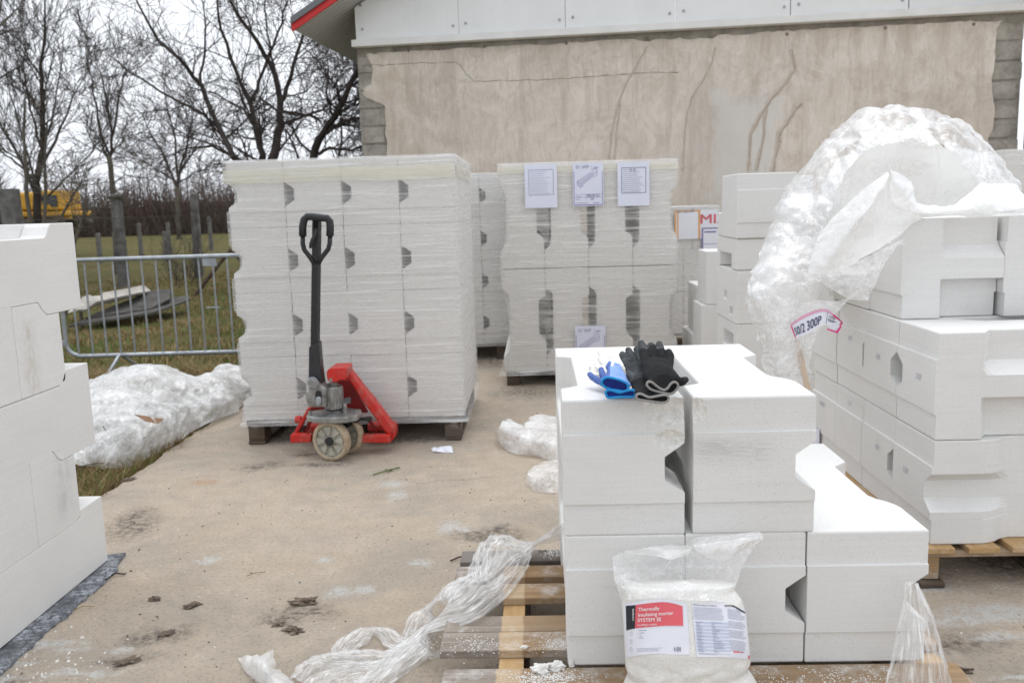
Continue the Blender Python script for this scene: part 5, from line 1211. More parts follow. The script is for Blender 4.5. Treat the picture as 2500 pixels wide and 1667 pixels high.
g = MB(); g.tube([Hh(245, 195, YT-.012), Hh(240, 240, YT-.02), Hh(215, 290, YT-.03), Hh(200, 330, YT-.035), Hh(195, 362, YT-.035)], [.006, .009, .010, .009, .006], 10); g.build('release_lever', M['rubber'], hd, smooth=True)
g = MB(); g.prism([Hh(183, 1182, YT-.012), Hh(262, 1140, YT-.012), Hh(292, 1490, YT-.035), Hh(180, 1450, YT-.035)], (0, .075, 0)); sh = g.build('handle_socket', M['black'], pt, bevel=.005)
g = MB(); g.prism([Hh(262, 1140, YT-.010), Hh(278, 1136, YT+.06), Hh(325, 1478, YT+.05), Hh(292, 1492, YT-.033)], (-.004, .002, 0)); g.build('socket_side', M['black'], sh)
tp('type_plate', 'galv', [(960, 560), (1060, 540), (1062, 630), (960, 640)], YT+.205, .004, bev=.001)

# ================================================================== FILMS
def catmull(p0, p1, p2, p3, t): return .5*((2*p1)+(-p0+p2)*t+(2*p0-5*p1+4*p2-p3)*t*t+(-p0+3*p1-3*p2+p3)*t**3)
def spl(P, n):
    P = [np.array(p, float) for p in P]; m = len(P)-1; out = []
    for i in range(n+1):
        u = min(i/n*m, m-1e-6); k = int(u); t = u-k
        out.append(catmull(P[max(k-1, 0)], P[k], P[k+1], P[min(k+2, m)], t))
    return out
def patch(name, rows, nu, nv, mat, parent=None, amp=.01, freq=6., aniso=(1, 1, 1), seed=0, edge=.0, ridged=True, zmin=None, rough=.85, fold=None):
    cols = [spl(r, nu) for r in rows]
    G_ = [spl([c[i] for c in cols], nv) for i in range(nu+1)]       # G_[i][j]
    G_ = np.array(G_); du = np.gradient(G_, axis=0); dv = np.gradient(G_, axis=1); N_ = np.cross(du, dv); N_ /= np.linalg.norm(N_, axis=2, keepdims=True)+1e-9
    V = G_.copy()
    for i in range(nu+1):
        for j in range(nv+1):
            p = G_[i, j]; q = Vector((p[0]*freq*aniso[0]+seed, p[1]*freq*aniso[1], p[2]*freq*aniso[2]))
            wq = q+Vector((mn.noise(q*.7), mn.noise(q*.7+Vector((9, 0, 0))), mn.noise(q*.7+Vector((0, 9, 0)))))*.9
            if ridged:
                h = 0; a = 1; s = 1
                for o_ in range(5): h += a*(.5-abs(mn.noise(wq*s))*1.6); a *= .55; s *= 2.05
            else: h = mn.fractal(wq, rough, 2.0, 4)
            if fold: h = h*.35 + (.5-abs(mn.noise((i/nu*fold[0]+seed, j/nv*fold[1], seed)))*2.) + .5*(.5-abs(mn.noise((i/nu*fold[0]*2.3, j/nv*fold[1]*2.6, seed+4)))*2.)
            V[i, j] += N_[i, j]*amp*h
            if edge and (j in (0, nv) or i in (0, nu)): V[i, j] += np.array([mn.noise(q*3)*edge, 0, mn.noise(q*3+Vector((5, 0, 0)))*edge])
            if zmin is not None and V[i, j][2] < zmin: V[i, j][2] = zmin+.002*random.random()
    v = V.reshape(-1, 3); f = [(i*(nv+1)+j, (i+1)*(nv+1)+j, (i+1)*(nv+1)+j+1, i*(nv+1)+j+1) for i in range(nu) for j in range(nv)]
    o = ob(name, v, f, mat, parent, smooth=True); uv = o.data.uv_layers.new(name='uv'); k = 0
    L_ = np.zeros((len(f)*4, 2)); ii, jj = np.divmod(np.arange(len(f)), nv)
    for c_, (a_, b_) in enumerate(((0, 0), (1, 0), (1, 1), (0, 1))): L_[c_::4, 0] = (ii+a_)/nu; L_[c_::4, 1] = (jj+b_)/nv
    uv.data.foreach_set('uv', L_.ravel()); return o
def wP(x, y, Y): return AY('w', x, y, Y)
def sP(x, y, Y): return AY('s8', x, y, Y)
big = thing('plastic_cover', 'big torn plastic cover bulging over the top of the right stack', 'plastic sheet', (1.9, 3.6, .87))
# crumpled outer band of the hood
outer = [(1712, 700, 3.45), (1722, 640, 3.5), (1755, 560, 3.6), (1785, 475, 3.7), (1822, 410, 3.8), (1868, 350, 3.85), (1915, 300, 3.9), (1962, 262, 3.9), (2030, 245, 3.9), (2110, 247, 3.9), (2190, 268, 3.9), (2250, 310, 3.85), (2295, 365, 3.8), (2335, 425, 3.7), (2380, 470, 3.6)]
inner = [(1862, 740, 3.35), (1868, 640, 3.35), (1880, 560, 3.4), (1905, 490, 3.45), (1925, 420, 3.45), (1965, 362, 3.5), (2005, 335, 3.5), (2055, 322, 3.5), (2105, 320, 3.5), (2150, 330, 3.5), (2195, 352, 3.5), (2235, 395, 3.5), (2262, 430, 3.45), (2300, 462, 3.4), (2350, 490, 3.35)]
mid = [((a[0]+b[0])/2, (a[1]+b[1])/2-4, (a[2]+b[2])/2-.03) for a, b in zip(outer, inner)]
back = [(a[0]+14, a[1]+14, a[2]+.35) for a in outer]
patch('crumpled_rim', [[wP(*p) for p in r] for r in (back, outer, mid, inner)], 260, 64, M['crumple'], big, .016, 5.5, seed=3, edge=.01, fold=(16, 2.2))
# smooth inside of the hood
ib = [[(1858, 700, 3.5), (1905, 690, 3.9), (1960, 640, 3.9), (2060, 590, 3.9), (2160, 560, 3.9), (2300, 540, 3.9), (2390, 520, 3.8)], [(1870, 620, 3.55), (1900, 560, 3.9), (1960, 520, 4.0), (2060, 480, 4.05), (2160, 480, 4.05), (2290, 470, 4.0), (2380, 480, 3.8)],
      [(1900, 480, 3.55), (1930, 430, 3.85), (1980, 400, 4.0), (2060, 380, 4.05), (2150, 380, 4.05), (2240, 410, 3.95), (2350, 440, 3.8)], [(1960, 350, 3.7), (1980, 320, 3.8), (2010, 300, 3.85), (2070, 290, 3.9), (2150, 300, 3.9), (2220, 340, 3.85), (2300, 400, 3.75)]]
patch('inner_sheet', [[wP(*p) for p in r] for r in ib], 90, 60, M['milky'], big, .10, 2.6, aniso=(1.6, 1, .6), seed=14, ridged=False, rough=1.2)
# curled flap in front
fp = [[(1370, 548, 3.12), (1180, 690, 3.10), (1010, 850, 3.08), (890, 1000, 3.08), (830, 1130, 3.06), (795, 1280, 3.04)], [(1400, 590, 3.10), (1270, 760, 3.0), (1120, 930, 2.98), (1010, 1080, 2.98), (930, 1200, 2.98), (880, 1292, 3.0)],
      [(1400, 680, 3.12), (1340, 840, 3.02), (1230, 990, 3.0), (1130, 1120, 3.0), (1040, 1220, 3.0), (965, 1302, 3.0)], [(1480, 800, 3.16), (1440, 930, 3.10), (1370, 1030, 3.08), (1290, 1130, 3.08), (1190, 1205, 3.06), (1080, 1262, 3.05)], [(1640, 875, 3.20), (1560, 935, 3.18), (1500, 1000, 3.17), (1420, 1065, 3.16), (1340, 1110, 3.14), (1260, 1160, 3.12)]]
patch('flap', [[sP(*p) for p in r] for r in fp], 90, 70, M['milky'], big, .030, 3.0, seed=22, ridged=False, rough=1.1)
# tongue hanging below the flap
hp = [[(760, 1290, 3.12), (900, 1270, 3.10), (1050, 1240, 3.12), (1200, 1180, 3.12), (1400, 1080, 3.16), (1500, 1030, 3.17)], [(820, 1330, 3.1), (960, 1360, 3.08), (1080, 1370, 3.08), (1200, 1330, 3.1), (1320, 1290, 3.12), (1380, 1180, 3.16)], [(860, 1345, 3.1), (1000, 1420, 3.08), (1120, 1478, 3.08), (1200, 1475, 3.08), (1260, 1472, 3.1), (1290, 1370, 3.14)]]
patch('hanging_tongue', [[sP(*p) for p in r] for r in hp], 60, 40, M['bagfilm'], big, .016, 4, seed=25, ridged=False, rough=1.)
# pull lines from the flap point to the right, and the low hump at the right
qp = [[(1370, 548, 3.15), (1480, 640, 3.2), (1600, 760, 3.25), (1700, 800, 3.25), (1850, 760, 3.25), (2040, 640, 3.3), (2200, 630, 3.35), (2400, 720, 3.35)], [(1390, 600, 3.12), (1480, 700, 3.15), (1600, 810, 3.2), (1720, 830, 3.2), (1880, 800, 3.2), (2060, 730, 3.22), (2200, 740, 3.25), (2400, 770, 3.25)],
      [(1400, 690, 3.15), (1480, 780, 3.16), (1600, 850, 3.18), (1730, 862, 3.19), (1900, 850, 3.19), (2060, 845, 3.19), (2200, 842, 3.19), (2400, 840, 3.19)], [(1440, 850, 3.2), (1520, 862, 3.22), (1620, 873, 3.24), (1740, 872, 3.24), (1900, 866, 3.24), (2060, 862, 3.24), (2200, 858, 3.24), (2400, 855, 3.24)]]
patch('gathered_sheet', [[sP(*p) for p in r] for r in qp], 110, 40, M['milky'], big, .030, 4, aniso=(1, 1, 2.2), seed=31, ridged=False, rough=1.0)
# crumpled film hanging at the left, down to the ground
cp = [[(1755, 560, 3.5), (1800, 540, 3.35), (1850, 540, 3.3), (1890, 560, 3.3)], [(1718, 650, 3.35), (1760, 660, 3.2), (1820, 650, 3.18), (1870, 640, 3.2)], [(1715, 715, 3.3), (1760, 730, 3.18), (1815, 720, 3.14), (1845, 700, 3.2)], [(1742, 780, 3.25), (1780, 790, 3.15), (1820, 780, 3.14), (1850, 770, 3.2)],
      [(1752, 840, 3.2), (1790, 850, 3.12), (1830, 850, 3.12), (1862, 850, 3.18)], [(1765, 900, 3.15), (1800, 900, 3.1), (1840, 900, 3.1), (1868, 905, 3.15)], [(1780, 990, 3.1), (1810, 990, 3.05), (1840, 990, 3.05), (1870, 1000, 3.1)]]
patch('hanging_film', [[wP(*p) for p in r] for r in cp], 80, 150, M['crumple'], big, .012, 8, seed=41, edge=.012)
patch('loose_lap', [[wP(*p) for p in r] for r in [[(1835, 700, 3.2), (1870, 690, 3.19), (1930, 690, 3.18), (1990, 660, 3.17)], [(1825, 780, 3.2), (1850, 780, 3.19), (1875, 770, 3.18), (1900, 730, 3.18)], [(1832, 860, 3.2), (1845, 860, 3.2), (1858, 850, 3.19), (1868, 790, 3.19)]]], 40, 40, M['bagfilm'], big, .012, 6, seed=44)
# rosette label hanging on the film
lab = thing('paper_label', 'curled pink edged paper label reading 300P hanging on the film', 'label', wP(1870, 745, 3.1))
YLb = 3.08
def lab_pt(u, v):    # u along (0..1), v across (0..1): a slightly arched strip
    top_ = spl([wP(1814, 745, YLb), wP(1848, 722, YLb-.02), wP(1892, 709, YLb-.03), wP(1918, 724, YLb-.01), wP(1937, 741, YLb+.02)], 40); bot = spl([wP(1826, 776, YLb), wP(1852, 768, YLb-.02), wP(1888, 748, YLb-.03), wP(1912, 748, YLb-.01), wP(1931, 747, YLb+.02)], 40)
    x = u*40; k = min(int(x), 39); t = x-k; a = top_[k]*(1-t)+top_[k+1]*t; b = bot[k]*(1-t)+bot[k+1]*t; return b*(1-v)+a*v
v = [lab_pt(i/40, j/6) for i in range(41) for j in range(7)]; f = [(i*7+j, (i+1)*7+j, (i+1)*7+j+1, i*7+j+1) for i in range(40) for j in range(6)]
ob('paper', v, f, M['paper_w'], lab, smooth=True)
def lab_strip(nm, mat, u0, u1, v0, v1, off=.0015):
    n = 24; v = [lab_pt(u0+(u1-u0)*i/n, q)-np.array([0, off, 0]) for i in range(n+1) for q in (v0, v1)]; f = [(2*i, 2*i+2, 2*i+3, 2*i+1) for i in range(n)]; ob(nm, v, f, mat, lab)
lab_strip('pink_edge', M['pinkpale'], 0, .72, .84, 1); lab_strip('pink_edge', M['pink'], .70, .97, .80, 1, .002); lab_strip('pink_edge', M['pink'], 0, .035, 0, .84); lab_strip('pink_edge', M['pink'], .93, 1, .0, .8, .0025)
lab_strip('rule', M['ink'], .575, .583, .05, .85); lab_strip('rule', M['ink'], .60, .84, .40, .43)
def lab_text(s, u0, v0, su, sv, mat, bold):
    fn = lambda p: lab_pt(min(1, max(0, u0+p[0]*su)), v0+p[1]*sv)-np.array([0, .0022, 0]); text(s, 1., (0, 0, 0), (1, 0, 0), (0, 1, 0), mat, lab, 'lettering', bold, fn=fn)
lab_text('S0/2 300P', .05, .16, .105, .66, M['ink'], .03); lab_text('LOWER', .62, .56, .045, .26, M['ink'], .01); lab_text('ELEMENT', .62, .28, .042, .26, M['ink'], .01)
v = [wP(*p) for p in [(1906, 748, YLb), (1928, 748, YLb), (1932, 762, YLb+.005), (1918, 764, YLb+.005), (1898, 757, YLb)]]; ob('curled_end', v, [(0, 1, 2, 3, 4)], M['paper_w'], lab)
v = [wP(*p) for p in [(1930, 748, YLb-.002), (1934, 749, YLb-.002), (1924, 766, YLb), (1899, 757, YLb-.002), (1900, 754, YLb-.002), (1921, 761, YLb)]]; ob('curled_edge', v, [(0, 1, 2, 5), (5, 2, 3, 4)], M['pink'], lab)
# lath
g = MB(); a, b = wP(1829, 775, 3.2), wP(1856, 895, 3.12); g.hexa([b+[-.009, 0, 0], b+[.012, .004, 0], b+[.012, .02, 0], b+[-.009, .02, 0], a+[-.008, 0, 0], a+[.012, .004, 0], a+[.012, .02, 0], a+[-.008, .02, 0]])
tag(g.build('lath', M['wood_lath'], bevel=.002), 'thin raw timber lath leaning in the film under the pink label', 'lath')
g = MB(); g.add([AX('r1', x, y, 1.300) for x, y in [(850, 1012), (885, 1022), (882, 1135), (828, 1132)]], [(0, 1, 2, 3)]); tag(g.build('paper_scrap', M['paper']), 'pale lilac paper stuck low on the right stack, peeping past the chipped block', 'paper')

# stamps on the block ends
def stamp(txt, n_, x, y, lab):
    p = AX(n_, x, y, 1.3015); text(txt, .030, p, (0, -1, 0), (0, 0, 1), M['inkgrey'], None, 'ink_stamp', 0., sx=.8)
for (txt, x, y, l) in [('S1/2P', 1575, 655, 'grooved'), ('S1/2P', 1287, 512, ''), ('S1/2P', 1088, 378, ''), ('S0 300/2P', 884, 842, ''), ('S1/2P', 1086, 845, ''), ('S1/2P', 1280, 1155, ''), ('S1/2P', 1484, 1320, '')]:
    p = AX('r1', x, y, 1.3015)
    par = min([o for o in COL.objects if o.get('group') == GR], key=lambda o: (o.location.y-WR/2-p[1])**2 + (o.location.z+HR/2-p[2])**2 + (o.location.x-XR)**2*9)
    o = text(txt, .028, p, (0, -1, 0), (0, 0, 1), M['inkgrey'], None, 'ink_stamp', 0., sx=.62)
    o.parent = par; o.matrix_parent_inverse = Matrix.Translation(par.location).inverted() if False else (Matrix.Translation(par.location) @ par.rotation_euler.to_matrix().to_4x4()).inverted()

# heap of white film on the grass
hr = [[(150, 1075, 4.35), (215, 1072, 4.50), (262, 1078, 4.46), (320, 1062, 4.60), (372, 1030, 4.85), (425, 1000, 5.12), (490, 965, 5.40), (560, 936, 5.85)],
      [(150, 1010, 4.6), (215, 1020, 4.55), (262, 1010, 4.55), (325, 1000, 4.65), (380, 975, 4.9), (430, 950, 5.2), (495, 925, 5.5), (575, 915, 5.9)],
      [(150, 960, 4.9), (215, 955, 4.9), (262, 950, 4.9), (325, 938, 5.0), (385, 925, 5.2), (440, 905, 5.45), (500, 895, 5.7), (580, 885, 5.95)],
      [(170, 900, 5.2), (222, 895, 5.25), (270, 880, 5.3), (335, 868, 5.35), (395, 872, 5.5), (450, 878, 5.65), (510, 862, 5.9), (572, 862, 6.1)],
      [(190, 890, 5.5), (232, 872, 5.6), (285, 850, 5.7), (340, 844, 5.7), (395, 856, 5.8), (450, 873, 5.95), (512, 846, 6.2), (555, 842, 6.3)],
      [(200, 900, 6.0), (245, 885, 6.1), (290, 870, 6.2), (345, 868, 6.2), (400, 880, 6.3), (455, 895, 6.4), (520, 870, 6.5), (560, 870, 6.6)],
      [(210, 960, 6.2), (250, 960, 6.4), (300, 950, 6.6), (350, 950, 6.7), (405, 950, 6.8), (460, 950, 6.9), (525, 940, 7.0), (570, 930, 7.0)]]
hp_ = thing('plastic_heap', 'heap of crumpled white film between slab edge and crowd barrier', 'plastic sheet', (-2.6, 5.4, -.06))
patch('film', [[wP(*p) for p in r] for r in hr], 150, 110, M['heap'], hp_, .045, 2.3, seed=51, zmin=-.06)
g = MB(); cpts = [AY('c3', x, y, 4.75) for x, y in [(1095, 540), (1225, 560), (1285, 616), (1195, 600)]]; g.prism(cpts, (0, .004, 0)); o = g.build('cardboard_scrap', M['card'])
g2_ = MB(); g2_.prism([AY('c3', x, y, 4.745) for x, y in [(1262, 568), (1348, 578), (1300, 614), (1284, 616)]], (0, .004, 0)); g2_.build('flap', M['card'], o); tag(o, 'folded brown cardboard scrap sticking out of the white film heap', 'cardboard')

# film lying beside the foreground stack
def vP(x, y, Y): return AY('v', x, y, Y)
fl1 = thing('plastic_film', 'rounded lump of white film on the slab left of the foreground stack', 'plastic sheet', (-.1, 4.5, 0))
def gz(n_, x, y, z): return AZ(n_, x, y, z)
r0 = [gz('v', *p, .004) for p in [(75, 440), (110, 590), (200, 680), (340, 765), (480, 785), (640, 790), (800, 830), (980, 900)]]
r1_ = [gz('v', *p, .05) for p in [(85, 430), (150, 520), (250, 590), (380, 650), (500, 680), (650, 690), (800, 720), (980, 760)]]
r2_ = [gz('v', *p, .10) for p in [(110, 400), (200, 430), (300, 480), (400, 520), (520, 520), (660, 540), (800, 560), (980, 570)]]
r3_ = [gz('v', *p, .12) for p in [(150, 330), (230, 330), (330, 370), (420, 420), (540, 380), (680, 360), (820, 370), (980, 380)]]
r4_ = [gz('v', *p, .10) for p in [(180, 290), (250, 245), (340, 290), (470, 375), (575, 240), (700, 205), (820, 210), (980, 250)]]
r5_ = [p+[0, .12, -.095] for p in r4_]
patch('film', [r0, r1_, r2_, r3_, r4_, r5_], 90, 70, M['heap'], fl1, .013, 6, seed=61, zmin=.003)
fl2 = thing('plastic_film', 'thin translucent film scrap lying nearer, against the foreground stack', 'plastic sheet', (0, 3.7, 0))
s0 = [gz('v', *p, .004) for p in [(540, 1200), (600, 1290), (650, 1325), (760, 1335), (850, 1350), (990, 1345)]]
s1_ = [gz('v', *p, .04) for p in [(525, 1110), (600, 1170), (680, 1200), (770, 1200), (850, 1200), (990, 1190)]]
s2_ = [gz('v', *p, .06) for p in [(530, 1060), (600, 1060), (690, 1050), (770, 1060), (850, 1080), (990, 1060)]]
s3_ = [gz('v', *p, .05) for p in [(580, 1000), (650, 960), (720, 930), (780, 890), (860, 860), (990, 860)]]
patch('film', [s0, s1_, s2_, s3_], 60, 40, M['bagfilm'], fl2, .009, 8, seed=66, zmin=.002)

# twisted ribbon of film over the bare pallet
rb = thing('twisted_film', 'long twisted strip of clear film trailing over the bare pallet boards', 'plastic sheet', (-.3, 2.4, 0))
def G5(x, y, z): return AZ('g5', x, y, z)
def ribbon(name, path, widths, heights, nu, seed, amp, mat='ribbon', nv=22, parent=rb):
    """path in ground points with height; cross section arched"""
    P = [G5(*p) for p in path]; rows = [[], [], [], [], []]
    for i, p in enumerate(P):
        d = P[min(i+1, len(P)-1)]-P[max(i-1, 0)]; d[2] = 0; d /= np.linalg.norm(d); s = np.array([-d[1], d[0], 0]); w = widths[i]
        for k, (a, hh) in enumerate(((-1, 0), (-.6, .8), (0, 1), (.6, .7), (1, 0))): rows[k].append(p+s*w*a+np.array([0, 0, heights[i]*hh]))
    return patch(name, rows, nu, nv, M[mat], parent, amp, 11, aniso=(1, 1, 1), seed=seed, zmin=.002, fold=(nu/26., 4.5))
ribbon('film', [(2230, 290, .36), (2120, 350, .22), (1980, 430, .165), (1860, 490, .16), (1760, 590, .155), (1640, 680, .15), (1530, 780, .15), (1420, 880, .09), (1330, 990, .02), (1200, 1090, .006), (1080, 1190, .006), (960, 1290, .006), (860, 1400, .006)],
       [.035, .05, .06, .075, .085, .10, .095, .085, .075, .06, .05, .05, .06], [.03, .025, .03, .03, .03, .03, .03, .03, .03, .025, .02, .02, .02], 240, 71, .010)
ribbon('film', [(2050, 390, .175), (1950, 400, .175), (1860, 400, .18), (1790, 420, .18), (1740, 470, .175), (1700, 560, .165), (1690, 640, .16)], [.02, .04, .05, .06, .05, .04, .03], [.02, .03, .05, .06, .05, .03, .02], 90, 74, .016)
ribbon('film', [(1640, 620, .15), (1560, 620, .15), (1480, 680, .13), (1400, 760, .06), (1330, 850, .01), (1270, 950, .006), (1230, 1030, .006)], [.015, .03, .05, .06, .06, .05, .03], [.01, .02, .03, .03, .02, .02, .01], 80, 77, .010)
ribbon('film', [(1330, 1010, .01), (1180, 1080, .006), (1020, 1110, .006), (860, 1130, .006), (700, 1130, .006), (560, 1170, .006), (470, 1260, .006)], [.03, .03, .025, .03, .03, .035, .02], [.03, .025, .02, .03, .02, .02, .01], 120, 80, .012)
ribbon('film', [(1230, 1050, .006), (1130, 1010, .006), (1060, 950, .006), (980, 925, .006), (880, 970, .006), (790, 1030, .006), (750, 1110, .006)], [.02, .03, .025, .02, .045, .04, .02], [.02, .02, .02, .01, .02, .01, .01], 90, 83, .009)
ribbon('film', [(1150, 1130, .008), (980, 1180, .006), (820, 1200, .006), (700, 1250, .006), (600, 1330, .006), (520, 1420, .006)], [.03, .05, .06, .06, .06, .05], [.01, .012, .012, .012, .012, .01], 80, 86, .008)
# dry fan shaped end
fan = [[G5(95, 1100, .004), G5(120, 1150, .006), G5(180, 1220, .006), G5(260, 1275, .006), G5(340, 1330, .006)], [G5(150, 1085, .03), G5(180, 1140, .04), G5(240, 1200, .04), G5(300, 1260, .03), G5(370, 1320, .02)], [G5(240, 1080, .05), G5(255, 1130, .06), G5(290, 1190, .05), G5(350, 1240, .03), G5(430, 1290, .01)], [G5(305, 1050, .02), G5(318, 1110, .02), G5(335, 1170, .015), G5(390, 1215, .01), G5(460, 1265, .004)]]
patch('frayed_end', fan, 30, 40, M['milky'], rb, .010, 9, aniso=(4, .6, 1), seed=90, zmin=.002)

# cone of film at the right of the foreground stack
cn = thing('plastic_film', 'ribbed cone of clear film hanging from the lower right foreground block', 'plastic sheet', (.9, 2.0, 0))
cr = [[(2088, 1338, 2.06), (2075, 1400, 2.03), (2062, 1460, 2.01), (2050, 1520, 1.99), (2028, 1600, 1.97)], [(2092, 1337, 2.04), (2092, 1400, 1.99), (2090, 1460, 1.95), (2085, 1520, 1.92), (2075, 1600, 1.88)], [(2098, 1338, 2.04), (2112, 1400, 1.98), (2122, 1460, 1.94), (2130, 1520, 1.90), (2130, 1600, 1.86)],
      [(2102, 1342, 2.05), (2130, 1400, 2.0), (2146, 1460, 1.97), (2160, 1520, 1.94), (2180, 1600, 1.90)], [(2104, 1350, 2.08), (2138, 1410, 2.08), (2152, 1465, 2.08), (2172, 1530, 2.08), (2205, 1600, 2.08)]]
patch('film', [[wP(*p) for p in r] for r in cr], 50, 80, M['cone'], cn, .010, 8, aniso=(2.4, 2.4, .35), seed=95, fold=(1.2, 7.))

# ================================================================== GLOVES
def remesh_join(name, mb, voxel, mat, parent, smooth_it=6, seed=0, amp=.0):
    o = mb.build(name, mat, parent); r = o.modifiers.new('r', 'REMESH'); r.mode = 'VOXEL'; r.voxel_size = voxel
    s = o.modifiers.new('s', 'SMOOTH'); s.iterations = smooth_it; s.factor = .5
    bpy.context.view_layer.update(); finalize(o); o.data.materials.clear(); o.data.materials.append(mat)
    for v in o.data.vertices:
        q = v.co+Vector((seed, 0, 0)); v.co += v.normal*(amp*(mn.fractal(q*38, .6, 2, 3)) + amp*.5*(.4-abs(mn.noise(q*90))))
    o.data.polygons.foreach_set('use_smooth', [True]*len(o.data.polygons)); return o
def capsule(g, pts, rad, n=12):
    P = [Vector([float(a) for a in p]) for p in pts]; out, rr = [], []
    d0 = (P[0]-P[1]).normalized(); d1 = (P[-1]-P[-2]).normalized()
    for k in (1., .7, .3): out.append(P[0]+d0*rad[0]*k); rr.append(rad[0]*math.sqrt(max(.02, 1-k*k)))
    m = len(P)-1
    for i in range(m):
        for j in range(3): t = j/3; out.append(P[i].lerp(P[i+1], t)); rr.append(rad[i]*(1-t)+rad[i+1]*t)
    for k in (0, .3, .7, 1.): out.append(P[-1]+d1*rad[-1]*k); rr.append(rad[-1]*math.sqrt(max(.02, 1-k*k)))
    g.tube(out, rr, n)
GPX = 6670.
def glove(name, label, plane0, slope, rings, fingers, cuff, cuffY, cols, cuffmat, cuff_shade, seed, split=None, cuff_r=.0030):
    """rings: (gl x, y, half width px, half thickness m, lift) ; fingers: [(x, y, lift)...], radii px"""
    nrm = (0, -slope, 1); t = thing(name, label, 'glove', AP('gl', *cuff[0], plane0, nrm), 'work gloves on the block')
    P = lambda x, y, lift=0: AP('gl', x, y, plane0, nrm)+np.array([0, 0, lift])
    g = MB(); ring_pts = []
    C = [AY('gl', x, y, cuffY) for x, y in cuff]; C = spl(C+[C[0]], 32)[:-1]
    R0 = [c+np.array([0, .001, 0]) for c in C]; ring_pts.append(R0)
    cx = sum(C)/len(C)
    ang0 = [math.atan2((c-cx)[2], (c-cx)[0]) for c in C]
    for (x, y, hw, ht, lift) in rings:
        c = P(x, y, lift); r = []
        for i in range(len(C)):
            a = 2*math.pi*i/len(C); a = ANG0[seed]+ANGS[seed]*a; r.append(c+np.array([math.cos(a)*hw/GPX, -math.sin(a)*ht*slope*.0, math.sin(a)*ht]))
        ring_pts.append(r)
    n = len(C); v = [p for r in ring_pts for p in r]; m = len(ring_pts)
    f = [(i*n+k, i*n+(k+1) % n, (i+1)*n+(k+1) % n, (i+1)*n+k) for i in range(m-1) for k in range(n)] + [tuple(range(n))[::-1], tuple(range((m-1)*n, m*n))]
    g.add(v, f)
    for pts, rad in fingers: capsule(g, [P(*p) for p in pts], [r/GPX for r in rad])
    body = remesh_join('glove_body', g, .0021, cols[0], t, 5, seed*3., .0011)
    if len(cols) > 1 and split:
        body.data.materials.append(cols[1])
        base = wloc(body)
        idx = [1 if split(np.array(pl.center)+np.array(base), pl.normal) else 0 for pl in body.data.polygons]; body.data.polygons.foreach_set('material_index', idx)
    g = MB(); g.tube([c-np.array([0, .002, 0]) for c in C], cuff_r, 10, closed=True); g.build('cuff_hem', cuffmat, t, smooth=True)
    v = [c-np.array([0, .0012, 0]) for c in C]; cen = sum(v)/len(v)
    # lining: flat dark sheet across the cuff, standing for the shade inside
    g = MB(); inn = [cen+(p-cen)*.96+np.array([0, -.0008, 0]) for p in v]
    ob('cuff_shade', inn, [tuple(range(len(inn)))], cuff_shade, t)
    return t
# angular direction of each cuff loop so that it does not twist against the rings
ANG0 = {1: math.pi, 2: math.pi, 3: math.pi, 4: math.pi}; ANGS = {1: -1, 2: -1, 3: -1, 4: -1}
def ptipx(p, x_, y_): pass
# lower black glove (coated palm up, dusty)
glove('work_glove', 'lower black glove with dusty grey palm, cuff edge hanging over the block', (.27, 2.05, .862), .24,
      [(1400, 860, 235, .014, .003), (1270, 700, 195, .015, .006), (1225, 620, 175, .014, .008), (1200, 570, 160, .012, .010)],
      [([(1170, 640, .008), (1075, 500, .012), (1008, 385, .012)], (76, 70, 62)), ([(1240, 590, .012), (1165, 440, .018), (1105, 355, .02)], (68, 64, 58)), ([(1330, 540, .010), (1290, 430, .018), (1240, 340, .02)], (70, 62, 58))],
      [(1228, 1000), (1240, 960), (1300, 945), (1370, 975), (1450, 1005), (1560, 985), (1680, 965), (1745, 980), (1762, 1030), (1720, 1080), (1620, 1090), (1480, 1070), (1340, 1050), (1260, 1035)], 2.028,
      (M['ggrey'], M['gblack']), M['cuffg'], M['shade_black'], 1, lambda p, nn: p[1] < 2.115)
glove('work_glove', 'upper black glove with spread fingers and thumb pointing right, grey cuff edge', (.33, 2.05, .895), .26,
      [(1650, 740, 230, .015, .002), (1600, 640, 245, .017, .006), (1565, 560, 262, .017, .008), (1550, 490, 250, .013, .010)],
      [([(1400, 520, .010), (1345, 340, .014), (1316, 190, .010)], (84, 74, 66)), ([(1510, 500, .008), (1496, 350, .022), (1475, 205, .006)], (76, 74, 72)), ([(1645, 500, .004), (1640, 330, .014), (1606, 185, .008)], (70, 64, 60)), ([(1765, 540, .004), (1790, 410, .012), (1765, 310, .008)], (74, 68, 58)),
       ([(1750, 640, .006), (1880, 760, .004), (1960, 770, .002), (2040, 720, .0)], (110, 90, 74, 58))],
      [(1402, 800), (1415, 758), (1465, 748), (1530, 790), (1610, 855), (1685, 885), (1745, 855), (1795, 785), (1850, 752), (1905, 775), (1915, 830), (1865, 905), (1800, 945), (1700, 935), (1560, 905), (1450, 860)], 2.040,
      (M['gblack'], M['ggrey']), M['cuffg'], M['shade_black'], 2, lambda p, nn: p[1] > 2.195+.02*mn.noise((p[0]*60, p[1]*60, 0)) or p[0] > .372)
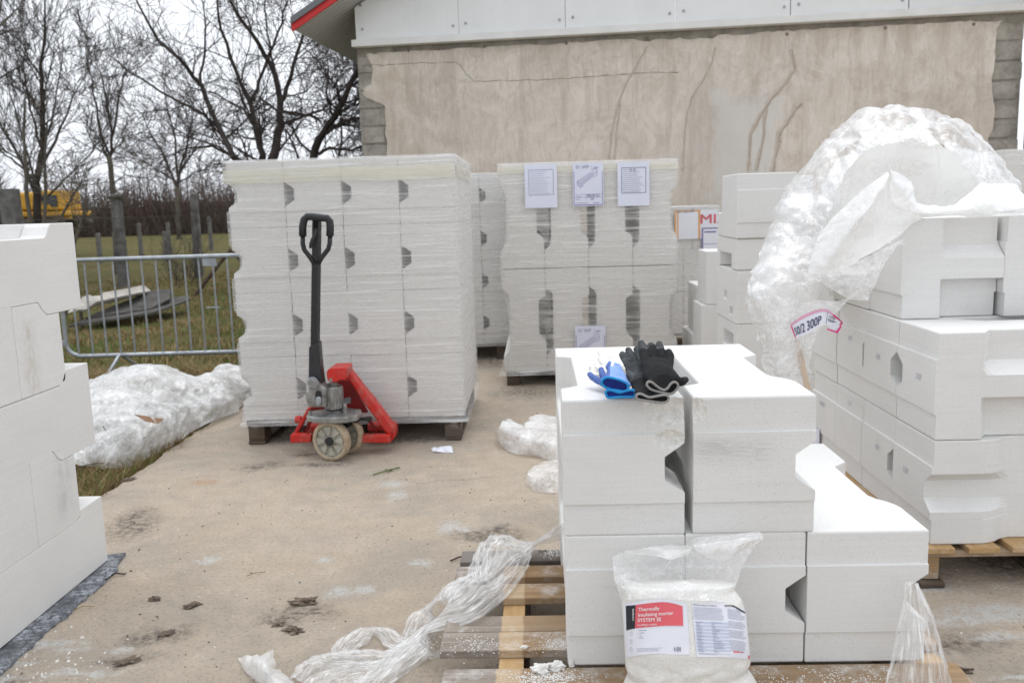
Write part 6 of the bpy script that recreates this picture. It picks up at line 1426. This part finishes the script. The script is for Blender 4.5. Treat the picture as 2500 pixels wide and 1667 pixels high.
glove('work_glove', 'lower blue glove with striped dark fingers spread to the left', (.16, 2.09, .852), .10,
      [(930, 900, 190, .010, .002), (860, 830, 160, .012, .003), (790, 780, 130, .012, .004)],
      [([(800, 850, .004), (620, 770, .005), (520, 715, .006), (470, 680, .008)], (62, 62, 56, 48)), ([(800, 820, .006), (690, 720, .010), (655, 640, .014)], (60, 62, 54)), ([(850, 800, .006), (900, 700, .008)], (60, 50))],
      [(728, 940), (745, 895), (810, 885), (880, 905), (960, 925), (1040, 905), (1120, 885), (1190, 890), (1210, 930), (1200, 985), (1100, 995), (960, 995), (830, 1008), (760, 1000)], 2.062,
      (M['gblue2'], M['gblue']), M['cuffb'], M['shade_blue'], 3, lambda p, nn: p[0] > .158 and p[1] < 2.13)
glove('work_glove', 'upper blue glove with a wide open bright blue cuff', (.19, 2.10, .884), .26,
      [(890, 700, 190, .017, .002), (885, 640, 150, .016, .004), (890, 600, 125, .012, .006)],
      [([(850, 650, .004), (765, 570, .008), (800, 470, .006)], (54, 42, 34)), ([(890, 640, .004), (895, 540, .006), (885, 480, .004)], (40, 34, 28)), ([(960, 640, .002), (965, 560, .004), (945, 490, .002)], (42, 36, 28)), ([(1000, 700, .0), (1100, 780, -.004)], (60, 50))],
      [(662, 770), (680, 710), (750, 678), (860, 690), (970, 722), (1070, 770), (1098, 830), (1080, 885), (1020, 905), (920, 890), (800, 870), (700, 825)], 2.066,
      (M['gblue'], M['gblue2']), M['cuffb'], M['shade_blue'], 4, lambda p, nn: AYinv(p)[0] < 800 and AYinv(p)[1] < 700)

# broken pieces on the block
def lump(name, label, c, rad, mat, cat, seed, grp=None, rough=.35, sub=4, rot=0, flat=True):
    import bmesh
    bm = bmesh.new(); bmesh.ops.create_icosphere(bm, subdivisions=sub, radius=1); rt = Matrix.Rotation(rot, 3, 'Z')
    for v in bm.verts:
        d = 1+rough*mn.fractal(v.co*1.6+Vector((seed, 0, 0)), .8, 2.1, 5); q = Vector((v.co.x*d*rad[0], v.co.y*d*rad[1], v.co.z*d*rad[2])); q.z = max(q.z, -rad[2]*.5); v.co = rt @ q
    zmin = min(v.co.z for v in bm.verts)
    me = bpy.data.meshes.new(name); 
    for v in bm.verts: v.co.z -= zmin
    bm.to_mesh(me); bm.free(); me.materials.append(M[mat]); o = bpy.data.objects.new(name, me); COL.objects.link(o); o.location = [float(a) for a in c]; return tag(o, label, cat, grp)
c = AZ('gl', 700, 520, .843); lump('block_fragment', 'rough broken lump of block behind the blue gloves', (.20, 2.42, .843), (.055, .10, .035), 'broken', 'fragment', 4, 'broken pieces on the block')
g = MB(); zz = .885; Pp = [AZ('gl', x, y, zz) for x, y in [(598, 225), (700, 215), (850, 185), (1010, 205), (1150, 260), (1100, 340), (960, 392), (880, 385), (700, 345), (630, 300)]]; Pp = [np.array([p[0], min(p[1], 2.72), p[2]]) for p in Pp]
v = []; n_ = len(Pp); cc = sum(Pp)/n_
for k, (s_, z) in enumerate(((1, 0), (.97, -.012), (.93, -.030))): v += [cc+(p-cc)*(s_+.03*mn.noise((i, k*3, 1)))+np.array([0, 0, z+.004*mn.noise((i*2, k, 4))]) for i, p in enumerate(Pp)]
f = [tuple(range(n_)), tuple(range(2*n_, 3*n_))[::-1]]+[(k*n_+i, (k+1)*n_+i, (k+1)*n_+(i+1) % n_, k*n_+(i+1) % n_) for k in range(2) for i in range(n_)]
me_ = ob('block_fragment', v, f, None, mats=[M['block'], M['broken']], mi=[0, 1]+[1]*(2*n_)); tag(me_, 'flat broken flake of block with a smooth top, behind the gloves', 'fragment', 'broken pieces on the block')

# ================================================================== MORTAR BAG
YBG = 1.965
Lpx = [(660, 66), (760, 68), (880, 80), (1000, 92), (1150, 98), (1300, 106), (1400, 108), (1480, 135), (1520, 120), (1568, 98), (1640, 70), (1720, 60)]
Rpx = [(660, 1185), (760, 1262), (880, 1296), (1000, 1306), (1150, 1325), (1300, 1340), (1345, 1340), (1400, 1300), (1440, 1310), (1500, 1365), (1568, 1405), (1640, 1430), (1720, 1440)]
def interp(L, y):
    for i in range(len(L)-1):
        if L[i][0] <= y <= L[i+1][0]: t = (y-L[i][0])/(L[i+1][0]-L[i][0]); return L[i][1]*(1-t)+L[i+1][1]*t
    return L[0][1] if y < L[0][0] else L[-1][1]
def bag_rows():
    rows = []
    for i in range(74):
        y = 600+(1720-600)*i/73; a = AY('m', interp(Lpx, y), y, YBG); b = AY('m', interp(Rpx, y), y, YBG); t = (y-600)/1120
        thick = .085*min(1, .28+1.5*t)**.8 if t < .9 else .085*(1-(t-.9)*2)
        rows.append(((a[0]+b[0])/2, (b[0]-a[0])/2, max(a[2], .1445) if i > 70 else a[2], thick))
    return rows
BR_ = bag_rows()
def bag_front(x, z):
    rs = BR_
    if z >= rs[0][2]: cx, hw, _, th = rs[0]
    elif z <= rs[-1][2]: cx, hw, _, th = rs[-1]
    else:
        for i in range(len(rs)-1):
            if rs[i+1][2] <= z <= rs[i][2]:
                t = (rs[i][2]-z)/(rs[i][2]-rs[i+1][2]+1e-9); cx, hw, _, th = [rs[i][k]*(1-t)+rs[i+1][k]*t for k in range(4)]; break
    u = min(.999, abs(x-cx)/hw); return YBG-th*(1-u**3.2)**.5 + bag_wr(x, z)
def bag_wr(x, z):
    q = max(0., min(1., (.268-z)/.02)) if z < .3 else max(0., min(1., (z-.425)/.02))
    return (.0012+.0023*q)*(abs(mn.noise((x*22, z*16, 3)))*-1.4+.4) + (.0003+.0017*q)*mn.noise((x*50, z*45, 1)) + .0055*q*(abs(mn.noise((x*12+z*10, z*24-x*10, 8)))*-1.8+.5)
bag = thing('mortar_bag', 'clear plastic bag of insulating mortar with red and white label, leaning on the foreground blocks', 'bag', (.33, 1.97, .144))
v = []; nsg = 120
for (cx, hw, z, th) in BR_:
    for k in range(nsg):
        a = 2*math.pi*k/nsg; ca, sa = math.cos(a), math.sin(a); x = cx+hw*math.copysign(abs(ca)**.75, ca)
        u = min(.9999, abs(x-cx)/hw); yy = th*(1-u**3.2)**.5
        y = YBG-yy+bag_wr(x, z)*min(1, yy/.02) if sa < 0 else YBG+yy*.9
        v.append((x, y, z))
m = len(BR_); f = [(i*nsg+k, (i+1)*nsg+k, (i+1)*nsg+(k+1) % nsg, i*nsg+(k+1) % nsg) for i in range(m-1) for k in range(nsg)]+[tuple(range(nsg)), tuple(range((m-1)*nsg, m*nsg))[::-1]]
ob('filled_body', v, f, M['granule'], bag, smooth=True)
def bp(x, y, off=.0012):
    d = ray('m', x, y); t = (YBG-.08)/d[1]
    for _ in range(9):
        p = CO+d*t; t = (bag_front_s(p[0], p[2])-off)/d[1]
    return CO+d*t
def bag_front_s(x, z): return bag_front(x, z)
def bag_poly(nm, mat, pts, off, nu=30, nv=24, par=bag):
    """pts: top row list and bottom row list of m-pixels"""
    T_, B_ = spl([np.array(p, float) for p in pts[0]], nu), spl([np.array(p, float) for p in pts[1]], nu); v = []
    for i in range(nu+1):
        for j in range(nv+1): q = T_[i]*(1-j/nv)+B_[i]*(j/nv); v.append(bp(q[0], q[1], off))
    return ob(nm, v, [(i*(nv+1)+j, i*(nv+1)+j+1, (i+1)*(nv+1)+j+1, (i+1)*(nv+1)+j) for i in range(nu) for j in range(nv)], mat, par, smooth=True)
lb1 = bag_poly('front_label', M['paper_w'], ([(80, 790), (220, 762), (400, 738), (560, 742), (718, 780)], [(118, 1318), (260, 1290), (420, 1275), (600, 1286), (747, 1284)]), .0022)
bag_poly('red_panel', M['inkred'], ([(210, 795), (330, 778), (480, 766), (580, 778), (674, 806)], [(203, 1025), (330, 1012), (480, 1000), (580, 998), (681, 1000)]), .0036, par=lb1)
bag_poly('black_panel', M['inkblack'], ([(112, 803), (160, 799), (211, 795)], [(118, 1046), (160, 1035), (204, 1026)]), .0036, 10, par=lb1)
def btext(s, x, y, size, rot, mat, bold=0., off=.0062, par=lb1, sx=1.):
    c, q = math.cos(rot), math.sin(rot)
    fn = lambda p: bp(x+p[0]*c+p[1]*q, y-p[1]*c+p[0]*q, off) if True else p
    fn = lambda p: bp(x+p[0]*c+p[1]*q, y+p[0]*q-p[1]*c, off)
    return text(s, size, (0, 0, 0), (1, 0, 0), (0, 1, 0), mat, par, 'lettering', bold, fn=fn, sx=sx)
btext('Thermally', 236, 858, 52, R(-4), M['inkwhite'], .022); btext('insulating mortar', 233, 910, 51, R(-3.5), M['inkwhite'], .022); btext('SYSTEM 3E', 230, 962, 50, R(-2.5), M['inkwhite'], .022)
btext('For filling in cavities', 229, 1001, 24, R(-3), M['inkwhite'], .012); btext('SYSTEM3E', 194, 950, 22, R(-90), M['inkwhite'], .02, sx=1.25); btext('10l', 582, 1254, 62, R(-1), M['ink'], .02)
def bruled(L, mat, par, off=.0036):
    g = MB()
    for (x, y, w, h, sl_) in L:
        n = max(2, int(w/30)); P = [[bp(x+w*i/n, y+sl_*w*i/n+h*j, off) for j in (0, 1)] for i in range(n+1)]; vv = [p for r in P for p in r]; g.add(vv, [(2*i, 2*i+1, 2*i+3, 2*i+2) for i in range(n)])
    return g.build('printed_lines', mat, par)
rr = random.Random(4)
bruled([(242, 1045, 75, 5, -.04), (242, 1070, 58, 5, -.04), (242, 1094, 30, 5, -.04), (242, 1117, 46, 5, -.04), (228, 1048, 5, 5, 0), (228, 1073, 5, 5, 0), (228, 1097, 5, 5, 0), (228, 1120, 5, 5, 0),
        (222, 1224, 250, 3, -.03), (222, 1238, 215, 4, -.03), (222, 1252, 225, 3, -.03)], M['inkgrey'], lb1)
for y in (1078, 1158, 1232):
    v = [bp(166+12*math.cos(a*math.pi/8), y+20*math.sin(a*math.pi/8), .0038) for a in range(16)]+[bp(166+10*math.cos(a*math.pi/8), y+17*math.sin(a*math.pi/8), .0038) for a in range(16)]
    ob('pictogram', v, [(a, (a+1) % 16, 16+(a+1) % 16, 16+a) for a in range(16)], M['inkgrey'], lb1)
lb2 = bag_poly('back_label', M['paper_w'], ([(765, 785), (860, 780), (1000, 775), (1110, 785), (1270, 838), (1300, 880)], [(815, 1306), (930, 1308), (1050, 1310), (1150, 1315), (1260, 1325), (1338, 1330)]), .0022)
btext('Thermally insulating mortar SYSTEM 3E', 775, 796, 18, R(3.5), M['ink'], .01, par=lb2, sx=.82)
bag_poly('black_band', M['inkblack'], ([(1090, 794), (1170, 796), (1235, 828), (1296, 866)], [(1092, 808), (1175, 812), (1235, 845), (1294, 880)]), .0036, 20, 3, par=lb2); btext('SYSTEM3E', 1098, 805, 12, R(2), M['inkwhite'], .01, .0050, par=lb2, sx=1.15)
bruled([(778+.35*k*2, 818+9.2*k*1.35, 300+rr.uniform(-18, 8), 3.2, .05) for k in range(10)] + [(1118+.6*k*1.5, 832+10.5*k+(14 if k > 9 else 0)+(14 if k > 16 else 0)+(14 if k > 24 else 0), 170*rr.uniform(.75, 1), 3, .13) for k in range(36)], M['inkgrey'], lb2)
bruled([(800+1.8*k, 955+34*k, 335, 16, .045) for k in range(9)], M['lavender'], lb2, .0034)
bruled([(806+1.5*k, 960+17*k, rr.uniform(35, 80), 4.5, .045) for k in range(18)] + [(960+1.8*k, 966+17*k, rr.uniform(20, 110), 4.5, .045) for k in range(18)], M['inkgrey'], lb2, .0042)
bruled([(832, 1268, 320, 3, .05), (832, 1276, 180, 3, .05)], M['inkgrey'], lb2); bruled([(1178, 1247, 64, 15, .08), (1250, 1258, 24, 10, .08), (1338-12, 1292, 14, 34, 0)], M['inkred'], lb2)
def mP(x, y, Y): return AY('m', x, y, Y)
# empty top of the bag
bk = [[(-20, 330, 2.06), (60, 280, 2.07), (160, 250, 2.08), (400, 215, 2.08), (700, 200, 2.085), (800, 130, 2.085), (1100, 100, 2.08), (1435, 68, 2.07)], [(-15, 430, 2.04), (80, 400, 2.05), (200, 380, 2.06), (420, 370, 2.07), (700, 350, 2.07), (860, 300, 2.07), (1130, 260, 2.06), (1400, 200, 2.04)],
      [(0, 530, 2.02), (80, 500, 2.03), (220, 500, 2.04), (430, 500, 2.05), (700, 490, 2.05), (880, 460, 2.05), (1100, 440, 2.04), (1270, 420, 2.02)], [(60, 720, 2.0), (120, 680, 2.0), (240, 690, 2.0), (440, 690, 2.01), (700, 680, 2.01), (880, 660, 2.01), (1050, 650, 2.0), (1185, 655, 1.99)]]
patch('empty_back', [[mP(*p) for p in r] for r in bk], 90, 50, M['bagfilm'], bag, .006, 9, seed=101)
fp = [[(-10, 530, 2.0), (100, 540, 1.97), (230, 570, 1.95), (400, 650, 1.93), (560, 575, 1.93), (700, 560, 1.93), (850, 590, 1.93), (1000, 615, 1.94), (1185, 655, 1.97)], [(30, 640, 1.98), (120, 640, 1.945), (240, 670, 1.93), (400, 710, 1.92), (560, 680, 1.915), (700, 670, 1.915), (850, 680, 1.92), (1020, 690, 1.93), (1225, 720, 1.96)],
      [(64, 748, 1.965), (130, 742, 1.925), (250, 732, 1.912), (400, 722, 1.905), (560, 722, 1.90), (700, 738, 1.90), (850, 748, 1.905), (1030, 755, 1.915), (1262, 775, 1.955)]]
patch('empty_front', [[mP(*p) for p in r] for r in fp], 90, 40, M['bagfilm'], bag, .005, 12, seed=105)
lp = [[(110, 250, 2.05), (250, 235, 2.05), (420, 215, 2.05), (600, 200, 2.05), (780, 205, 2.04)], [(125, 290, 2.03), (260, 290, 2.02), (420, 290, 2.02), (600, 270, 2.02), (765, 240, 2.02)], [(160, 302, 2.03), (300, 300, 2.02), (450, 318, 2.01), (570, 345, 2.01), (725, 302, 2.02)]]
patch('folded_lip', [[mP(*p) for p in r] for r in lp], 50, 20, M['milky'], bag, .005, 14, seed=108)
lp = [[(760, 175, 2.05), (900, 125, 2.05), (1100, 98, 2.05), (1300, 85, 2.05), (1437, 66, 2.05)], [(780, 200, 2.03), (920, 190, 2.02), (1100, 180, 2.02), (1300, 150, 2.02), (1476, 140, 2.03)], [(770, 255, 2.03), (900, 315, 2.01), (1040, 358, 2.01), (1180, 320, 2.01), (1370, 235, 2.03)]]
patch('folded_lip', [[mP(*p) for p in r] for r in lp], 60, 24, M['bagfilm'], bag, .006, 11, seed=111)
patch('side_lip', [[mP(*p) for p in r] for r in [[(1360, 110, 2.045), (1400, 100, 2.04), (1440, 68, 2.04)], [(1380, 200, 2.03), (1420, 170, 2.03), (1478, 140, 2.035)], [(1240, 400, 2.02), (1290, 330, 2.02), (1350, 240, 2.03)], [(1175, 640, 2.0), (1200, 600, 2.0), (1260, 420, 2.02)]]], 24, 40, M['bagfilm'], bag, .003, 14, seed=113)

# ================================================================== SMALL THINGS ON THE GROUND
GC = 'dried mud clods on the slab'
for i, (n_, x, y, r3, lab) in enumerate([('g5', 535, 735, (.040, .018, .012), 'largest dark mud clod near the middle of the slab'), ('g5', 450, 920, (.026, .016, .009), 'split mud clod just below the largest one'), ('g5', 352, 880, (.015, .010, .007), 'small round mud clod between two larger ones'),
        ('c4', 1265, 890, (.018, .009, .008), 'lone brown mud clod right of the felt strip'), ('c4', 1580, 940, (.026, .014, .008), 'crumbled black clod with a curl of bark'), ('c4', 1365, 1165, (.020, .016, .006), 'grey flake lying in a dark stain'), ('c4', 1050, 1400, (.028, .012, .008), 'dark clod near the bottom left corner'), ('c3', 1050, 1085, (.030, .014, .008), 'dark clod close to the slab edge'), ('r2', 1890, 1480, (.030, .010, .008), 'dark crumbs with a twig at the lower right')]):
    p = AZ(n_, x, y); lump('mud_clod', lab, (p[0], p[1], 0), r3, 'clump', 'clod', i*5.1, GC, .9, 4, rot=random.uniform(-.8, .8))
def scatter(name, label, num, reg, smin, smax, mat, seed):
    rg = random.Random(seed); g = MB()
    for _ in range(num):
        x, y = reg(rg); s = rg.uniform(smin, smax)*(.4+rg.random()); a = rg.random()*6
        pts = [(x+math.cos(a+b)*s*rg.uniform(.6, 1.4), y+math.sin(a+b)*s*rg.uniform(.6, 1.4), .0003) for b in (0, 1.3, 2.6, 3.9, 5.1)]; tp_ = [(q[0]*.5+x*.5, q[1]*.5+y*.5, s*rg.uniform(.5, 1)) for q in pts]
        g.add(pts+tp_, [(0, 1, 6, 5), (1, 2, 7, 6), (2, 3, 8, 7), (3, 4, 9, 8), (4, 0, 5, 9), (5, 6, 7, 8, 9)])
    return tag(g.build(name, M[mat], loc=(0, 3, 0)), label, 'grit', kind='stuff')
regs = lambda rg: (rg.uniform(-2.1, 2.4), 1.6+rg.random()**1.4*4.6)
scatter('dark_grit', 'dark grit strewn over the concrete slab', 1500, regs, .0015, .0042, 'clump', 1)
scatter('pale_grit', 'pale crumbs of block strewn over the slab', 1100, regs, .0012, .0034, 'chip', 2)
regl = lambda rg: (lambda p: (p[0]+rg.gauss(0, .09), p[1]+rg.gauss(0, .03)))(AZ('c4', rg.choice([420, 90, 650, 30, 300, 200]), rg.choice([1230, 1400, 1480, 1520, 1140, 1360])))
scatter('pale_crumbs', 'flakes of white block dust near the felt strip', 130, regl, .0012, .0045, 'chip', 3)
# crumbs on the pallet
for i, (x, y, r3, lab) in enumerate([(2090, 1180, (.022, .016, .012), 'larger white crumb on the nearest pallet board'), (2185, 1165, (.020, .014, .012), 'white crumb beside the corner of the foreground stack'), (2285, 1150, (.006, .006, .012), 'tiny pointed white crumb at the stack corner'), (1975, 1025, (.009, .006, .004), 'small white crumb on the middle pallet board')]):
    p = G5(x, y, .144); lump('crumb', lab, (p[0], p[1], .1435), r3, 'chip', 'crumb', i*3.3, 'white crumbs on the pallet', .6, 4)
def pdust(rg_, num, cx, cy, sx, sy, seed, lab):
    rg = random.Random(seed); g = MB(); p = G5(cx, cy, .144)
    for _ in range(num):
        x, y = p[0]+rg.gauss(0, sx), p[1]+rg.gauss(0, sy); s = rg.uniform(.0006, .0022)
        g.add([(x-s, y-s, .1434), (x+s, y-s*.6, .1434), (x+s*.7, y+s, .1434), (x-s*.8, y+s*.8, .1434), (x, y, .1434+s)], [(0, 1, 4), (1, 2, 4), (2, 3, 4), (3, 0, 4)])
    tag(g.build('block_dust', M['chip']), lab, 'dust', kind='stuff')
pdust(0, 900, 2120, 1225, .045, .020, 5, 'white block dust on the nearest board'); pdust(0, 260, 2200, 1000, .03, .02, 6, 'white dust beside the stack on a middle board'); pdust(0, 260, 1650, 1000, .06, .03, 7, 'fine white dust on the board end'); pdust(0, 200, 2170, 400, .02, .02, 8, 'white dust on the dark board')
p = AY('r2', 1700, 1450, 1.98); 
g = MB(); rg = random.Random(9)
for _ in range(900):
    x, y = rg.uniform(.52, .86), rg.uniform(1.965, 2.09); s = rg.uniform(.0006, .002); 
    if mn.noise((x*22, y*22, 3)) < -.05: continue
    g.add([(x-s, y-s, .1434), (x+s, y-s*.6, .1434), (x+s*.7, y+s, .1434), (x-s*.8, y+s*.8, .1434), (x, y, .1434+s)], [(0, 1, 4), (1, 2, 4), (2, 3, 4), (3, 0, 4)])
tag(g.build('block_dust', M['chip']), 'white dust on the board right of the mortar bag', 'dust', kind='stuff')
# paper scrap, stalk, straws, twigs
v = [AZ('p2', x, y, z) for x, y, z in [(1788, 1155, .012), (1800, 1180, .001), (1830, 1183, .008), (1900, 1188, .001), (1966, 1193, .006), (1962, 1150, .014), (1945, 1133, .02), (1870, 1140, .022), (1838, 1150, .014), (1812, 1143, .02)]]
tag(ob('paper_scrap', v, [(0, 1, 2, 8, 9), (2, 3, 7, 8), (3, 4, 5, 6, 7)], M['paper_w']), 'small folded white paper scrap on the slab right of the pallet truck', 'paper')
g = MB(); g.tube([AZ('p2', 1312, 1372, .004), AZ('p2', 1420, 1338, .012), AZ('p2', 1530, 1312, .008)], .0035, 5); g.tube([AZ('p2', 1415, 1325, .01), AZ('p2', 1440, 1340, .012), AZ('p2', 1470, 1336, .008)], .003, 5); tag(g.build('green_stalk', M['grassg']), 'small green plant stalk lying on the slab', 'stalk')
for i, (n_, pts, lab) in enumerate([('c4', [(905, 690), (950, 680), (1025, 673)], 'thin black twig touching the felt strip'), ('c4', [(805, 775), (860, 735), (900, 695)], 'black twig along the felt strip edge'), ('c4', [(605, 968), (680, 950), (775, 938)], 'brown straw lying near the felt strip'), ('g5', [(1485, 455), (1545, 440), (1600, 420)], 'dark twig poking out left of the top pallet board'), ('g5', [(1680, 382), (1720, 370), (1752, 360)], 'dark twig behind the top pallet board'), ('g5', [(138, 555), (200, 545), (262, 528)], 'thin straw in the middle of the slab'), ('r2', [(1850, 1500), (1910, 1485), (1988, 1466)], 'dark twig at the lower right of the slab')]):
    g = MB(); P_ = [AZ(n_, x, y, .006) for x, y in pts]; g.tube([P_[0], P_[1]+[0, 0, .006], P_[2]], .0032 if 'twig' in lab else .0016, 5); tag(g.build('twig' if 'twig' in lab else 'straw', M['stick' if 'twig' in lab else 'straw']), lab, 'twig' if 'twig' in lab else 'straw', 'twigs and straws on the slab')
# hairline cracks in the slab
def gcrack(pts, n_, lab, wd=.0022):
    P = spl([AZ(n_, x, y, .0012) for x, y in pts], 60); v, f = [], []
    for i, p in enumerate(P):
        j = np.array([.012*mn.noise((i*.4, 1, 2)), .02*mn.noise((i*.4, 5, 2)), 0]); w = wd*(.5+abs(mn.noise((i*.6, 2, 2)))); v += [p+j+[0, -w, 0], p+j+[0, w, 0]]
        if i: k = 2*i; f.append((k-2, k, k+1, k-1))
    tag(ob('slab_crack', v, f, M['crack']), lab, 'crack', 'cracks in the slab')
gcrack([(1340, 1210), (1400, 1250), (1460, 1280), (1420, 1330), (1440, 1390), (1380, 1420)], 'p2', 'wandering crack in the slab before the pallet truck'); gcrack([(1520, 1400), (1700, 1440), (1900, 1415), (2100, 1408), (2340, 1380)], 'p2', 'long faint crack across the slab centre')
